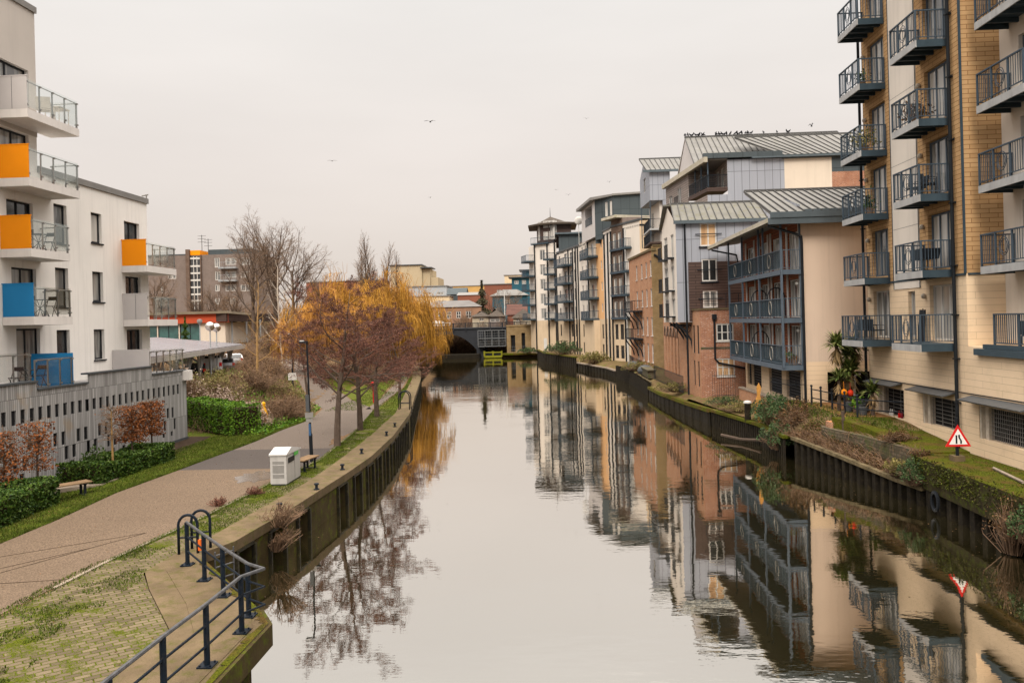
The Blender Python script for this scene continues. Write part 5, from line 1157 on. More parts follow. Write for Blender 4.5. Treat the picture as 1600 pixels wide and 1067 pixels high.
mb = MB(); rv.box(mb, -.1, rv.len + .1, zw, zw + .25, -.5, .15); fc.box(mb, .2, fc.len, zw + .5, zw + .66, -.3, .1); mb.prism([rv.P(0, -.5, 0)[:2], rv.P(rv.len, -.02, 0)[:2], (X9b + 3, Y9 + .51), (X9b + 5, 100)], zw - .1, zw + .1); mb.build('parapet', CONC, t)
for z in (zw - 4.0 - 2.3, zw - 7.1 - 2.4):
    s0 = rv.px(988, 440)[0]; s1 = rv.px(1003, 440)[0]; p = MB(); rv.box(p, s0, s1, z - .15, z, .02, 1.1); dk = p.build('iron_balcony', IRON, t); p = MB(); s = s0
    while s < s1: rv.box(p, s, s + .03, z, z + 1.1, 1.06, 1.09); s += .3
    rv.box(p, s0, s1, z + 1.1, z + 1.16, 1.03, 1.1)
    for dd in (.3, .6, .9): rv.box(p, s1 - .03, s1, z, z + 1.1, dd, dd + .03)
    rv.box(p, s1 - .04, s1, z + 1.1, z + 1.16, .02, 1.03); p.build('railing', IRON, dk)
    for s in (s0 + .3, (s0 + s1) / 2, s1 - .2): p = MB(); p.tube([rv.P(s, 1.05, z - .15), rv.P(s, .75, z - .7), rv.P(s, .25, z - 1.3), rv.P(s, .05, z - 2.1)], .08, 5); p.tube([rv.P(s, .5, z - .15), rv.P(s, .1, z - .9)], .05, 5); p.build('curved_bracket', IRON, dk)
p = MB(); p.tube([(X9 + .3, Y9 - .1, zw - .4), (X9 + 1.3, Y9 - .1, zw - 1.1), (X9 + 1.9, Y9 - .1, zw - 1.2), (X9 + 1.9, Y9 - .1, 1.2)], .12, 6); p.tube([(X9 + 1.3, Y9 - .12, zw + .2), (X9 + 1.35, Y9 - .12, zw - 1)], .1, 6); p.build('drainpipe', PIPE, t)
# ================================================================ long white apartments and tower at the bend
def block(name, lab, segs, zt, mats, zsplit=6.8):
    pass
def facade_unit(par, f, s0, s1, zt, m_up, m_low, holes, zs=6.85, d=0.):
    mb = MB(); sheet(mb, f, s0, s1, zs, zt, holes, d, .15); mb.build('upper_wall', m_up, par)
    mb = MB(); sheet(mb, f, s0, s1, .8, zs, holes, d, .15); mb.build('base_wall', m_low, par)
def simple_rail(p, f, a, b, z, d, pitch=.22):
    f.box(p, a, b, z + 1.02, z + 1.1, d - .06, d); f.box(p, a, b, z + .05, z + .1, d - .04, d); s = a
    while s < b: f.box(p, s, s + .035, z, z + 1.05, d - .04, d - .01); s += pitch
def far_balcony(par, f, a, b, z, proj=1.2):
    p = MB(); f.box(p, a, b, z - .25, z, .02, proj); dk = p.build('balcony', FASC, par); p = MB(); simple_rail(p, f, a, b, z, proj)
    e = Fr(f.P(b, proj, 0)[:2], f.P(b, 0, 0)[:2]); simple_rail(p, e, 0, proj - .1, z, 0); p.build('railing', BSTEEL, dk)
N1 = (ay(1003, 500, 100)[0], 100.); N2 = (ay(958, 500, 107)[0], 107.); N3 = (ay(908, 500, 127)[0], 127.); N4 = (ay(872, 500, 141)[0], 141.); N5 = (ay(856, 500, 147)[0], 147.)
t = thing('apartment_block', 'long white and apricot riverside block with stacked dark balconies and slate penthouse', 'building', (8, 107, 1.2))
fA = Fr(N2, N1); fB = Fr(N3, N2); fC = Fr(N4, N3)
lev = [6.95, 9.95, 12.95, 15.95]; ZA = 19.0
def pc(f, x): return f.px(x, 500)[0]
def cols_h(f, xs, zz, hgt, base=True, wpx=None):
    o = []
    for a, b in xs:
        for z in zz: o.append((pc(f, a), pc(f, b), z, z + hgt))
        if base: o.append((pc(f, a), pc(f, b), 1.6, 3.3)); o.append((pc(f, a), pc(f, b), 4.1, 6.1))
    return o
# near part: brick bay, white returns
bx0, bx1 = pc(fA, 959), pc(fA, 976.5)
hA = cols_h(fA, [(961, 966), (969, 974.5)], [z + .1 for z in lev], 2.1)
mb = MB(); sheet(mb, fA, 0, fA.len, 6.85, ZA, hA, 0, .15); mb.build('upper_wall', WHITE_R, t)
mb = MB(); sheet(mb, fA, 0, fA.len, .8, 6.85, hA, 0, .15); mb.build('base_wall', TAN, t)
mb = MB(); sheet(mb, fA, max(0, bx0), bx1, 6.9, ZA + .9, hA, .04, 0, edge=.04); mb.build('brick_bay', BRICK_D, t)
ea = Fr(N1, (N1[0] + 9, N1[1])); mb = MB(); sheet(mb, ea, 0, 9, .8, ZA, [], 0); mb.build('end_wall', TAN, t)
for h in hA: window(fA, h, t, PALEF if h[2] > 6.5 else DARKF, GLASS_M if h[2] > 6.5 else GLASS_D, 0, 0, .12, .12)
for z in lev:
    p = MB(); a, b = max(0.05, bx0), bx1; fA.box(p, a, b, z - .2, z, .05, .4); simple_rail(p, fA, a, b, z, .4, .25); p.build('juliet_rail', BSTEEL, t)
    far_balcony(t, fA, pc(fA, 981), pc(fA, 990), z, .9)
# middle part
seg = [(pc(fB, 908.5), pc(fB, 921), WHITE_R), (pc(fB, 921), pc(fB, 934), CREAM), (pc(fB, 934), pc(fB, 945), APRI), (pc(fB, 945), fB.len, WHITE_R)]
hB = cols_h(fB, [(911, 913.5), (917, 920)], [z + .1 for z in lev], 2.1) + cols_h(fB, [(940.5, 943.5), (945.5, 948.5), (950.5, 953.5)], [], 2.1) + [(pc(fB, 941), pc(fB, 943), z + .9, z + 2.1) for z in lev]
hB += [(pc(fB, 926), pc(fB, 930), z + .05, z + 2.1) for z in lev]
zB_ = 18.9
mb = MB(); sheet(mb, fB, 0, fB.len, .8, 6.85, hB, 0, .15); mb.build('base_wall', TAN, t)
for a, b, m_ in seg: mb = MB(); sheet(mb, fB, a, b, 6.85, zB_, hB, 0, .15); mb.build('upper_wall', m_, t)
mb = MB(); sheet(mb, fB, 0, seg[0][0], 6.85, zB_, [], 0); mb.build('upper_wall', WHITE_R, t)
for h in hB: window(fB, h, t, PALEF if h[2] > 6.5 else DARKF, GLASS_M if h[2] > 6.5 else GLASS_D, 0, 0, .12, .12)
mb = MB(); fB.box(mb, pc(fB, 922), pc(fB, 938), .8, 6.7, .02, .9); mb.build('base_pier', TAN, t)
for z in lev:
    far_balcony(t, fB, pc(fB, 923), pc(fB, 937), z, 1.5)
    for a, b in ((910, 914.5), (916.5, 920.8)): p = MB(); simple_rail(p, fB, pc(fB, a), pc(fB, b), z, .25, .28); p.build('juliet_rail', BSTEEL, t)
# far part
hC = cols_h(fC, [(893, 896), (899, 902)], [z + .1 for z in lev], 1.9) + cols_h(fC, [(875.5, 877.5)], [z + .8 for z in lev], 1.2) + [(pc(fC, 884), pc(fC, 888), z + .05, z + 2.1) for z in lev]
mb = MB(); sheet(mb, fC, 0, fC.len, 6.85, 18.6, hC, 0, .15); mb.build('upper_wall', WHITE_R, t); mb = MB(); sheet(mb, fC, 0, fC.len, .8, 6.85, hC, 0, .15); mb.build('base_wall', TAN, t)
for h in hC: window(fC, h, t, DARKF, GLASS_M if h[2] > 6.5 else GLASS_D, 0, 0, .12, .12)
for z in lev: far_balcony(t, fC, pc(fC, 881), pc(fC, 898), z, 1.6)
# pipes
for f, x in ((fA, 958.5), (fA, 978.5), (fB, 922), (fB, 953.5), (fB, 948), (fC, 891), (fC, 898), (fC, 902.5), (fC, 906), (fC, 870)):
    s = max(.1, min(f.len - .1, pc(f, x))); p = MB(); p.tube([f.P(s, .12, 1), f.P(s, .12, 18.5)], .10, 6); p.build('drainpipe', PIPE, t)
for f, x in ((fA, 980.5), (fB, 920.2), (fB, 952)):
    s = max(.1, min(f.len - .1, pc(f, x))); p = MB(); f.box(p, s - .22, s + .22, 1, 18.4, .02, .08); p.build('white_strip', PALEF, t)
mb = MB(); fA.box(mb, 0, fA.len + .05, ZA, ZA + .25, -.4, .12); fB.box(mb, 0, fB.len, zB_, zB_ + .22, -.4, .1); fC.box(mb, 0, fC.len, 18.6, 18.85, -.4, .1); mb.build('parapet', COPING_D, t)
mb = MB(); mb.prism([N4, N3, N2, N1, (N1[0] + 9, N1[1]), (16, 141)], 18.3, 18.55); mb.build('flat_roof', COPING_D, t)
# penthouses
cx0 = ay(958, 320, 104)[0]; pz = ay(958, 303, 112)[1]
t2 = t
Xp, Yp = ay(929, 320, 113)[0], 113.; zt_ = ay(929, 313, Yp)[1]
fp1 = Fr((ay(908, 320, 122)[0], 122), (Xp, Yp)); fp2 = Fr((Xp, Yp), (Xp + 10, Yp - 1.5))
x2, z2 = ay(958, 305, 109); x3, z3 = ay(1012, 300, 109)
mb = MB(); hp = [(fp2.len * .55, fp2.len * .62, 21.5, 23.3), (fp2.len * .68, fp2.len * .75, 21.5, 23.3)]
sheet(mb, fp2, 0, fp2.len, 17.5, zt_, [], 0); fp3 = Fr((x2, 109), (x3 + 1, 109)); sheet(mb, fp3, 0, fp3.len, 18.5, z2 - .1, [], 0); fp4 = Fr((Xp, Yp), (x2, 109)); sheet(mb, fp4, 0, fp4.len, 18, z2 - .1, [(fp4.len * .55, fp4.len * .7, 21, 23), (fp4.len * .8, fp4.len * .93, 21, 23)], 0, .1)
mb.build('penthouse_wall', SLATEB, t2)
for h in ((fp4.len * .55, fp4.len * .7, 21, 23), (fp4.len * .8, fp4.len * .93, 21, 23)): window(fp4, h, t2, PALEF, GLASS_C, 0, 0)
hq = [(fp1.len * .3, fp1.len * .8, 20.5, 23.2)]
mb = MB(); sheet(mb, fp1, 0, fp1.len, 18.5, zt_, hq, 0, 1.0); mb.build('penthouse_front', GREYP, t2); p = MB(); fp1.box(p, hq[0][0], hq[0][1], 20.5, 23.2, -1.05, -1.0); p.build('loggia_back', GLASS_D, t2); p = MB(); simple_rail(p, fp1, hq[0][0], hq[0][1], 20.5, .05, .3); p.build('loggia_rail', BSTEEL, t2)
mb = MB(); a = fp1.P(-.6, .7, 0); b = fp1.P(fp1.len + .2, .7, 0)
mb.hexa([(a[0], a[1], zt_ - .3), (b[0], b[1], zt_ - .05), (x2, 108.7, z2 - .1), (x2 + 3, 123, z2 - .4), (a[0], a[1], zt_ + .1), (b[0], b[1], zt_ + .35), (x2, 108.7, z2 + .15), (x2 + 3, 123, z2)])
mb.hexa([(x2 - .2, 108.6, z2 - .1), (x3 + 2, 108.6, z3 - .1), (x3 + 2, 121, z3 - .1), (x2 - .2, 121, z2 - .1), (x2 - .2, 108.6, z2 + .15), (x3 + 2, 108.6, z3 + .15), (x3 + 2, 121, z3 + .15), (x2 - .2, 121, z2 + .15)]); mb.build('penthouse_roof', COPING_G, t2)
# lower canopy roof over the brick bay
x4, z4 = ay(946, 352, 104); x5, z5 = ay(962, 348, 101)
mb = MB(); mb.prism([fA.P(-.8, 1.0, 0)[:2], fA.P(pc(fA, 976), 1.0, 0)[:2], fA.P(pc(fA, 976), -8, 0)[:2], fA.P(-.8, -8, 0)[:2]], ZA + .95, ZA + 1.3); mb.build('canopy_roof', FASCIA_P, t2)
mb = MB(); eb = Fr(fA.P(bx1, .0, 0)[:2], (fA.P(bx1, 0, 0)[0] + 7, fA.P(bx1, 0, 0)[1])); sheet(mb, eb, 0, eb.len, ZA - .3, ZA + .95, [(2.5, 5.5, ZA - .1, ZA + .9)], 0); mb.build('attic_wall', BRICK_G, t2)
mb = MB(); ff = Fr((N1[0] - 1.2, N1[1] + 1.5), (N1[0] + 5, N1[1] - .5)); mb.build  # noqa
p = MB(); p.ball(ay(904, 345, 124)[0:1] + (124, ay(904, 345, 124)[1]), .65, 7, (1, .3, 1)); p.tube([(ay(904, 345, 124)[0], 124.2, 18.5), (ay(904, 345, 124)[0], 124.2, 21.8)], .05, 5); p.build('satellite_dish', PALEF, t2)

t = thing('tower_block', 'slim white riverside tower with a dark glazed top under a pointed brown roof', 'tower', (-2, 148, 1.2))
TX0, _ = ay(838, 500, 148); TX1, _ = ay(856, 500, 147); T0 = (TX0, 148.); T1 = (TX1 + .3, 146.2); T2 = (ay(872, 500, 144)[0], 144.5)
fL = Fr((TX0 - 1.2, 152), T0); fM = Fr(T0, T1); fN = Fr(T1, T2)
lt = [7.2, 9.9, 12.6, 15.3, 18.0]; sA_, sB_ = fM.len * .38, fM.len * .78
hM = [(sA_, sB_, z, z + 1.9) for z in lt]
for f in (fL, fM, fN):
    hh_ = hM if f is fM else []
    mb = MB(); sheet(mb, f, 0, f.len, 6.85, 20.9, hh_, 0, .15); mb.build('upper_wall', WHITE_R, t); mb = MB(); sheet(mb, f, 0, f.len, .8, 6.85, [], 0); mb.build('base_wall', TAN, t)
for h in hM: window(fM, h, t, PALEF, GLASS_M, 1, 0, .12, .1)
p = MB(); fM.box(p, fM.len * .55, fM.len * .78, 1.6, 3.6, .02, .06); p.build('door', PALEF, t)
for z in lt: far_balcony(t, fN, .3, fN.len - .2, z, 1.5); far_balcony(t, fL, .2, fL.len - .4, z, 1.6)
for f, s in ((fM, .08), (fM, fM.len - .05), (fN, fN.len * .85)): p = MB(); p.tube([f.P(s, .15, 1), f.P(s, .15, 20.9)], .12, 6); p.build('drainpipe', PIPE, t)
p = MB(); fM.box(p, -.5, fM.len + .5, 20.9, 21.1, -.5, .5); simple_rail(p, fM, -.5, fM.len + .5, 21.1, .5, .3); simple_rail(p, fN, 0, fN.len, 20.95, .4, .3); p.build('roof_terrace', FASC, t)
ZT2 = ay(870, 352, 148)[1]; a0 = ay(839, 380, 149)[0]; a1 = ay(852, 380, 147)[0]; a2 = ay(893, 380, 147)[0]
tp = [(a0, 150.), (a0 + .8, 148.2), (a1 + .6, 147.4), (a2, 147.6), (a2, 156), (a0, 156)]
hT = {1: [(.5, 1.9, 21.8, 23.3), (.5, 1.9, 24.0, 25.3), (2.5, 2.9, 21.8, 25.3)], 2: [(.4, 1.6, 21.8, 25.3)], 0: [(.3, 1.5, 21.8, 25.3)]}
mb = MB(); fs2 = shell(mb, tp, 20.9, ZT2, hT, roof=False); mb.build('glazed_top', BROWN, t)
for k, hl in hT.items():
    for h in hl: window(fs2[k], h, t, PALEF, GLASS_C, 1, 2, .12, .09)
cxm, cym = (a0 + a2) / 2 - .6, 151.5; ap = ay(866, 341, 150)[1]
mb = MB(); ring = [(a0 - 1.6, 149.6), (a0 + .4, 147.2), (a1 + 1, 146.2), (a2 + 1.1, 146.6), (a2 + 1.1, 157), (a0 - 1.6, 157)]; n = len(ring)
mb.v += [(x, y, ZT2) for x, y in ring] + [(x, y, ZT2 + .3) for x, y in ring] + [(cxm + (x - cxm) * .55, cym + (y - cym) * .55, ZT2 + .75) for x, y in ring] + [(cxm, cym, ap + .5)]
for i in range(n): j = (i + 1) % n; mb.f += [(i, j, n + j, n + i), (n + i, n + j, 2 * n + j, 2 * n + i), (2 * n + i, 2 * n + j, 3 * n)]
mb.f.append(tuple(range(n - 1, -1, -1))); r = mb.build('roof', TILE, t); p = MB(); p.tube([(cxm, cym, ap), (cxm, cym, ap + 2.2)], [.08, .02], 5); p.build('finial', PIPE, r)
# small slate blue flat topped link between tower and white block
xl0 = ay(886, 360, 143)[0]; xl1 = ay(905, 360, 143)[0]; mb = MB(); zq = ay(890, 366, 143)[1]; mb.box(xl0 - 1.5, xl1 + 1, 143, 150, 18.4, zq); mb.build('link_penthouse', SLATEB, t)
mb = MB(); mb.box(xl0 - 2.2, xl1 + 2, 142.4, 150.5, zq, zq + .3); mb.build('link_roof', FASCIA_B, t)

# ================================================================ bridge
t = thing('road_bridge', 'grey iron arch road bridge crossing the river with a dark parapet', 'bridge', (-12, 158, 0))
YB0, YB1 = 156., 166.; bf = Fr((-33, YB0), (1, YB0)); zdk = bf.px(740, 514)[1]; zpp = zdk + .9
IRONB = mat('grey_painted_ironwork', (.028, .03, .035), .6, .15, 1, streak=.3); STN = BRICK_G
xs_ = [bf.px(x, 530)[0] for x in (686, 746, 792)]
mb = MB(); n = 32; a, b = bf.px(652, 530)[0], xs_[1]
def arch(s): u = (s - (a + b) / 2) / ((b - a) / 2); return zdk - .95 - 3.4 * max(0, abs(u)) ** 2.2
for i in range(n):
    s0 = a + (b - a) * i / n; s1 = a + (b - a) * (i + 1) / n
    mb.hexa([bf.P(s0, 0, arch(s0)), bf.P(s1, 0, arch(s1)), bf.P(s1, -9, arch(s1)), bf.P(s0, -9, arch(s0)), bf.P(s0, 0, zdk), bf.P(s1, 0, zdk), bf.P(s1, -9, zdk), bf.P(s0, -9, zdk)])
mb.build('arch_span', IRONB, t)
mb = MB(); bf.box(mb, xs_[1] + 1.21, xs_[2] - .01, zdk - 2.3, zdk - .005, -9, -.6); bf.box(mb, xs_[1] + 1.21, xs_[2] - .01, zdk - .5, zdk - .004, -.59, 0); mb.build('side_span', PIPE, t)
mb = MB(); bf.box(mb, a - 8, bf.len, zdk, zdk + .25, -9.6, .2); mb.build('deck', IRONB, t); mb = MB(); bf.box(mb, xs_[1] - .2, xs_[1] + 1.2, 0, zdk, -9, 0.05); mb.build('iron_pier', IRONB, t)
mb = MB(); bf.box(mb, xs_[2], bf.len + 6, 0, zdk, -9, .1); bf.box(mb, a - 9, a - .01, 0, zdk, -9, 0); mb.build('stone_pier', STONEW, t)
p = MB(); s = a - 8
while s < bf.len: bf.box(p, s, s + .09, zdk + .25, zpp + .2, .05, .12); s += .26
bf.box(p, a - 8, bf.len, zpp + .2, zpp + .32, .0, .18); s = a
while s < bf.len: bf.box(p, s, s + .16, zdk - .35, zpp + .35, .02, .22); s += 2.4
p.build('parapet', IRONB, t)
p = MB(); p.box(-34, 10, YB0 + .3, YB1 - .6, zdk + .252, zdk + .27); p.build('carriageway', ROADM, t)
mb = MB(); mb.prism([(-70, 166.6), (-6, 166.6), (-6, 168.1), (-70, 168.1)], 0, 4.6); struct('far_bank', mb, EARTH)
# gauging cage hung on the bridge
t = thing('inspection_cage', 'grey steel inspection cage hanging under the bridge beside its pier', 'cage', (-8, 155, 2))
cf = Fr((bf.P(bf.px(748, 530)[0], .0, 0)[0], 154.6), (bf.P(bf.px(791, 530)[0], 0, 0)[0], 154.6)); zt_, zb_ = cf.px(770, 516)[1], cf.px(770, 541)[1]; zm_ = (zt_ + zb_) / 2
GR_ = mat('galvanised_grey_steel', (.16, .165, .17), .5, .15, 2, metal=.2)
p = MB()
for z in (zt_, zm_, zb_):
    cf.box(p, 0, cf.len, z - .06, z + .06, -.02, .1); cf.box(p, 0, cf.len, z - .06, z + .06, -1.5, -1.4)
for i in range(5):
    s = cf.len * i / 4; cf.box(p, s - .05, s + .05, zb_, zt_, -.02, .1); cf.box(p, s - .04, s + .04, zb_ - .06, zb_ + .06, -1.4, 0)
s = 0
p.build('frame', GR_, t); p = MB()
for zz in (zb_ + .5, zb_ + 1.0, zm_ + .5, zm_ + 1.0): cf.box(p, 0, cf.len, zz - .02, zz + .02, 0, .04)
for i in range(24): s = cf.len * i / 23; cf.box(p, s - .015, s + .015, zb_, zm_ - .3 if i % 2 else zt_, .01, .03)
p.build('mesh_bars', GR_, t); p = MB(); cf.box(p, 0, cf.len, zb_ - .05, zb_, -1.5, 0); cf.box(p, 0, cf.len, zm_ - .1, zm_ - .062, -1.5, 0); p.build('grating', COPING_D, t)
# yellow barrier float
t = thing('river_barrier', 'lime yellow floating barrier frame on the water below the cage', 'barrier', (-9, 151, 0)); YEL = mat('lime_yellow_paint', (.17, .165, .012), .5, .1, 2)
yf = Fr((ay(757, 552, 150)[0], 150), (ay(784, 552, 150)[0], 150)); p = MB()
for z in (.4, 1.1): yf.box(p, 0, yf.len, z - .1, z + .1, -.15, .15)
for k in (0, .5, 1): yf.box(p, yf.len * k - .16, yf.len * k + .13, .3, 1.35, -.16, .16)
yf.box(p, .0, yf.len, .1, .3, -.6, .3)
p.build('frame', YEL, t); p = MB(); yf.box(p, .1, yf.len - .1, .45, 1.05, -.1, -.05); p.build('dark_panel', PIPE, t)
# dark embankment wall and landing under the bridge
t = thing('embankment_wall', 'dark mossy embankment under the bridge arch at the far end of the river', 'wall', (-20, 152, 0)); p = MB(); p.box(-40, ay(748, 555, 152)[0], 151.5, 156, -.5, .75); p.build('wall_face', PILE_R, t)
t = thing('embankment_wall', 'stone quay wall with niches between the cage and the white tower', 'wall', (-4, 154, 0)); xx0 = ay(792, 540, 153)[0]; p = MB()
nf = Fr((xx0, 153), (TX0 + .5, 151.5)); sheet(p, nf, 0, nf.len, -.5, zdk + .3, [(nf.len * .12, nf.len * .26, 1, 4.2), (nf.len * .45, nf.len * .56, 1, 4.6)], 0, .5); nf.box(p, 0, nf.len, zdk + .3, zdk + .6, -1, .1); p.build('wall_face', BRICK_Y, t)
p = MB(); nf.box(p, nf.len * .08, nf.len * .6, .9, 4.7, -.6, -.5); p.build('niche_back', DARK, t); p = MB(); nf.box(p, -.5, nf.len, .5, .8, 0, 2.2); p.build('landing', MOSS, t)
spear_fence('spear_railing', 'thin grey railing along the landing beside the inspection cage', [(xx0 + .5, 150.9), (TX0 - .8, 149.5)], .8, 1.3, .35, (.5, 1), GR_)

# ================================================================ houses beyond the bridge
def simple_house(name, lab, x0, x1, Y, zt, wm, depth=10, zb=1.5, roofm=COPING_G, rows=(), wins_=(), gable=0, winm=PALEF, over=.3, cat='building', glass=None, kind='flat'):
    t = thing(name, lab, cat, (x0, Y, zb)); f = Fr((x0, Y), (x1, Y)); hs = list(wins_)
    mb = MB(); poly = [(x0, Y), (x1, Y), (x1, Y + depth), (x0, Y + depth)]; shell(mb, poly, zb, zt, {0: hs}, roof=True); mb.build('wall', wm, t)
    for h in hs: window(f, h, t, winm, glass or GLASS_M, 1, 1, .12, .12)
    mb = MB()
    if gable:
        a = [(x0 - over, Y - over, zt), (x1 + over, Y - over, zt), (x1 + over, Y + depth + over, zt), (x0 - over, Y + depth + over, zt), (x0 + (depth * .35 if kind == 'hip' else -over), Y + depth / 2, zt + gable), (x1 - (depth * .35 if kind == 'hip' else -over), Y + depth / 2, zt + gable)]
        mb.v += a; mb.f += [(0, 1, 5, 4), (1, 2, 5), (2, 3, 4, 5), (3, 0, 4), (3, 2, 1, 0)]
    else: mb.box(x0 - over, x1 + over, Y - over, Y + depth, zt + .003, zt + .3)
    mb.build('roof', roofm, t); return t, f
def hx(x, Y): return ay(x, 500, Y)[0]
def hz(x, y, Y): return ay(x, y, Y)[1]
BEIGEM = mat('beige_concrete_block', (.42, .345, .23), .9, .06, .1); YELM = mat('yellow_ochre_render', (.48, .30, .11), .85, .05, .2); PBLUE = mat('pale_blue_cladding', (.36, .38, .40), .6, .05, .2); TEAL = mat('teal_painted_wall', (.025, .09, .125), .6, .1, .3); TERRA = mat('terracotta_wall', (.22, .085, .055), .85, .1, .3); CREAM_F = mat('cream_far_wall', (.60, .48, .32), .85, .05, .2)
Y = 330
t, f = simple_house('office_block', 'stepped beige windowless block rising above the golden willow', hx(612, Y), hx(661, Y), Y, hz(640, 415, Y), BEIGEM, 20, 0)
mb = MB(); mb.box(hx(661, Y), hx(673, Y), Y + 1, Y + 20, 0, hz(667, 420, Y)); mb.box(hx(673, Y), hx(685, Y), Y + 2, Y + 20, 0, hz(680, 433, Y)); mb.build('lower_steps', BEIGEM, t); mb = MB(); mb.box(hx(659, Y), hx(677, Y), Y - 1, Y + 10, hz(667, 419, Y), hz(667, 417.5, Y)); mb.box(hx(610, Y), hx(662, Y), Y - .5, Y + 10, hz(640, 415, Y), hz(640, 413.4, Y)); mb.build('roof_edge', COPING_D, t)
Y = 260
simple_house('office_block', 'low pale blue clad block behind the willow with a dark loggia', hx(640, Y), hx(699, Y), Y, hz(670, 448, Y), PBLUE, 15, 0, wins_=[(f_, f_ + 2.2, hz(670, 461, Y), hz(670, 457, Y)) for f_ in (5.3, 9.3)] + [(9.6 + 1.9 + .5, 14.3 - .4 + .0, hz(670, 463, Y), hz(670, 455, Y))][:0])
Y = 235
simple_house('cream_building', 'flat cream building with small dark windows just above the brick terrace', hx(640, Y), hx(703, Y), Y, hz(680, 463.5, Y), CREAM_F, 10, 0, wins_=[(q, q + .9, hz(680, 474, Y), hz(680, 470, Y)) for q in (5.2, 8.6, 10.2)])
simple_house('ochre_building', 'long flat yellow ochre building on the skyline above the bridge', hx(690, 380), hx(760, 380), 380, hz(720, 447.5, 380), YELM, 15, 0)
simple_house('slate_roof_shed', 'dark slate blue sloping shed beside the red brick warehouse beyond the bridge', hx(700, 250), hx(728, 250), 250, hz(710, 460, 250), SLATEB, 9, 0, SLATEB, gable=2.2)
simple_house('brick_shed', 'plain red brick shed under the ochre building', hx(716, 240), hx(756, 240), 240, hz(735, 461, 240), TERRA, 9, 0, COPING_G, gable=1.0)
simple_house('terracotta_flats', 'terracotta flats with two white windows beyond the slim tower', hx(758, 270), hx(830, 270), 270, hz(780, 444.5, 270), TERRA, 12, 0, wins_=[(q, q + 1.4, hz(780, 459, 270), hz(780, 453, 270)) for q in (4.3, 12.6)], winm=PALEF)
simple_house('cream_building', 'small cream penthouse block behind the terracotta flats', hx(790, 290), hx(820, 290), 290, hz(800, 430.5, 290), CREAM_F, 10, 0)
t, f = simple_house('teal_building', 'teal fronted building with an overhanging roof tucked behind the slim tower', hx(801, 255), hx(836, 255), 255, hz(810, 434, 255), TEAL, 8, 0, COPING_D, wins_=[(q, q + 1.3, hz(810, 444, 255), hz(810, 438, 255)) for q in (.9, 3.3, 5.6)], over=1)
mb = MB(); mb.box(hx(818, 256), hx(850, 256), 256, 264, hz(820, 434, 256) + .4, hz(820, 423, 256)); mb.build('upper_storey', TEAL, t); mb = MB(); mb.box(hx(813, 255), hx(850, 255), 255, 264, hz(820, 423, 255), hz(820, 421, 255)); mb.build('upper_roof', COPING_D, t)
simple_house('teal_building', 'low teal and white building with a pale hipped roof beyond the bridge', hx(770, 215), hx(824, 215), 215, hz(790, 462, 215), TEAL, 8, 0, ROOFM, wins_=[(q, q + 1.2, hz(790, 474, 215), hz(790, 467, 215)) for q in (3.6,)], gable=1.8, kind='hip', over=.7)
Y = 182
bw = [(Fr((hx(668, Y), Y), (hx(750, Y), Y)).px(x, 490)[0] for x in (0,))]
f0 = Fr((hx(655, Y), Y), (hx(752, Y), Y)); wn = []
for a, b in ((682, 689), (698, 705), (713, 720), (728, 736)): wn.append((f0.px(a, 490)[0], f0.px(b, 490)[0], hz(700, 498, Y), hz(700, 487, Y)))
simple_house('brick_terrace', 'long brown brick terrace with white framed windows facing the bridge road', hx(655, Y), hx(752, Y), Y, hz(700, 480, Y), mat('far_brown_brick', (.27, .155, .10), .9, .2, .4), 9, 1.5, mat('pale_slate_roof', (.15, .14, .135), .7, .15, .4), wins_=wn, gable=1.6, kind='hip', winm=PALEF, glass=GLASS_D)
Y = 171
def hut(lab, a, b, yt, yb, ridge, wl, wm=mat('weathered_cream_boards', (.42, .36, .27), .8, .1, 1)):
    fH = Fr((hx(a, Y), Y), (hx(b, Y), Y)); hw_ = [(fH.px(q0, 500)[0], fH.px(q1, 500)[0], hz(a, y1_, Y), hz(a, y0_, Y)) for q0, q1, y0_, y1_ in wl]
    simple_house('riverside_hut', lab, hx(a, Y), hx(b, Y), Y, hz(a, yt, Y), wm, 6, 3, TILE, wins_=hw_, gable=ridge, kind='hip', winm=PALEF, glass=GLASS_D, over=.5)
hut('dark roofed hut with a row of small white windows beyond the bridge parapet', 738, 763, 495, 512, 1.2, [(749, 756, 497, 502)])
hut('dark roofed hut with one wide white window beside the flagpole', 763, 787, 495, 512, 1.8, [(766, 781, 498, 503)], BRICK_G)
hut('cream gabled hut under a mossy roof next to the slim tower', 802, 832, 497, 507, 2.0, [(806, 814, 498.5, 502.5)])
simple_house('red_roof_cottage', 'red roofed cottage peeping between the flagpole and the cream hut', hx(793, 178), hx(822, 178), 178, hz(800, 492, 178), TERRA, 7, 2, TILE_R, gable=2.4)
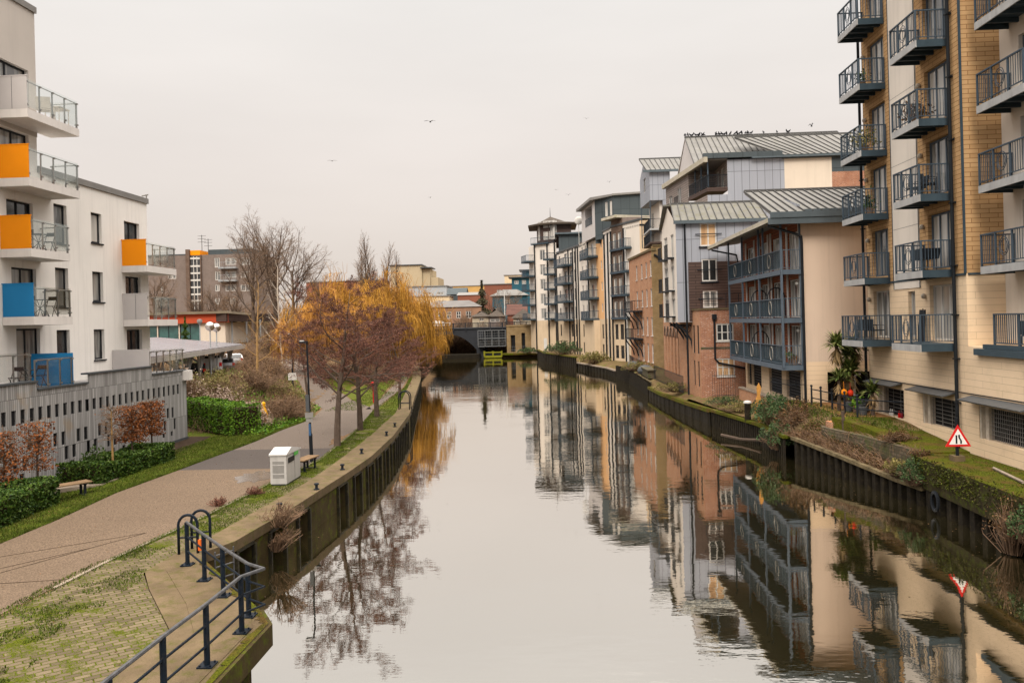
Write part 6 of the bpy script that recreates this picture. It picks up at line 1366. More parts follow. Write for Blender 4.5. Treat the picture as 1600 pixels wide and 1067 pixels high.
# car on the bridge
# ================================================================ cars
def car(name, lab, loc, rz, paint, L=4.3, Wd=1.75, H=1.48, kind='hatch', grp=None):
    t = thing(name, lab, 'car', loc, grp); bx, by, bz = loc
    prof = {'hatch': [(-.5, .32), (-.5, .62), (-.47, .72), (-.28, .78), (-.12, 1.), (.22, 1.0), (.40, .93), (.48, .70), (.5, .5), (.49, .28)],
            'van': [(-.5, .3), (-.5, .55), (-.46, .65), (-.36, .70), (-.26, 1.), (.42, 1.), (.48, .9), (.5, .6), (.5, .28)]}[kind]
    body = MB(); n = len(prof); rows = []
    for w, sh in ((-1, 0), (-.94, .0), (.94, 0), (1, 0)): pass
    def sec(yk, top): return [(x * L, yk * Wd / 2 * (1 - .16 * max(0, (z - .68) / .32)) , z * H if z < .69 or top else min(z, .66) * H) for x, z in prof]
    a, b = sec(-1, 1), sec(1, 1); body.v += a + b
    for i in range(n - 1): body.f.append((i, i + 1, n + i + 1, n + i))
    body.f.append((n - 1, 0, n, 2 * n - 1)); body.f.append(tuple(range(n - 1, -1, -1))); body.f.append(tuple(range(n, 2 * n)))
    rot = Matrix.Rotation(rz, 4, 'Z')
    def fin(mb, nm, m_, par, **k):
        mb.v = [tuple((rot @ Vector(v)) + Vector(loc)) for v in mb.v]; return mb.build(nm, m_, par, **k)
    bd = fin(body, 'body', paint, t, bevel=.05)
    g = MB()
    for s in (-1, 1):
        wy = lambda z: s * (Wd / 2 * (1 - .16 * max(0, (z - .68) / .32)) + .006)
        q = [(-.20, .72), (-.10, .95), (.21, .95), (.36, .74)] if kind == 'hatch' else [(-.34, .70), (-.25, .95), (.40, .95), (.45, .72)]
        g.v += [(x * L, wy(z), z * H) for x, z in q]; m_ = len(g.v); g.f.append(tuple(range(m_ - 4, m_)) if s > 0 else tuple(range(m_ - 1, m_ - 5, -1)))
    # front and rear screens
    i0 = 3 if kind == 'hatch' else 3
    for (x0, z0), (x1, z1), o in ((prof[3], prof[4], -1), ((prof[6] if kind == 'hatch' else prof[5]), (prof[7] if kind == 'hatch' else prof[6]), 1)):
        k = .86; g.quad((x0 * L + o * .01, -k * Wd / 2 * .9, z0 * H + .03), (x0 * L + o * .01, k * Wd / 2 * .9, z0 * H + .03), (x1 * L + o * .015, k * Wd / 2 * .86, z1 * H), (x1 * L + o * .015, -k * Wd / 2 * .86, z1 * H))
    fin(g, 'windows', GLASS_D, bd)
    for x in (-.31, .31):
        for s in (-1, 1):
            w = MB(); w.tube([(x * L, s * (Wd / 2 - .19), .32), (x * L, s * (Wd / 2 + .02), .32)], .32, 14); wh = fin(w, 'wheel', PIPE, t)
            w = MB(); w.tube([(x * L, s * (Wd / 2 + .018), .32), (x * L, s * (Wd / 2 + .03), .32)], .19, 10); fin(w, 'rim', STEEL, wh)
    for s in (-1, 1):
        w = MB(); w.box(.485 * L, .505 * L, s * Wd * .4 - .12, s * Wd * .4 + .12, .5 * H, .68 * H); fin(w, 'tail_light', mat_red, t)
        w = MB(); w.box(-.505 * L, -.47 * L, s * Wd * .38 - .14, s * Wd * .38 + .14, .48 * H, .6 * H); fin(w, 'headlight', GLASS_C, t)
    return t
mat_red = mat('tail_light_red', (.5, .01, .01), .3, .02)
P_W = mat('white_car_paint', (.62, .62, .62), .25, .02); P_S = mat('silver_car_paint', (.32, .33, .35), .3, .05, metal=.4); P_B = mat('blue_car_paint', (.01, .10, .42), .3, .05); P_K = mat('black_car_paint', (.02, .02, .022), .25, .05)
xb, zb = ay(686, 518, 157.5); car('parked_car', 'silver white saloon driving over the bridge beside the willow', (xb, 157.6, zdk + .27), math.pi, P_W, 4.6, 1.8, 1.5)
def cz(x, y): return zl(x, y)
X_, _ = ay(371, 525, 118); car('parked_car', 'white hatchback parked up on the grass bank beyond the solar canopy', (X_, 118, cz(X_, 118)), 0, P_W, 4.3, 1.8, 1.6)
X_, _ = ay(390, 527, 121.5); car('parked_car', 'bright blue car half hidden behind the white hatchback on the bank', (X_, 121.5, cz(X_, 121.5)), 0, P_B, 4.2, 1.75, 1.5)
X_, _ = ay(328, 590, 76); car('parked_car', 'white van with its tail to the river under the solar canopy', (X_, 76, cz(X_, 76)), R(-60), P_W, 4.5, 1.85, 1.95, 'van')
X_, _ = ay(350, 588, 82); car('parked_car', 'silver hatchback beside the white van under the solar canopy', (X_, 82, cz(X_, 82)), R(-60), P_S, 4.2)
X_, _ = ay(303, 595, 71); car('parked_car', 'black car next to the white flats under the solar canopy', (X_, 71, cz(X_, 71)), R(-60), P_K, 4.2)
X_, _ = ay(364, 583, 88); car('parked_car', 'white car at the far end of the solar canopy', (X_, 88, cz(X_, 88)), R(-60), P_W, 4.2)

# solar carport
t = thing('solar_carport', 'long low carport roofed with grey solar panels on steel V legs', 'carport', (-31, 65, 2.4))
SOL = clad('solar_panel_glass', (.20, .19, .205), 1.0, var=.06, groove=.03, rough=.25, streak=.1)
f = Fr((ay(281, 553, 58)[0], 58.), (ay(382, 537, 85)[0], 85.)); zc0, zc1 = ay(281, 552, 58)[1], ay(382, 537, 85)[1]; zav = (zc0 + zc1) / 2
DPT = 9.
mb = MB(); mb.hexa([f.P(-9, 0, zav - .08), f.P(f.len, 0, zav - .08), f.P(f.len, -DPT, zav + .9), f.P(-9, -DPT, zav + .9), f.P(-9, 0, zav), f.P(f.len, 0, zav), f.P(f.len, -DPT, zav + 1.0), f.P(-9, -DPT, zav + 1.0)]); mb.build('solar_roof', SOL, t)
mb = MB(); f.box(mb, -9, f.len + .1, zav - .45, zav - .085, -.1, .08); mb.build('edge_beam', mat('grey_beam', (.34, .32, .3), .6, .1), t)
STL = mat('pale_grey_steel', (.27, .28, .29), .5, .1, 2)
s = -7
while s < f.len:
    p = MB(); gx, gy, _ = f.P(s, -1, 0); gz = zl(gx, gy)
    p.tube([f.P(s, -.8, zav - .4), f.P(s, -1.0, gz)], .13, 6); p.tube([f.P(s - 1.3, -.8, zav - .4), f.P(s, -1.0, gz + .6)], .09, 6); p.tube([f.P(s + 1.3, -.8, zav - .4), f.P(s, -1.0, gz + .6)], .09, 6); p.tube([f.P(s, -6, zav + .4), f.P(s, -1.2, gz + .2)], .1, 6)
    p.build('leg', STL, t); s += 4.4
# pavilion
t = thing('pavilion', 'glass pavilion with a deep red fascia and a pale overhanging roof beside the car park', 'building', (-42, 100, 4))
Yq = 102.; x0 = ay(215, 510, Yq)[0]; x1 = ay(352, 510, Yq)[0]; ztp = ay(320, 487, Yq)[1]; f = Fr((x0, Yq), (x1, Yq)); zf = ay(300, 505, Yq)[1]
hh = [(f.len - 3.2 - 2.9 * (i + 1), f.len - 3.2 - 2.9 * i - .15, 3.2, zf - .1) for i in range(4)]
mb = MB(); shell(mb, [(x0, Yq), (x1, Yq), (x1, Yq + 14), (x0, Yq + 14)], 2.5, zf, {0: hh}); mb.build('wall', CREAM, t)
TG = glassy('green_tinted_glass', (.03, .08, .075)); 
for h in hh: window(f, h, t, DARKF, TG, 1, 1, .12, .09)
RED = mat('rust_red_fascia', (.42, .07, .03), .6, .1, .5); mb = MB(); f.box(mb, 0, f.len + .6, zf, zf + 1.15, -.2, .5); mb.build('red_fascia', RED, t)
mb = MB(); mb.hexa([(x0, Yq - 1.0, zf + 1.16), (x1 + .8, Yq - 1.0, zf + 1.16), (x1 + 2.6, Yq + 15, zf + .4), (x0, Yq + 15, zf + 1.16), (x0, Yq - 1.2, ztp), (x1 + .8, Yq - 1.2, ztp), (x1 + 3.0, Yq + 15, ztp - .9), (x0, Yq + 15, ztp)]); mb.build('roof', mat('pale_roof_edge', (.42, .38, .3), .7, .15, .6), t)
mb = MB(); mb.prism([(x1 + .5, Yq - .9), (x1 + 3, Yq + 12), (x1 - 1, Yq + 12), (x1 - 1, Yq - .5)], zf + .1, zf + 1.12); mb.build('dark_soffit', BROWN, t)
for dx in (.4, 1.3, 2.2): p = MB(); p.tube([(x1 + dx, Yq + dx * 3, 3), (x1 + dx, Yq + dx * 3, zf + .3)], .12, 6); p.build('column', STL, t)
# mirrored globe lamps
for (px_, py_, gx, lab) in ((328, 510, 70, 'mirrored globe lamp on a slim pole rising through the solar canopy, nearer the flats'), (338, 512, 74, 'mirrored globe lamp on a slim pole, nearer the white hatchback')):
    X_, Z_ = ay(px_, py_, gx); t = thing('globe_lamp', lab, 'street lamp', (X_, gx, zl(X_, gx)), 'globe lamps by the solar canopy'); p = MB(); p.tube([(X_, gx, zl(X_, gx)), (X_, gx, Z_ - .3)], .06, 8); p.build('pole', STL, t)
    p = MB(); p.ball((X_, gx, Z_), .42, 10); p.build('globe', mat('mirror_globe', (.55, .5, .45), .08, .02, metal=.9), t, smooth=True)
X_, Z_ = ay(312, 503, 84); t = thing('street_lamp', 'small grey capped lamp post before the pavilion glass', 'street lamp', (X_, 84, zl(X_, 84))); p = MB(); p.tube([(X_, 84, zl(X_, 84)), (X_, 84, Z_)], .06, 6); p.build('pole', STL, t); p = MB(); p.lathe(X_, 84, [(.1, Z_ - .3), (.3, Z_), (.28, Z_ + .25), (.05, Z_ + .3)], 8); p.build('lamp_head', COPING_G, t)

# grey brown flats behind the trees
Yg = 165.; f = Fr((ay(255, 450, Yg)[0], Yg), (ay(400, 450, Yg)[0], Yg)); zt = ay(330, 398, Yg)[1]
t = thing('apartment_block', 'grey brown brick block with an orange roof box and white banded stairwell', 'building', (f.o.x, Yg, 4))
hh = []
for a, b, y0, y1 in ((335, 343, 403, 418), (352, 369, 403, 414), (336, 344, 424, 438), (352, 369, 424, 434), (336, 343, 445, 455), (352, 369, 445, 455), (232 + 30, 275, 425, 436), (352, 369, 466, 475), (336, 343, 466, 475), (376, 390, 403, 414), (376, 390, 424, 434), (376, 390, 445, 455)):
    hh.append((f.px(a, y0)[0], f.px(b, y0)[0], f.px(a, y1)[1], f.px(a, y0)[1]))
mb = MB(); shell(mb, [f.P(0, 0, 0)[:2], f.P(f.len, 0, 0)[:2], f.P(f.len, -14, 0)[:2], f.P(0, -14, 0)[:2]], 2, zt, {0: hh}); mb.build('wall', BRICK_G, t)
for h in hh: window(f, h, t, PALEF, GLASS_M, 1, 0, .12, .12)
a, b = f.px(298, 420)[0], f.px(314, 420)[0]; z0 = ay(300, 470, Yg)[1]; mb = MB(); f.box(mb, a - .8, a - .01, z0 - 4, zt + 1.2, .02, .6); f.box(mb, b, b + .2, z0 - 4, zt, .02, .4); mb.build('stair_pier', BRICK_D, t)
mb = MB(); f.box(mb, a, b, z0 - 3, zt - .3, .01, .15); st = mb.build('stair_glazing', GLASS_D, t); mb = MB()
for y in (404, 416, 427, 438, 449, 460, 470): z = ay(305, y, Yg)[1]; f.box(mb, a, b, z - .18, z + .18, .16, .22)
for k in (.33, .66): f.box(mb, a + (b - a) * k - .06, a + (b - a) * k + .06, z0 - 3, zt - .3, .16, .2)
mb.build('white_bands', PALEF, st)
mb = MB(); f.box(mb, a - .8, f.px(313, 400)[0], zt, zt + 1.0, -5, .1); mb.build('orange_roof_box', ORANGE, t); mb = MB(); f.box(mb, f.px(323, 400)[0], f.len - 1, zt, ay(350, 389, Yg)[1], -8, -.8); mb.build('setback_storey', SLATEB, t)
for y in (418, 438): 
    z = ay(360, y, Yg)[1]; mb = MB(); f.box(mb, f.px(345, y)[0], f.px(372, y)[0], z - .3, z, .02, 1.4); simple_rail(mb, f, f.px(345, y)[0], f.px(372, y)[0], z, 1.4, .4); mb.build('balcony', STL, t)
for x, h in ((306, 365), (316, 371)):
    p = MB(); s = f.px(x, 390)[0]; ztt = ay(x, h, Yg)[1]; p.tube([f.P(s, -3, zt), f.P(s, -3, ztt)], .07, 5)
    for dz in (.2, .8, 1.5): p.tube([f.P(s - .9, -3, ztt - dz), f.P(s + .9, -3, ztt - dz)], .04, 4)
    p.build('roof_antenna', COPING_D, t)
simple_house('office_block', 'dark brown flat roofed block glimpsed behind the white flats', ay(232, 430, 190)[0], ay(290, 430, 190)[0], 190, ay(260, 400, 190)[1], BRICK_G, 10, 2, COPING_D, wins_=[(3 + 2.5 * i, 4.4 + 2.5 * i, 16 - 3 * j, 17.6 - 3 * j) for i in range(2) for j in range(3)])
simple_house('terracotta_flats', 'long low terracotta roofed building behind the big bare tree', hx(480, 300), hx(600, 300), 300, hz(540, 440, 300), TERRA, 12, 2)

# ================================================================ street furniture on the left bank
def lamp_post(lab, x, y, z0, h, arm=1, sleeve=1.9):
    t = thing('street_lamp', lab, 'street lamp', (x, y, z0)); p = MB(); p.lathe(x, y, [(.075, z0), (.075, z0 + sleeve), (.045, z0 + sleeve + .05), (.036, z0 + h)], 12); p.build('post', PIPE, t)
    q = MB(); q.box(x - .30, x + .04, y - .09, y + .09, z0 + h - .02, z0 + h + .05); q.build('lamp_head', PIPE, t); q = MB(); q.box(x - .28, x - .12, y - .06, y + .06, z0 + h + .05, z0 + h + .09); q.build('sensor_cap', PALEF, t); return t
Lx, Ly = az(487, 721, 1.2); LH = ay(478, 535, Ly)[1] - 1.2
t = lamp_post('slim black lamp post with notices strapped to it beside the white bin', Lx, Ly, 1.2, LH, sleeve=1.15); t.rotation_euler = (0, R(-.9), 0)
zz = ay(484, 652, Ly)[1]; p = MB(); p.box(Lx - .17, Lx + .17, Ly - .09, Ly - .075, zz - .02, zz + .22); p.box(Lx - .14, Lx + .14, Ly - .09, Ly - .075, zz - .2, zz - .05); p.build('notice_plates', COPING_G, t)
p = MB(); p.box(Lx - .045, Lx + .045, Ly - .085, Ly - .07, zz - .75, zz - .25); p.build('blue_sticker', mat('blue_sticker', (.04, .09, .18), .5, .5, 30), t); p = MB(); p.box(Lx - .12, Lx + .02, Ly - .12, Ly - .06, zz + .25, zz + .95); p.build('control_box', COPING_D, t)
Lx, Ly = az(458, 617, 1.2); Lz = zl(Lx, Ly); t = lamp_post('farther black lamp post with a white notice among the shrubs', Lx, Ly, Lz, ay(455, 523, Ly)[1] - Lz); z_ = ay(456, 588, Ly)[1]
p = MB(); p.box(Lx - .35, Lx + .35, Ly - .09, Ly - .07, z_ - .3, z_ + .3); p.build('notice_board', PALEF, t)
# white bin cabinet
t = thing('litter_bin_cabinet', 'large white perforated recycling cabinet with a pitched lid beside the path', 'bin', (-10, 28, 1.2))
bx0, by0 = az(423, 759, 1.2); bx1, by1 = az(447.5, 759, 1.2); W_ = bx1 - bx0; H_ = ay(423, 712, by0)[1] - 1.2; D_ = 1.55
BINM = mat('white_powder_coat', (.40, .385, .37), .45, .05, 3, streak=.35); by1 = by0
BX = lambda u, v, z: (bx0 + u, by0 + v + .0, 1.2 + z)
mb = MB(); mb.hexa([BX(0, 0, .06), BX(W_, 0, .06), BX(W_, D_, .06), BX(0, D_, .06), BX(0, 0, H_), BX(W_, 0, H_), BX(W_, D_, H_), BX(0, D_, H_)]); body = mb.build('body', BINM, t)
mb = MB(); mb.hexa([BX(-.03, -.04, H_), BX(W_ + .03, -.04, H_), BX(W_ + .03, D_ + .04, H_), BX(-.03, D_ + .04, H_), BX(-.03, -.04, H_ + .05), BX(W_ + .03, -.04, H_ + .05), BX(W_ + .03, D_ + .04, H_ + .05), BX(-.03, D_ + .04, H_ + .05)])
mb.hexa([BX(-.03, -.04, H_ + .05), BX(W_ + .03, -.04, H_ + .05), BX(W_ + .03, D_ + .04, H_ + .05), BX(-.03, D_ + .04, H_ + .05), BX(-.02, .5, H_ + .22), BX(W_ + .02, .5, H_ + .22), BX(W_ + .02, .6, H_ + .22), BX(-.02, .6, H_ + .22)]); mb.build('lid', mat('lid_white', (.50, .49, .48), .35, .03), t)
mb = MB(); n = 11
for i in range(n):
    for j in range(17):
        u = .1 + (W_ - .2) * i / (n - 1); z = .28 + (H_ - .5) * j / 16
        if j in (4, 13): continue
        mb.box(bx0 + u - .014, bx0 + u + .014, by0 - .006, by0 - .002, 1.2 + z - .014, 1.2 + z + .014)
mb.build('perforations', COPING_G, body)
mb = MB(); mb.box(bx0 + W_ + .002, bx0 + W_ + .02, by0 + .2, by0 + .85, 1.2 + H_ - .3, 1.2 + H_ - .12); mb.build('disposal_slot', DARKF, body)
mb = MB(); mb.box(bx0 + W_ + .02, bx0 + W_ + .03, by0 + .8, by0 + 1.25, 1.2 + H_ - .14, 1.2 + H_ - .01); mb.build('green_sign', mat('sign_green', (.08, .36, .06), .5, .3, 12), body)
mb = MB(); 
for v in (.9,): mb.box(bx0 + W_ + .002, bx0 + W_ + .008, by0 + v, by0 + v + .015, 1.25, 1.2 + H_ - .15)
mb.build('door_gap', COPING_G, body); mb = MB(); mb.box(bx0 + .03, bx0 + W_ - .03, by0 + .03, by0 + D_ - .03, 1.2, 1.262); mb.build('plinth', COPING_D, t)
WOOD = mat('weathered_wood', (.20, .13, .075), .8, .2, 4)
def bench(lab, x, y, z, rz, L_=1.6, back=False):
    t = thing('park_bench', lab, 'bench', (x, y, z)); p = MB()
    for k in (-.2, -.07, .06, .19): p.box(x - L_ / 2, x + L_ / 2, y + k, y + k + .11, z + .44, z + .48)
    p.build('seat', WOOD, t)
    for s in (-1, 1): p = MB(); xx = x + s * (L_ / 2 - .22); p.box(xx - .04, xx + .04, y - .18, y + .26, z + .38, z + .438); p.box(xx - .035, xx + .035, y - .14, y - .08, z, z + .38); p.box(xx - .035, xx + .035, y + .18, y + .24, z, z + .38); p.box(xx - .045, xx + .045, y - .2, y + .3, z + .0, z + .03); p.build('leg', IRON, t)
    t.rotation_euler = (0, 0, rz); return t
x, y = az(106, 779, 1.1); bench('backless timber bench on black legs between the clipped hedges', x, y, zl(x, y) + .03, R(55), 1.5)
x, y = az(470, 738, 1.2); bench('small wooden bench half hidden behind the white recycling cabinet', x + .1, y + .5, 1.2, R(80), 1.3)
# lifebuoy post
x, y = az(584, 655, 1.2); y = 57.; x = ay(584, 640, y)[0]; t = thing('lifebuoy_post', 'red lifebuoy housing on a post at the fork of the path', 'lifebuoy', (x, y, 1.2)); p = MB(); p.tube([(x, y, 1.2), (x, y, 2.4)], .05, 8); p.build('post', mat('dull_red', (.35, .02, .02), .5), t)
p = MB(); p.lathe(0, 0, [(.1, -.25), (.17, -.2), (.17, .25), (.1, .32)], 14); p.v = [(x + a, y - b * .0 + c, 2.55 + b) for a, b, c in p.v]; p.build('housing', mat_red, t)
# golden obelisk topiary marker in the shrubs
x, y = ay(412, 640, 47)[0], 47.; y = 45.0; x = ay(412, 640, y)[0]; z0 = ay(412, 646, y)[1]; z1 = ay(412, 627, y)[1]; t = tag((lambda p: (p.lathe(x, y, [(.26, z0 - .5), (.24, z0), (.1, (z0 + z1) / 2), (.12, z1 - .1), (.0, z1)], 8), p.build('garden_marker', mat('golden_paint', (.62, .30, .01), .5, .15, 3)))[1])(MB()), 'small golden cone shaped marker poking out of the flowering shrubs', 'marker')

# ================================================================ right bank furniture
t = thing('guard_rail', 'black two rail guard rail with ball topped posts before the potted palms', 'railing', (13.3, 38, 2.1)); GP = [(13.07, 41.1), (13.2, 40.1), (13.3, 38.8), (13.38, 37.4), (13.35, 35.8), (14.7, 34.3)]
for i, (x, y) in enumerate(GP[:-1]): p = MB(); z = 2.0; p.lathe(x, y, [(.12, z), (.12, z + .05), (.05, z + .12), (.045, z + 1.05), (.03, z + 1.08), (.07, z + 1.14), (.05, z + 1.2), (.0, z + 1.22)], 8); p.build('post', IRON, t)
for zz in (2.98, 2.55): p = MB(); p.tube([(x, y, zz) for x, y in GP], .028, 6); p.build('rail', IRON, t)
def cordyline(lab, x, y, z, h, heads, grp=None, n=160, ll=.95):
    t = thing('cabbage_palm', lab, 'palm', (x, y, z), grp); p = MB(); lf = MB(); dd = MB()
    hp = []
    for (dx, dy, hz_) in heads:
        p.tube([(x, y, z), (x + dx * .3, y + dy * .3, z + hz_ * .6), (x + dx, y + dy, z + hz_)], [.10, .08, .07], 7); hp.append((x + dx, y + dy, z + hz_))
    for c in hp:
        for k in range(int(n * 1.5)):
            dead = k >= n; a = rnd.random() * 6.28; e_ = rnd.uniform(-.15, 1.3) if not dead else rnd.uniform(-1.5, -.6); L_ = ll * rnd.uniform(.75, 1.1) * (.7 if dead else 1)
            d = Vector((math.cos(a) * math.cos(e_), math.sin(a) * math.cos(e_), math.sin(e_))); sd_ = Vector((-math.sin(a), math.cos(a), 0)); c0 = Vector(c) - Vector((0, 0, rnd.uniform(0, .5) if dead else 0)); mid = c0 + d * L_ * .55; end = mid + (d + Vector((0, 0, -.55))).normalized() * L_ * .45; w = .045
            m_ = dd if dead else lf; k_ = len(m_.v); m_.v += [tuple(c0 - sd_ * w * .6), tuple(c0 + sd_ * w * .6), tuple(mid + sd_ * w), tuple(mid - sd_ * w), tuple(end)]; m_.f += [(k_, k_ + 1, k_ + 2, k_ + 3), (k_ + 3, k_ + 2, k_ + 4)]
    p.build('trunk', BARK, t); lf.build('crown', LF_PALM, t); dd.build('dead_skirt', LF_PALM_D, t); return t
cordyline('tall spiky cabbage palm in the yard beside the beige corner', 14.1, 38.9, 2.1, 3.5, [(-.5, 0, 3.1), (.45, .3, 3.0), (0, -.3, 1.9), (.1, .3, 2.6)])
cordyline('small spiky palm in a pot close to the drainpipe', 14.25, 36.4, 2.1, 1.2, [(0, 0, 1.1)], n=80, ll=.75)
cordyline('low spiky palm crown below the tall cabbage palm', 13.45, 38.3, 2.1, 1.5, [(0, 0, 1.55)], n=90, ll=.8)
for i, (x, y, h, w, l) in enumerate([(13.75, 37.9, .55, .22, 'dark plastic pot behind the middle of the guard rail'), (14.1, 37.3, .5, .2, 'dark pot beside the bright green leafy one'), (13.9, 36.6, .45, .2, 'squat dark pot near the guard rail corner'), (14.4, 37.8, .6, .25, 'tallest dark pot against the garage')]):
    p = MB(); p.lathe(x, y, [(w * .7, 2.1), (w, 2.1 + h), (w * .85, 2.1 + h)], 12); tag(p.build('plant_pot', COPING_D), l, 'plant pot', 'dark pots in the palm yard')
potplant('bright green leafy plant in a pot behind the guard rail', 13.9, 37.4, 2.1, .7, LF_HEDGE2, 150, .3)
for (px_, py_, l, m_) in ((1329, 614, 'round red buoy hanging beside the palms', mat('buoy_red', (.5, .03, .01), .4)), (1331 - 12, 613, 'round orange buoy hanging beside the red one', mat('buoy_orange', (.7, .22, .01), .4))):
    x, z = ay(px_, py_, 38.0); p = MB(); p.ball((x, 38.0, z), .14, 8, (1, 1, 1.15)); p.tube([(x, 38, z), (x, 38.05, z + .5)], .012, 4); tag(p.build('buoy', m_, smooth=True), l, 'buoy')
p = MB(); x, z = ay(1338, 596, 39.5); p.tube([(x + .2, 39.5, z + .35), (x - .05, 39.5, z + .3), (x - .1, 39.5, z - .7)], .05, 8); tag(p.build('curved_pipe', GREYP), 'pale bent pipe end in front of the dark garage opening', 'pipe')
x, y = az(1187, 662, 1.2); y = 42.8; x, z0 = ay(1187, 660, y); z1 = ay(1184, 598, y)[1]
t = thing('fish_panel', 'tall orange fish shaped wooden panel on the quay garden', 'sculpture', (x, y, z0)); p = MB(); pf = [(-.02, 0), (.10, .12), (.20, .55), (.22, .75), (.12, 1.05), (.05, 1.4), (.12, 1.85), (0, z1 - z0), (-.12, 1.85), (-.10, 1.4), (-.22, 1.1), (-.26, .8), (-.22, .5), (-.10, .15)]
pf = [(a, b * (z1 - z0) / 2.1 if b < 2 else z1 - z0) for a, b in pf]; n = len(pf); p.v += [(x + a, y - .03, z0 + b) for a, b in pf] + [(x + a, y + .03, z0 + b) for a, b in pf]; p.f += [tuple(range(n)), tuple(range(2 * n - 1, n - 1, -1))] + [(i, n + i, n + (i + 1) % n, (i + 1) % n) for i in range(n)]; p.build('panel', mat('orange_stained_wood', (.50, .24, .06), .7, .2, 5), t)
x, y = az(1113, 655, 1.15); x = max(x, interp(QR, y) + .1); p = MB(); p.lathe(x, y, [(.17, .2), (.18, 1.9), (.2, 2.0)], 12); t = thing('mooring_post', 'stout dark timber mooring post with a pale cap by the quay garden', 'post', (x, y, 1.1)); p.build('post', PILE_R, t); p = MB(); p.lathe(x, y, [(.22, 2.0), (.22, 2.08), (.1, 2.14)], 12); p.build('cap', PALEF, t)
x, y = az(1290 + 27, 662, 1.9); p = MB(); p.tube([(12.55, 35.2, 1.2), (12.5, 35.2, 2.55)], .07, 8); tag(p.build('timber_stake', BARK), 'mossy timber stake standing at the brick corner below the guard rail', 'stake')
p = MB(); p.box(12.2, 12.75, 35.9, 36.5, 1.6, 1.98); tag(p.build('brick_block', BRICK_S), 'square brick block on the grass below the guard rail', 'block')
p = MB(); p.tube([(14.0, 26.2, 1.72), (13.6, 23.9, 1.74)], .05, 5); tag(p.build('timber_offcut', EDGING), 'pale timber offcut lying on the mossy ledge', 'timber')
p = MB(); p.tube([(9.2, 44.5, .25), (10.0, 43.2, .18), (10.7, 42.0, .3)], .08, 6); tag(p.build('drift_log', BARK), 'long dark driftwood log lying in the water under the ivy', 'log')
x, y = az(1478 - 0, 772, .8); p = MB(); p.tube([(12.6, 27.2 + .22 * math.cos(a), .45 + .3 * math.sin(a)) for a in [math.pi * i / 10 for i in range(21)]], .06, 6, False); tag(p.build('tyre_fender', PIPE), 'dark oval tyre fender hanging on the sheet piling under the road sign', 'tyre')
p = MB(); p.tube([(10.9 + .0, 35.9 + .3 * math.cos(a) * 1, .6 + .35 * math.sin(a)) for a in [math.pi * i / 10 for i in range(21)]], .05, 6, False)
# bottles on the first barred sill
for i, (dy, m_, l) in enumerate(((36.1, PALEF, 'white bottle on the barred window sill by the palms'), (35.9, PALEF, 'second white bottle on the same sill, nearer the post'), (35.2, mat_red, 'red ornament on the barred window sill by the palms'), (34.95, mat('maroon', (.2, .02, .03), .5), 'maroon ornament on the barred sill, next to the red one'))):
    p = MB(); p.lathe(14.9, dy, [(.06, 2.23), (.06, 2.4), (.025, 2.45), (.025, 2.52)], 8); tag(p.build('bottle', m_), l, 'bottle')
# garden bits on the far right quay
for i, (x, y, l) in enumerate([(9.2, 80, 'dark tarpaulined heap on the quay before the warehouse, on the near side'), (8.9, 88, 'dark tarpaulined heap on the quay below the iron balconies, farther off')]):
    p = MB(); p.ball((x, y, 1.6), .8, 6, (1, 1.6, .7)); tag(p.build('tarpaulin_heap', COPING_D), l, 'heap', 'tarpaulined heaps on the quay')
p = MB(); p.box(8.8, 9.5, 74.5, 80, 1.2, 1.9); p.box(8.7, 9.6, 74.3, 80.2, 1.9, 2.0); tag(p.build('planter_wall', STONEW), 'low mossy planter wall by the water before the warehouse', 'planter')
x = ay(804, 460, 200)[0]; p = MB(); p.tube([(ay(789, 500, 172)[0], 172, 5), (ay(789, 500, 172)[0], 172, ay(789, 455, 172)[1])], .09, 6); tag(p.build('flagpole', PALEF), 'tall white bare flagpole by the riverside huts', 'flagpole')
# ================================================================ plants
def rdir(d, ang, az_):
    a = d.orthogonal().normalized(); b = d.cross(a); return (d * math.cos(ang) + (a * math.cos(az_) + b * math.sin(az_)) * math.sin(ang)).normalized()
def grow(T, Wm, p, d, L_, r, lvl, P, tips, az0=0.):
    q = P[lvl]; last = lvl == len(P) - 1; n = q.get('seg', 4); pts = [p.copy()]; dd = d.copy()
    for i in range(n):
        dd = (dd + Vector((rnd.gauss(0, 1), rnd.gauss(0, 1), rnd.gauss(0, 1))) * q.get('wob', .1) + Vector((0, 0, q.get('up', 0.)))).normalized(); pts.append(pts[-1] + dd * L_ / n)
    rs = [r * (1 - (1 - q.get('tip', .35)) * i / n) for i in range(n + 1)]
    (T if lvl <= P[0].get('tl', 1) else Wm).tube(pts, rs, q.get('sides', 3), cap=False)
    if last: tips.append(pts); return
    c = P[lvl + 1]; k = c['n']; k = k if isinstance(k, int) else rnd.randint(*k)
    for i in range(k):
        if rnd.random() < c.get('skip', 0): continue
        t = c.get('start', .3) + (1 - c.get('start', .3)) * (i + rnd.random() * .8) / k; t = min(t, .995); f = t * n; j = min(n - 1, int(f)); pos = pts[j].lerp(pts[j + 1], f - j); base = (pts[j + 1] - pts[j]).normalized()
        nd = rdir(base, rnd.uniform(*c['ang']), az0 + i * 2.4 + rnd.uniform(-.4, .4)); 
        if c.get('flat'): nd.z *= c['flat']; nd.normalize()
        prof = c.get('prof', lambda t: 1 - .55 * t); grow(T, Wm, pos, nd, L_ * c['ratio'] * prof(t) * rnd.uniform(.8, 1.15), rs[j] * c.get('rr', .55), lvl + 1, P, tips, rnd.random() * 6)
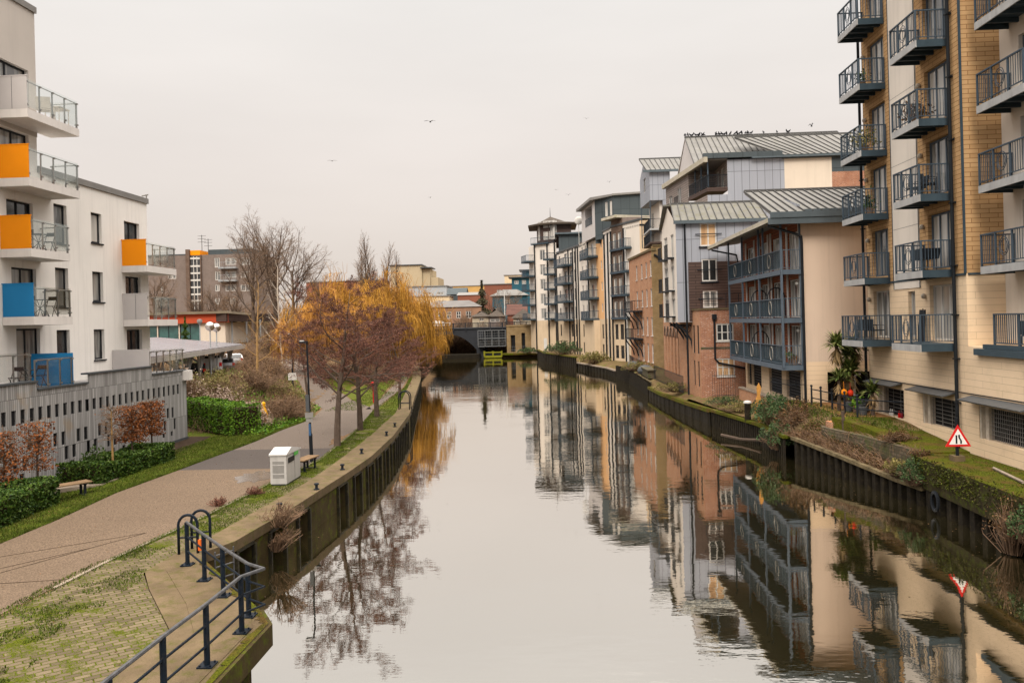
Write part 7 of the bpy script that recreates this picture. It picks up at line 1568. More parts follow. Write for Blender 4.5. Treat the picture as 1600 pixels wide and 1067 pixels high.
def tree_obj(name, lab, loc, h, r, P, bark, twig, grp=None, leaf=None, lean=(0, 0), cat='tree'):
    t = thing(name, lab, cat, loc, grp); T = MB(); Wm = MB(); tips = []
    grow(T, Wm, Vector(loc), Vector((lean[0], lean[1], 1)).normalized(), h, r, 0, P, tips)
    T.build('trunk', bark, t)
    if leaf: leaf(Wm, tips)
    Wm.build('crown', twig, t); return t
# ---- riverside alders
ALD = [dict(seg=9, wob=.05, sides=8, tip=.12, tl=1), dict(n=25, ang=(.95, 1.4), ratio=.60, start=.3, seg=6, wob=.13, up=.03, sides=5, tip=.3, rr=.36, prof=lambda t: .92 - .55 * max(0, t - .35)),
       dict(n=10, ang=(.5, 1.0), ratio=.42, skip=.22, start=.3, seg=4, wob=.15, up=.02, sides=3, rr=.5, flat=.55), dict(n=8, ang=(.4, .9), ratio=.5, start=.2, seg=2, wob=.2, sides=3, rr=.6, flat=.6)]
def catkins(k, s):
    def f(Wm, tips):
        for pts in tips:
            for i in range(k):
                a, b = rnd.choice(list(zip(pts, pts[1:]))); q = a.lerp(b, rnd.random()) + Vector((rnd.gauss(0, .05), rnd.gauss(0, .05), rnd.gauss(-.02, .05))); Wm.leaf(q, rnd.uniform(.5, 1) * s, .3)
    return f
AL = 'purple brown alders along the park quay'
for i, (px_, py_, top, h, lab) in enumerate([(527, 697, 440, 6.9, 'largest purple brown alder on the mossy verge beside the lamp post'), (563, 672, 455, 5.7, 'second purple brown alder along the mossy verge'), (589, 651, 460, 5.6, 'third purple brown alder by the path fork')]):
    x, y = az(px_, py_, 1.2); tree_obj('alder_tree', lab, (x, y, 1.2), h, .17, ALD, BARK, TWIG_P, AL, catkins(13, .058), (-.015, 0))
x, y = -13.2, 60; tree_obj('alder_tree', 'low spreading purple brown alder overhanging the far quay below the willow', (x + 1.5, y, 1.2), 5.6, .13, ALD, BARK, TWIG_P, AL, catkins(12, .06), (.12, 0))
x, y = -19.5, 62; tree_obj('alder_tree', 'purple brown alder across the path behind the far lamp post', (x - .5, y + 2, zl(x, y)), 6.2, .12, ALD, BARK, TWIG_P, AL, catkins(6, .055))
# ---- golden willows
def willow(lab, x, y, z, h, spread, n, skirt=.8, twig=TWIG_W, grp='golden weeping willows', side=0):
    t = thing('weeping_willow', lab, 'tree', (x, y, z), grp); T = MB(); Wm = MB(); D = MB(); tips = []
    WP = [dict(seg=4, wob=.06, sides=8, tip=.7, tl=2), dict(n=9, ang=(.35, .95), ratio=1.15, start=.75, seg=6, wob=.12, up=.06, sides=5, rr=.6, prof=lambda t: 1, tip=.3), dict(n=7, ang=(.4, 1.0), ratio=.5, start=.35, seg=4, wob=.15, up=.05, sides=4, rr=.5), dict(n=5, ang=(.4, 1.), ratio=.55, start=.2, seg=3, wob=.2, sides=3, rr=.5, up=-.05)]
    grow(T, D, Vector((x, y, z)), Vector((0, 0, 1)), h * .38, .42, 0, WP, tips); T.build('trunk', BARK_D, t)
    cz = z + h * .52; nc = max(30, n // 50)
    for ci in range(nc):
        a = rnd.random() * 6.283; el_ = math.asin(rnd.uniform(-.15, 1) ** 1) if ci % 3 else rnd.uniform(0, .6); k = 1 + .2 * math.sin(a * 3 + x) + .14 * math.sin(a * 7 + el_ * 5) + .08 * math.sin(a * 13 + el_ * 9); rf = rnd.uniform(.45, 1.12); hl = rnd.uniform(.3, 1.)
        for i in range(rnd.randint(18, 46)):
            a2 = a + rnd.gauss(0, .13); e2 = el_ + rnd.gauss(0, .09); rr = spread * rf * k * rnd.uniform(.9, 1.06); c, s = math.cos(a2), math.sin(a2)
            px_, py_, pz_ = x + c * rr * math.cos(e2), y + s * rr * math.cos(e2), cz + h * .46 * math.sin(e2) * rf * k
            L_ = rnd.uniform(.4, 1.) * (pz_ - z) * skirt * hl; m_ = 5; pts = []; out = rnd.uniform(.1, .9)
            for j in range(m_ + 1):
                f = j / m_; pts.append((px_ + c * out * math.sin(f * 1.6) + rnd.gauss(0, .06), py_ + s * out * math.sin(f * 1.6) + rnd.gauss(0, .06), pz_ + .5 * math.sin(f * 3.1) * (1 - f) - L_ * f ** 1.3 + rnd.gauss(0, .03)))
            Wm.tube(pts, [.019] * m_ + [.008], 3, False)
            if i % 3 == 0:
                q = Vector(pts[0]); e_ = q + Vector((c * .4 + rnd.gauss(0, .3), s * .4 + rnd.gauss(0, .4), rnd.uniform(.2, 1.5))); Wm.tube([q, q.lerp(e_, .5) + Vector((0, 0, .1)), e_], [.018, .014, .006], 3, False)
    Wm.v += D.v and []  # strands only
    Wm.build('crown', twig, t); D.build('limbs', BARK_D, t); return t
willow('biggest golden weeping willow on the river bank by the bridge', -18.2, 88, 1.3, 10.6, 4.8, 6800, .95)
willow('golden weeping willow rising behind the largest purple alder', -21.6, 82, 1.6, 9.6, 4.8, 6500, .85)
willow('low golden willow clump dipping its strands into the river before the bridge', -16.0, 97, .9, 5.0, 2.5, 1900, 1.0)
willow('dull orange leafless tree between the two big golden willows', -19.6, 99, 1.3, 11.0, 5., 4600, .5, TWIG_O)
willow('young orange brown willow between the birches and the alder crowns', -22.6, 77, 2.0, 7.9, 3.6, 4200, .7, TWIG_O)
# ---- bare trees
BARE = [dict(seg=5, wob=.05, sides=7, tip=.6, tl=2), dict(n=15, ang=(.3, 1.05), ratio=.85, start=.35, seg=7, wob=.10, up=.07, sides=5, rr=.5, prof=lambda t: 1.05 - .35 * t, tip=.25), dict(n=9, ang=(.4, .85), ratio=.46, start=.22, seg=5, wob=.14, up=.06, sides=4, rr=.5),
        dict(n=8, ang=(.35, .9), ratio=.55, start=.2, seg=3, wob=.16, up=.03, sides=3, rr=.6), dict(n=9, ang=(.35, .8), ratio=.55, start=.3, seg=2, wob=.2, sides=3, rr=.65)]
SLIM = [dict(seg=8, wob=.03, sides=6, tip=.15, tl=1), dict(n=52, ang=(.4, .75), ratio=.3, start=.18, seg=5, wob=.1, up=.08, sides=3, rr=.35, prof=lambda t: 1.1 - .75 * t), dict(n=7, ang=(.35, .7), ratio=.45, start=.2, seg=3, wob=.14, up=.05, sides=3, rr=.6), dict(n=4, ang=(.3, .8), ratio=.5, start=.2, seg=2, wob=.2, sides=3, rr=.7)]
BIR = [dict(seg=9, wob=.025, sides=6, tip=.2, tl=1), dict(n=20, ang=(.7, 1.1), ratio=.28, start=.2, seg=4, wob=.1, up=.1, sides=4, rr=.35, prof=lambda t: 1.1 - .7 * t), dict(n=6, ang=(.4, .8), ratio=.45, start=.3, seg=3, wob=.15, sides=3, rr=.5)]
def bt(name, lab, px_, ybase_Y, ytop, P, bark, twig, r, grp=None, lean=(0, 0), k=1.):
    x = ay(px_, 560, ybase_Y)[0]; z = zl(x, ybase_Y) if x < -9 else 1.5; h = (ay(px_, ytop, ybase_Y)[1] - z) * k; return tree_obj(name, lab, (x, ybase_Y, z), h, r, P, bark, twig, grp, None, lean)
bt('bare_tree', 'tallest bare tree with a broad rounded crown behind the birches', 430, 108, 345, BARE, BARK, BARK_D, .30, k=.70)
bt('bare_tree', 'second bare tree merging with the tallest one on the pavilion side', 397, 100, 370, BARE, BARK, BARK_D, .25, k=.72)
bt('bare_tree', 'third bare tree merging with the tallest one on the willow side', 462, 118, 380, BARE, BARK, BARK_D, .24, k=.72)
bt('bare_tree', 'slender pale birch with a white trunk among the bare trees', 441, 78, 415, BIR, BARK_L, BARK_L, .11)
bt('bare_tree', 'thin birch with an ochre trunk at the edge of the shrubs', 401, 64, 440, BIR, BARK_Y, BARK_Y, .12)
bt('bare_tree', 'thin pale sapling beside the white birch', 458, 80, 450, BIR, BARK_Y, TWIG_B, .07)
for i, (a, b, c) in enumerate([(577, 140, 372), (590, 143, 378), (603, 139, 385), (563, 145, 390), (622, 150, 400)]): bt('bare_tree', 'tall slim leafless poplar rising behind the golden willows', a, b, c, SLIM, BARK, TWIG_B, .24, 'slim poplars behind the willows')
for a, b, c, l in ((345, 125, 440, 'low bare tree in front of the orange topped brick flats'), (320, 130, 455, 'bushy bare tree beside the low one before the brick flats'), (372, 112, 450, 'brown twiggy tree above the white hatchback'), (505, 150, 415, 'small bare tree on the skyline between the tallest tree and willows'), (250, 120, 410, 'bare tree seen through the balcony glass of the white flats'), (655, 172, 470, 'bare tree rising above the willow by the bridge')): bt('bare_tree', l, a, b, c, BARE, BARK, TWIG_B, .2, k=.62)
for a, b, c, l in ((717, 176, 485, 'small twiggy tree behind the bridge parapet, nearer the willow'), (735, 175, 480, 'small twiggy tree behind the bridge parapet, nearer the huts'), (772, 190, 440, 'thin bare tree beside the dark conifer'), (795, 195, 438, 'spreading bare tree before the terracotta flats'), (812, 185, 455, 'bare tree close beside the slim tower')): bt('bare_tree', l, a, b, c, BARE, BARK, TWIG_B, .14, k=.6)
def conifer(lab, x, y, z, h, w, m_=LF_CON):
    t = thing('conifer_tree', lab, 'tree', (x, y, z)); p = MB(); p.tube([(x, y, z), (x, y, z + h)], [.18, .03], 6); p.build('trunk', BARK_D, t); q = MB()
    for i in range(3600):
        u = rnd.random() ** .7; zz = z + h * (1 - u * .95); rr = w * u * (.55 + .45 * math.sin(u * 40)) * rnd.uniform(.3, 1.05); a = rnd.random() * 6.28; q.leaf((x + rr * math.cos(a), y + rr * math.sin(a), zz - rr * .2), rnd.uniform(.05, .11) * w, .4)
    q.build('crown', m_, t)
x = ay(754, 500, 185)[0]; conifer('dark ragged conifer standing alone beyond the bridge', x, 185, 2, ay(752, 438, 185)[1] - 2, 4.2)
x = ay(290, 540, 90)[0]; conifer('small dark green spruce before the pavilion glass', x, 90, zl(x, 90), 5.6 + 0, 1.5, LF_HEDGE)

# ---- hedges
def hedge(lab, poly_c, u, L_, Wd, H, z, n, lm=LF_HEDGE, size=.05, name='clipped_hedge', body=None):
    """poly_c: start point, u: direction; box L x W x H with uneven leafy faces"""
    t = thing(name, lab, 'hedge', (poly_c[0], poly_c[1], z)); u = Vector(u).normalized(); v = Vector((-u.y, u.x)); o = Vector(poly_c)
    if Wd < 0: o = o + v * Wd; Wd = -Wd
    b = MB(); nx, nz = max(3, int(L_ / .35)), 4
    def P_(a, c, h, k=.0): q = o + u * a + v * c; j = .05 * math.sin(a * 5 + c * 3) + .04 * math.sin(h * 7 + a * 11); return (q.x + v.x * j, q.y + v.y * j, z + h + j * .8)
    e_ = .10
    for i in range(nx):
        a0, a1 = e_ + (L_ - 2 * e_) * i / nx, e_ + (L_ - 2 * e_) * (i + 1) / nx
        b.quad(P_(a0, e_, H - e_), P_(a1, e_, H - e_), P_(a1, Wd - e_, H - e_), P_(a0, Wd - e_, H - e_))
        b.quad(P_(a0, e_, -.1), P_(a1, e_, -.1), P_(a1, e_, H - e_), P_(a0, e_, H - e_)); b.quad(P_(a1, Wd - e_, -.1), P_(a0, Wd - e_, -.1), P_(a0, Wd - e_, H - e_), P_(a1, Wd - e_, H - e_))
    for a in (e_, L_ - e_): b.quad(P_(a, e_, -.1), P_(a, Wd - e_, -.1), P_(a, Wd - e_, H - e_), P_(a, e_, H - e_))
    b.build('inner_twigs', body or SOIL, t); q = MB()
    areas = [abs(q_) for q_ in (L_ * Wd, L_ * H, L_ * H, Wd * H, Wd * H)]; tot = sum(areas)
    for i in range(n):
        k = rnd.random() * tot; a, c, h = rnd.random() * L_, rnd.random() * Wd, rnd.random() * H; dp = abs(rnd.gauss(0, .05)) - .02
        if k < areas[0]: h = H - dp
        elif k < sum(areas[:2]): c = dp
        elif k < sum(areas[:3]): c = Wd - dp
        elif k < sum(areas[:4]): a = dp
        else: a = L_ - dp
        if Wd < 0: c = c if k < areas[0] or k >= sum(areas[:3]) else (-dp if k < sum(areas[:2]) else Wd + dp)
        bump_ = .07 * math.sin(a * 2.7 + z) + .05 * math.sin(a * 6.1 + c * 5); pt = o + u * a + v * (c + bump_ * (c / Wd - .5)); q.leaf((pt.x, pt.y, z + h + bump_ * (h / H)), size * rnd.uniform(.6, 1.25), .65)
    q.build('foliage', lm, t); return t
a = Vector(az(280, 662, 1.1)); b = Vector(az(366, 679, 1.15)); hedge('tall square clipped green hedge at the end of the white flats', tuple(b), tuple(a - b), (a - b).length + 1.5, -1.5, 1.5, 1.05, 9000, LF_HEDGE2, .06) if False else None
d = (a - b); hedge('tall square clipped green hedge at the end of the white flats', tuple(b), tuple(d), d.length + .8, -1.5, 1.55, 1.05, 14000, LF_HEDGE2, .055)
a = Vector(az(-60, 862, 1.0)); b = Vector(az(92, 792, 1.0)); d = b - a; hedge('low dark green hedge at the frame edge below the russet hornbeams', tuple(a), tuple(d), d.length, 1.5, .95, 1.0, 13000, LF_HEDGE, .055, 'clipped_hedge')
a = Vector(az(158, 762, 1.0)); b = Vector(az(272, 722, 1.0)); d = b - a; hedge('low dark green hedge before the boarded podium, nearer its far corner', tuple(a), tuple(d), d.length, 1.7, .85, .95, 13000, LF_HEDGE, .06, 'clipped_hedge')
# ---- hornbeams
def box_tree(lab, x, y, z, zc0, zc1, w, n, bare=False, dz=.7):
    t = thing('hornbeam_tree', lab, 'tree', (x, y, z), 'box trimmed hornbeams before the podium'); p = MB(); p.tube([(x, y, z), (x + .02, y, (z + zc0) / 2), (x, y, zc1 - .1)], [.055, .045, .02], 7); q = MB()
    m_ = 60 if not bare else 70
    for i in range(m_):
        zz = zc0 + (zc1 - zc0) * rnd.random(); a = rnd.random() * 6.28; L_ = w * .5 * rnd.uniform(.6, 1.05); d = Vector((math.cos(a) * L_, math.sin(a) * L_ * dz, rnd.uniform(.0, .3)))
        s = Vector((x, y, zz)); q.tube([s, s + d * .5 + Vector((0, 0, rnd.uniform(-.05, .1))), s + d], [.014, .01, .004], 3, False)
        for k in range(3): c = s + d * rnd.uniform(.4, .9); q.tube([c, c + Vector((rnd.gauss(0, .12), rnd.gauss(0, .12), rnd.gauss(.05, .1)))], [.007, .003], 3, False)
    p.build('trunk', BARK_Y if bare else BARK, t); q.build('twigs', BARK_D, t)
    if not bare:
        l = MB()
        for i in range(n): l.leaf((x + rnd.uniform(-.5, .5) * w * rnd.uniform(.75, 1.05), y + rnd.uniform(-.5, .5) * w * dz, zc0 + (zc1 - zc0) * rnd.random()), rnd.uniform(.03, .065), .6)
        l.build('crown', LF_HB, t)
    else:
        l = MB()
        for i in range(50): l.leaf((x + rnd.gauss(0, .3) * w, y + rnd.gauss(0, .2), zc0 + (zc1 - zc0) * rnd.random()), .035, .6)
        l.build('crown', LF_HB, t)
def bz(px_, y0, y1, Y): return ay(px_, y1, Y)[1], ay(px_, y0, Y)[1]
for px_, Y_, y0, y1, w, n, bare, lab in [(175, 30.2, 638, 690, 1.15, 0, True, 'nearly bare box trimmed hornbeam showing only twigs'), (206, 32.8, 634, 691, 1.25, 2300, False, 'russet box trimmed hornbeam touching the bare one'), (237, 35.2, 627, 680, 1.15, 2300, False, 'russet box trimmed hornbeam close to the podium corner'), (57, 27.0, 660, 735, 1.15, 1100, False, 'russet hornbeam with thin leaves above the near hedge'), (5, 25.2, 676, 756, 1.1, 1300, False, 'russet hornbeam cut by the frame edge')]:
    x, _ = ay(px_, 700, Y_); a, b = bz(px_, y0, y1, Y_); box_tree(lab, x, Y_, .98, a, b, w, n, bare)
x, _ = ay(150, 740, 30.5)
def bush(name, lab, x, y, z, r, h, stems, leafm=None, nl=0, ls=.05, twig=TWIG_B, grp=None, cat='shrub', sub=4, lean=0.):
    t = thing(name, lab, cat, (x, y, z), grp); q = MB()
    ph = rnd.random() * 6
    def wob(a): return 1 + .28 * math.sin(a * 2 + ph) + .18 * math.sin(a * 5 + ph * 2)
    for i in range(stems):
        a = rnd.random() * 6.28; rr = r * wob(a) * math.sqrt(rnd.random()); e_ = Vector((x + rr * math.cos(a) + lean, y + rr * math.sin(a), z + h * rnd.uniform(.5, 1.) * (1 - .35 * min(1.5, rr / r) ** 2))); s = Vector((x + rr * .35 * math.cos(a), y + rr * .35 * math.sin(a), z - .05)); mid = s.lerp(e_, .55) + Vector((rnd.gauss(0, .08), rnd.gauss(0, .08), h * .08)); q.tube([s, mid, e_], [.016, .012, .005], 3, False)
        for k in range(sub): c = s.lerp(e_, rnd.uniform(.35, .95)); q.tube([c, c + Vector((rnd.gauss(0, r * .18), rnd.gauss(0, r * .18), rnd.uniform(.0, .25) * h))], [.008, .003], 3, False)
    q.build('stems', twig, t)
    if nl:
        l = MB()
        for i in range(nl):
            a = rnd.random() * 6.28; w_ = wob(a); rr = r * math.sqrt(rnd.random()) * w_; lim = h * math.sqrt(max(.05, 1 - .8 * (rr / r / w_) ** 2)) * (1 + .25 * math.sin(rr * 9 / r + a * 3 + ph)); zz = lim * (1 - abs(rnd.gauss(0, .25))); l.leaf((x + rr * math.cos(a) + lean * zz / h, y + rr * math.sin(a), z + max(.02, zz)), rnd.uniform(.5, 1.2) * ls, .6)
        l.build('foliage', leafm, t)
    return t
bush('shrub', 'small green shrub on pale forked stems beside the bench', x, 30.5, .98, .65, 1.15, 14, LF_HEDGE, 1500, .05, BARK_L)
# shrubs behind the square hedge
def bx_(px_, Y_): return ay(px_, 600, Y_)[0]
SH = [('pink_seed_shrub', 'pale pink seed headed shrub beside the square hedge', 393, 44.5, 1.3, 1.35, 160, LF_FLOWER, 2600, .05), ('pink_seed_shrub', 'pale seed headed shrub peeping above the square hedge', 345, 50, 1.6, 1.9, 160, LF_FLOWER, 2200, .055), ('brown_shrub', 'brown leafless shrub between the seed heads and the path', 440, 47.5, 1.6, 1.5, 420, LF_BROWN, 1400, .045),
      ('brown_shrub', 'tall brown shrub with bright creamy blossoms at the white flats corner', 285, 52, 1.5, 3.0, 260, LF_FLOWER, 900, .07), ('brown_shrub', 'wide tangled brown shrub before the solar canopy legs', 392, 60, 2.4, 1.9, 600, LF_BROWN, 1800, .06), ('olive_shrub', 'olive green feathery shrub behind the square hedge', 330, 55, 2.6, 2.1, 420, LF_OLIVE, 3600, .07), ('olive_shrub', 'olive green shrub close to the far lamp post', 436, 60, 1.5, 1.3, 260, LF_OLIVE, 2200, .06), ('brown_shrub', 'reddish brown shrub by the far lamp post', 425, 68, 2.0, 1.7, 400, LF_BROWN, 1200, .06), ('brown_shrub', 'low brown shrub mound by the white notice', 448, 53, 1.5, 1.3, 320, LF_BROWN, 900, .05), ('brown_shrub', 'purplish shrub on the bank under the birch', 405, 74, 2.6, 2.1, 500, LF_BROWN, 700, .06), ('brown_shrub', 'dense dark bush under the tallest bare tree', 440, 96, 3.6, 2.9, 600, LF_BROWN, 2200, .10), ('olive_shrub', 'dark green bush line above the white hatchback', 385, 126, 5, 3.8, 200, LF_OLIVE, 4000, .16), ('brown_shrub', 'brown scrub between the pavilion and the bare trees', 372, 90, 3, 2.4, 400, LF_BROWN, 800, .08)]
for nm, lab, px_, Y_, r_, h_, st, lm, nl, ls in SH: X_ = bx_(px_, Y_); bush(nm, lab, X_, Y_, zl(X_, Y_), r_, h_, st, lm, nl, ls)
# undergrowth: uncountable low plants along the path edge and beneath the shrubs
U = MB(); Ub = MB()
for i in range(15000):
    y = rnd.uniform(41, 78); xr = interp(PL, y) - .15; x = xr - abs(rnd.gauss(0, 1)) * (3.2 + (y - 41) * .12); x = max(x, -34)
    if y < 45 and x < -16.4: continue
    d_ = xr - x; U.leaf((x, y, zl(x, y) + rnd.random() * (.15 + min(.5, d_ * .18))), rnd.uniform(.04, .10), .5)
for i in range(9000):
    y = rnd.uniform(44, 100); x = interp(PL, y) - .8 - abs(rnd.gauss(0, 1)) * (4.5 + (y - 44) * .15); x = max(x, -48)
    s = Vector((x, y, zl(x, y))); Ub.tube([s, s + Vector((rnd.gauss(0, .25), rnd.gauss(0, .25), rnd.uniform(.3, 1.1)))], [.012, .004], 3, False)
o = U.build('undergrowth', LF_HEDGE2); tag(o, 'low green undergrowth along the inner edge of the path', 'undergrowth', kind='stuff')
o = Ub.build('dry_stalks', TWIG_B); tag(o, 'dry brown stalks and scrub covering the shrubbery floor', 'scrub', kind='stuff')
# far woodland: brown mass closing the view behind the trees
Fw = MB()
for i in range(5200):
    px_ = rnd.uniform(250, 640); Y_ = rnd.uniform(118, 150); X_ = ay(px_, 520, Y_)[0]; z0 = 3.5; hh_ = rnd.uniform(2, 7.5) * (1 if px_ > 380 else .75); s = Vector((X_, Y_, z0)); e_ = s + Vector((rnd.gauss(0, .8), rnd.gauss(0, .6), hh_)); m_ = s.lerp(e_, .5) + Vector((rnd.gauss(0, .3), 0, 0)); Fw.tube([s, m_, e_], [.05, .035, .012], 3, False)
    for k in range(4): c = s.lerp(e_, rnd.uniform(.3, .95)); Fw.tube([c, c + Vector((rnd.gauss(0, .5), rnd.gauss(0, .4), rnd.uniform(.2, 1.2)))], [.02, .008], 3, False)
for i in range(2600):   # scrub between the bridge road and the houses
    px_ = rnd.uniform(655, 835); Y_ = rnd.uniform(168.5, 181); X_ = ay(px_, 520, Y_)[0]; z0 = 4.5 if rnd.random() < .8 else 1.6; s = Vector((X_, Y_, z0)); e_ = s + Vector((rnd.gauss(0, .5), rnd.gauss(0, .5), rnd.uniform(1.2, 4.2) * (.6 + .4 * math.sin(px_ * .21)))); Fw.tube([s, s.lerp(e_, .5) + Vector((rnd.gauss(0, .2), 0, 0)), e_], [.045, .03, .012], 3, False)
    for k in range(2): c = s.lerp(e_, rnd.uniform(.3, .95)); Fw.tube([c, c + Vector((rnd.gauss(0, .4), rnd.gauss(0, .4), rnd.uniform(.2, .8)))], [.02, .01], 3, False)
for i in range(1500):
    X_ = rnd.uniform(-32, -9); s = Vector((X_, rnd.uniform(165.5, 166.5), rnd.uniform(.3, 3.5))); Fw.tube([s, s + Vector((rnd.gauss(0, .6), rnd.uniform(-1, 0), rnd.uniform(.3, 1.4)))], [.05, .015], 3, False)
tag(Fw.build('bare_woodland', TWIG_B), 'distant brown leafless woodland and scrub behind the park trees and bridge', 'woodland', kind='stuff')
# ---- weeds on walls
x, y = az(418, 812, 1.2); bush('twiggy_weed', 'leafless twiggy weed sprouting from the park quay edge', x + .35, y, 1.05, .6, .75, 55, LF_BROWN, 120, .025, TWIG_B, lean=.2)
bush('twiggy_weed', 'sprawling dead weed hanging from the park quay below the twiggy one', -8.15, 22.8, .35, .4, .75, 50, LF_BROWN, 160, .025, TWIG_B, lean=.35)
for px_, py_, l in ((342, 790, 'small purple weed clump on the path edge nearer the hoops'), (398, 765 + 8, 'small purple weed clump on the path edge near the cabinet')): x, y = az(px_, py_, 1.2); bush('weed_clump', l, x, y, 1.2, .28, .35, 40, LF_BROWN, 40, .02, TWIG_P)
# right bank shrubs
RB = [('ivy_bush', 'ivy covered bush spilling over the quay beside the orange fish panel', 11.2, 41.3, 1.2, 1.15, 1.35, 60, LF_IVY, 3600, .06), ('ivy_bush', 'trailing green ivy hanging down to the water at the quay corner', 10.75, 39.0, .35, .8, 1.2, 60, LF_IVY, 1800, .055), ('brown_shrub', 'dry brown thicket between the ivy and the grassy slope', 11.9, 39.4, 1.2, 1.0, 1.3, 260, LF_BROWN, 2200, .05),
      ('grass_tuft', 'round dark green grassy clump on the piling below the mossy ledge', 12.55, 28.7, .75, .5, .75, 160, LF_IVY, 2600, .04), ('grass_tuft', 'pale olive tuft beside the round green clump', 12.5, 29.8, .8, .45, .55, 120, LF_OLIVE, 1100, .04), ('brown_shrub', 'dead bracken on top of the rubble wall corner', 13.3, 31.6, 1.75, .6, .4, 160, LF_BROWN, 900, .04),
      ('twiggy_weed', 'tangled leafless creeper hanging to the water beyond the road sign', 12.5, 22.6, .1, .55, 1.5, 90, LF_BROWN, 500, .035), ('ivy_bush', 'dark ivy on the wall face beside the leafless creeper', 12.5, 21.9, .6, .5, .8, 40, LF_IVY, 900, .05),
      ('olive_shrub', 'low weeds beside the dark mooring post', 10.9, 47.5, 1.15, 1.1, .5, 90, LF_OLIVE, 1200, .05), ('olive_shrub', 'green ground weeds behind the mooring post', 10.8, 51, 1.15, 1.0, .5, 60, LF_IVY, 1100, .05), ('brown_shrub', 'weeds on the quay before the arcade', 9.2, 61, 1.2, 1.2, .6, 120, LF_OLIVE, 1200, .06), ('brown_shrub', 'scrubby plants beside the tarpaulined heaps', 9.0, 84, 1.3, 1.5, .9, 160, LF_OLIVE, 1400, .08), ('olive_shrub', 'dark shrubs trailing over the blackened quay at the bend', 1.6, 121, 1.6, 2.2, 1.8, 160, LF_IVY, 2400, .12), ('olive_shrub', 'green bushes on the quay under the white flats', 5.5, 106, 1.0, 1.8, 1.4, 120, LF_OLIVE, 1800, .11), ('olive_shrub', 'low green bushes on the landing beside the slim tower', -4.5, 149, .8, 1.6, 1.0, 80, LF_IVY, 900, .13)]
for nm, lab, x, y, z, r_, h_, st, lm, nl, ls in RB: bush(nm, lab, x, y, z, r_, h_, st, lm, nl, ls)
def patch0(y): return math.sin(y * 2.1) + .5 * math.sin(y * 5.3) > -.2
# ---- litter on the right bank slope
Lt = MB(); Ls = MB()
for i in range(15000):
    y = rnd.uniform(28.9, 38); b = interp(QR, y); x = b + .15 + abs(rnd.gauss(0, .75)); z = zr(x, y)
    if x > 13.3 or (y > 33 and x > b + 1.25 and rnd.random() < .85): continue
    Lt.leaf((x, y, z + abs(rnd.gauss(0, .09))), rnd.uniform(.03, .06), .5)
for i in range(1300):
    y = rnd.uniform(28.9, 38.5); b = interp(QR, y); x = b + .1 + abs(rnd.gauss(0, .7)); s = Vector((x, y, zr(x, y)))
    if x > 13.2: continue
    e_ = s + Vector((rnd.gauss(-.12, .18), rnd.gauss(0, .18), rnd.uniform(.05, .45))); Ls.tube([s, s.lerp(e_, .6) + Vector((0, 0, .08)), e_], [.010, .008, .003], 3, False)
for i in range(40):   # dead stems hanging over the rubble wall
    y = rnd.uniform(29.3, 34.5); x = interp([(13.1, 29.1), (13.15, 30.6), (12.75, 33.5), (12.1, 36.3)], y) - .05; s = Vector((x, y, 1.75)); e_ = s + Vector((rnd.uniform(-.5, -.1), rnd.gauss(0, .15), rnd.uniform(-.75, .15))); Ls.tube([s, s.lerp(e_, .4) + Vector((-.03, 0, .12)), e_], [.01, .008, .003], 3, False)
    if i % 2: Lt.leaf(e_.lerp(s, rnd.random()), rnd.uniform(.03, .05), .5)
for i in range(0): y = rnd.uniform(20, 28.6); Ls.tube([(12.68, y, 1.6 + rnd.uniform(-.3, .08)), (12.6 - rnd.random() * .12, y + rnd.gauss(0, .08), 1.5), (12.6 - rnd.random() * .08, y + rnd.gauss(0, .12), rnd.uniform(.6, 1.45))], [.008, .007, .003], 3, False) if patch0(y) else None
Lg = MB()
for i in range(16000):
    y = rnd.uniform(19, 44); b = interp(QR, y); x = b + .2 + abs(rnd.gauss(0, .9)); z = zr(x, y)
    if x > 14 or patch0(y * 1.7 + x * 2) is False: continue
    if y < 29: x = rnd.choice([12.62, 12.66]) + rnd.gauss(0, .03); z = rnd.uniform(.9, 1.68)
    Lg.leaf((x, y, z + abs(rnd.gauss(0, .08))), rnd.uniform(.025, .055), .6)
tag(Lg.build('creeping_weeds', LF_MOSS), 'olive creeping weeds mottling the opposite bank and ledge face', 'weeds', kind='stuff')
for i in range(9000):
    y = 40 + 75 * rnd.random() ** 1.5; b = interp(QR, y); x = b + abs(rnd.gauss(.1, .5)); Lg.leaf((x, y, max(zr(x, y), .8) + abs(rnd.gauss(.03, .12))), rnd.uniform(.03, .06) * (1 + y / 90), .6)
Fl = MB()
for i in range(420):
    y = 14 + 70 * rnd.random() ** 2; a, b = interp(BANK, y), interp(QR, y); x = a + .3 + abs(rnd.gauss(0, 1.6)) if rnd.random() < .5 else b - .3 - abs(rnd.gauss(0, 1.8)); Fl.leaf((x, y, .006), rnd.uniform(.012, .04), .6, flat=.02)
tag(Fl.build('floating_leaves', LF_BROWN), 'specks of leaves and scum floating on the river near its banks', 'floating leaves', kind='stuff')
Lf = MB()
for i in range(2600):
    y = rnd.uniform(13, 46); x = rnd.uniform(-18.5, interp(INNER, y)) if rnd.random() < .5 else -18 + abs(rnd.gauss(0, 1.2)); Lf.leaf((x, y, zl(x, y) + .012), rnd.uniform(.014, .034), .6, flat=.25)
tag(Lf.build('fallen_leaves', LF_BROWN), 'scattered fallen leaves on the path, lawn and block paving', 'fallen leaves', kind='stuff')
tag(Lt.build('leaf_litter', LF_BROWN), 'brown dead leaves strewn over the opposite bank slope', 'leaf litter', kind='stuff')
tag(Ls.build('dead_stems', TWIG_B), 'tangled dead stems over the opposite bank slope and rubble wall', 'dead stems', kind='stuff')
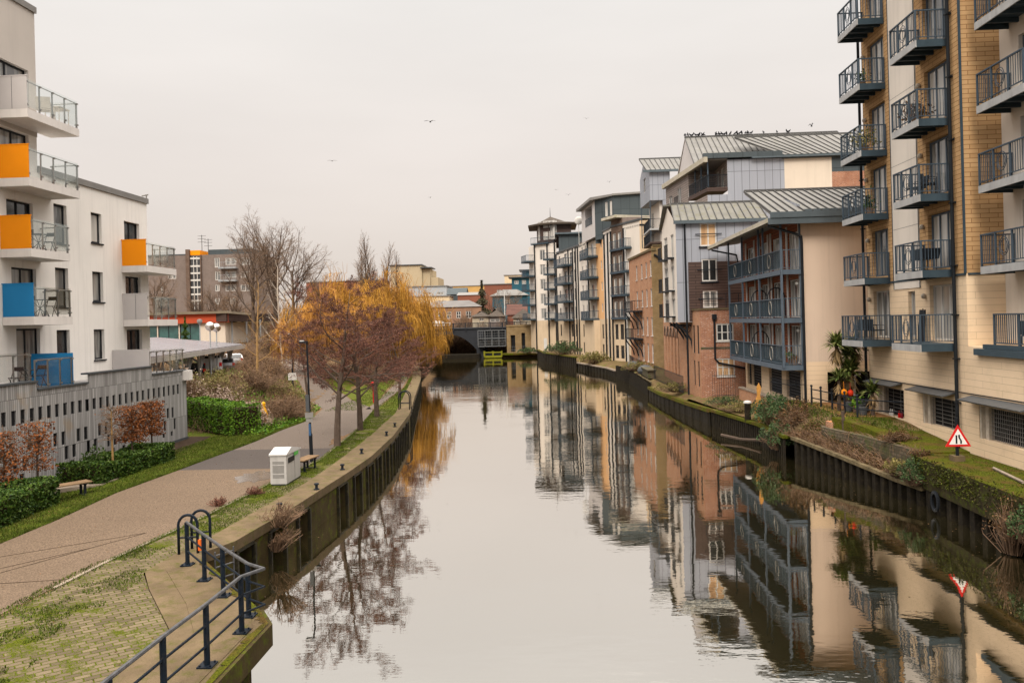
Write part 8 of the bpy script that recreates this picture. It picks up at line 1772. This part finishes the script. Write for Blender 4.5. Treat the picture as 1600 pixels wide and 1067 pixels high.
# ---- grass
G = MB()
def blade(x, y, z, h, w=.008):
    a = rnd.random() * 6.28; dx, dy = math.cos(a) * w, math.sin(a) * w; lx, ly = rnd.gauss(0, h * .45), rnd.gauss(0, h * .45); G.tri((x - dx, y - dy, z), (x + dx, y + dy, z), (x + lx, y + ly, z + h))
import mathutils
ns = mathutils.noise
def patch(x, y, s=.75): return ns.noise(Vector((x * s, y * s, 3.1))) + .5 * ns.noise(Vector((x * s * 3.3, y * s * 3.3, 1.)))
for i in range(52000):
    y = 12 + 40 * rnd.random() ** 1.4; xl_, xr_ = interp(PR, y), interp(INNER, y)
    if y > 19: x = rnd.uniform(xl_, xr_) if rnd.random() < .6 else xl_ + abs(rnd.gauss(0, .22))
    else: x = rnd.uniform(-11.4, -8.9)
    if patch(x, y) < (.12 if y < 22 else -.3) and abs(x - xl_) > .2: continue
    if x > xr_ - .05: continue
    blade(x, y, 1.2, rnd.uniform(.02, .07), .012)
for i in range(52000):
    y = rnd.uniform(19, 47); x = rnd.uniform(-18.6, interp(PL, y) - .02) if rnd.random() < .75 else interp(PL, y) - abs(rnd.gauss(0, .15)); blade(x, y, zl(x, y), rnd.uniform(.03, .09), .014)
for i in range(16000):
    y = rnd.uniform(30, 43.5); b = interp(QR, y); x = b + rnd.uniform(.3, 3.0)
    if y < 38 and x < b + .9 and rnd.random() < .6: continue
    blade(x, y, zr(x, y) - .02, rnd.uniform(.04, .14), .016)
for i in range(9000): y = rnd.uniform(20, 31); x = rnd.uniform(12.7, 14.8); blade(x, y, 1.66, rnd.uniform(.02, .06), .012) if x > (12.6 + (y - 20) * .075) and patch(x, y, 1.5) > 0 else None
for i in range(9000): y = rnd.uniform(52, 84); x = rnd.uniform(interp([(-12, 52), (-13.2, 70), (-16, 90)], y), interp(INNER, y)) if i % 2 else rnd.uniform(-15.2, -13) * (1 if y < 66 else 1.12); blade(x, y, 1.2, rnd.uniform(.04, .1), .02)
tag(G.build('grass', LF_GRASS), 'short green grass and moss blades growing on the verges and between the paving blocks', 'grass', kind='stuff')

# ================================================================ birds
BIRD = mat('dark_feathers', (.025, .025, .03), .8, .2); GULL = mat('grey_gull_feathers', (.10, .095, .09), .8, .15)
def pigeon(lab, x, y, z, rz, m_=BIRD, grp='pigeons on the roofs', s=1.):
    t = thing('pigeon', lab, 'bird', (0, 0, 0), grp); p = MB()
    p.tube([(-.17, 0, .04), (-.10, 0, .07), (0, 0, .10), (.09, 0, .14), (.12, 0, .20), (.15, 0, .235), (.19, 0, .23)], [.012, .035, .065, .055, .035, .032, .006], 6); p.tube([(.02, .02, 0), (.02, .02, .06)], .008, 3); p.tube([(.02, -.02, 0), (.02, -.02, .06)], .008, 3)
    p.build('body', m_, t); t.location = (x, y, z); t.rotation_euler = (0, 0, rz); t.scale = (s, s, s); return t
first = None; rx0_, ry_, rz0_, _ = ROOF_RIDGE
def add_pigeon(lab, x, y, z, s=1.25):
    global first
    if first is None: first = pigeon(lab, x, y, z, rnd.random() * 6, s=s); return
    dup(first, (x, y, z), rnd.random() * 6, s, lab)
L1 = 'small dark pigeon perched along the ridge of the biggest pale metal roof'
for px_ in [1069, 1072, 1076, 1079, 1082, 1087, 1090, 1093, 1098, 1100, 1118, 1120, 1123, 1126, 1129, 1133, 1136, 1140, 1148, 1152, 1155, 1159, 1165, 1168, 1170, 1173, 1194, 1215, 1231, 1233]:
    x, _ = ay(px_ + rnd.uniform(-1, 1), 215, ry_); add_pigeon(L1, x, ry_, rz0_ + .12)
for px_ in (1013, 1033, 1051): x, _ = ay(px_, 250, Y7 + 3.3); add_pigeon('small dark pigeon perched on the little gabled roof of the narrow bay', x, Y7 + 3.3, zt + 0, 1.25) if False else None
for px_ in (912, 918, 926, 933, 953): x, z = ay(px_, 312 - (px_ - 912) * .2, 115); 
def flyer(lab, px_, py_, Y_, span, rz, dih, m_=GULL, bank=0.):
    X_, Z_ = ay(px_, py_, Y_); t = thing('flying_bird', lab, 'bird', (X_, Y_, Z_)); s = span / 2; p = MB()
    p.tube([(X_ - .28 * s, Y_, Z_ - .02), (X_ - .1 * s, Y_, Z_), (X_ + .12 * s, Y_, Z_ + .01), (X_ + .26 * s, Y_, Z_ + .03), (X_ + .36 * s, Y_, Z_ + .02)], [.02 * s, .08 * s, .09 * s, .06 * s, .01 * s], 7)
    for k in (-1, 1):
        q = [(0, .08), (.45, .05 + dih), (1, dih * .6)]; n = len(p.v)
        for (u, w) in q: 
            c = .17 * s * (1 - u * .75)
            for dx in (c, -c * .9): p.v.append((X_ + dx - .15 * u * s, Y_ + k * u * s, Z_ + w * s))
            for dx in (c * .7, -c * .6): p.v.append((X_ + dx - .15 * u * s, Y_ + k * u * s, Z_ + w * s + .02 * s))
        for i in range(2): a = n + i * 4; p.f += [(a, a + 1, a + 5, a + 4), (a + 2, a + 6, a + 7, a + 3), (a, a + 4, a + 6, a + 2), (a + 1, a + 3, a + 7, a + 5)]
    b = p.build('body', m_, t); t.rotation_euler = (bank, 0, rz); return t
flyer('dark gull gliding high over the middle of the river', 672, 191, 60, .95, R(75), .18, BIRD, R(5)); flyer('pale gull gliding low in the sky above the bare trees', 519, 252, 75, .9, R(100), .1); flyer('dark bird taking off above the biggest metal roof', 1268, 198, 70, .7, R(20), .7, BIRD)
flyer('tiny gull above the round tower roof', 888, 305, 120, .9, R(80), .3); flyer('tiny pale gull far off over the river bend', 672, 309, 140, .9, R(60), .2); flyer('tiny dark bird high in the open sky over the far blocks', 916, 186, 130, .8, R(90), .3); flyer('tiny bird near the top of the slate blue penthouse', 952, 285, 120, .8, R(70), .4, BIRD); flyer('tiny pale gull between the tower and the penthouse', 869, 297, 130, .8, R(110), .2)
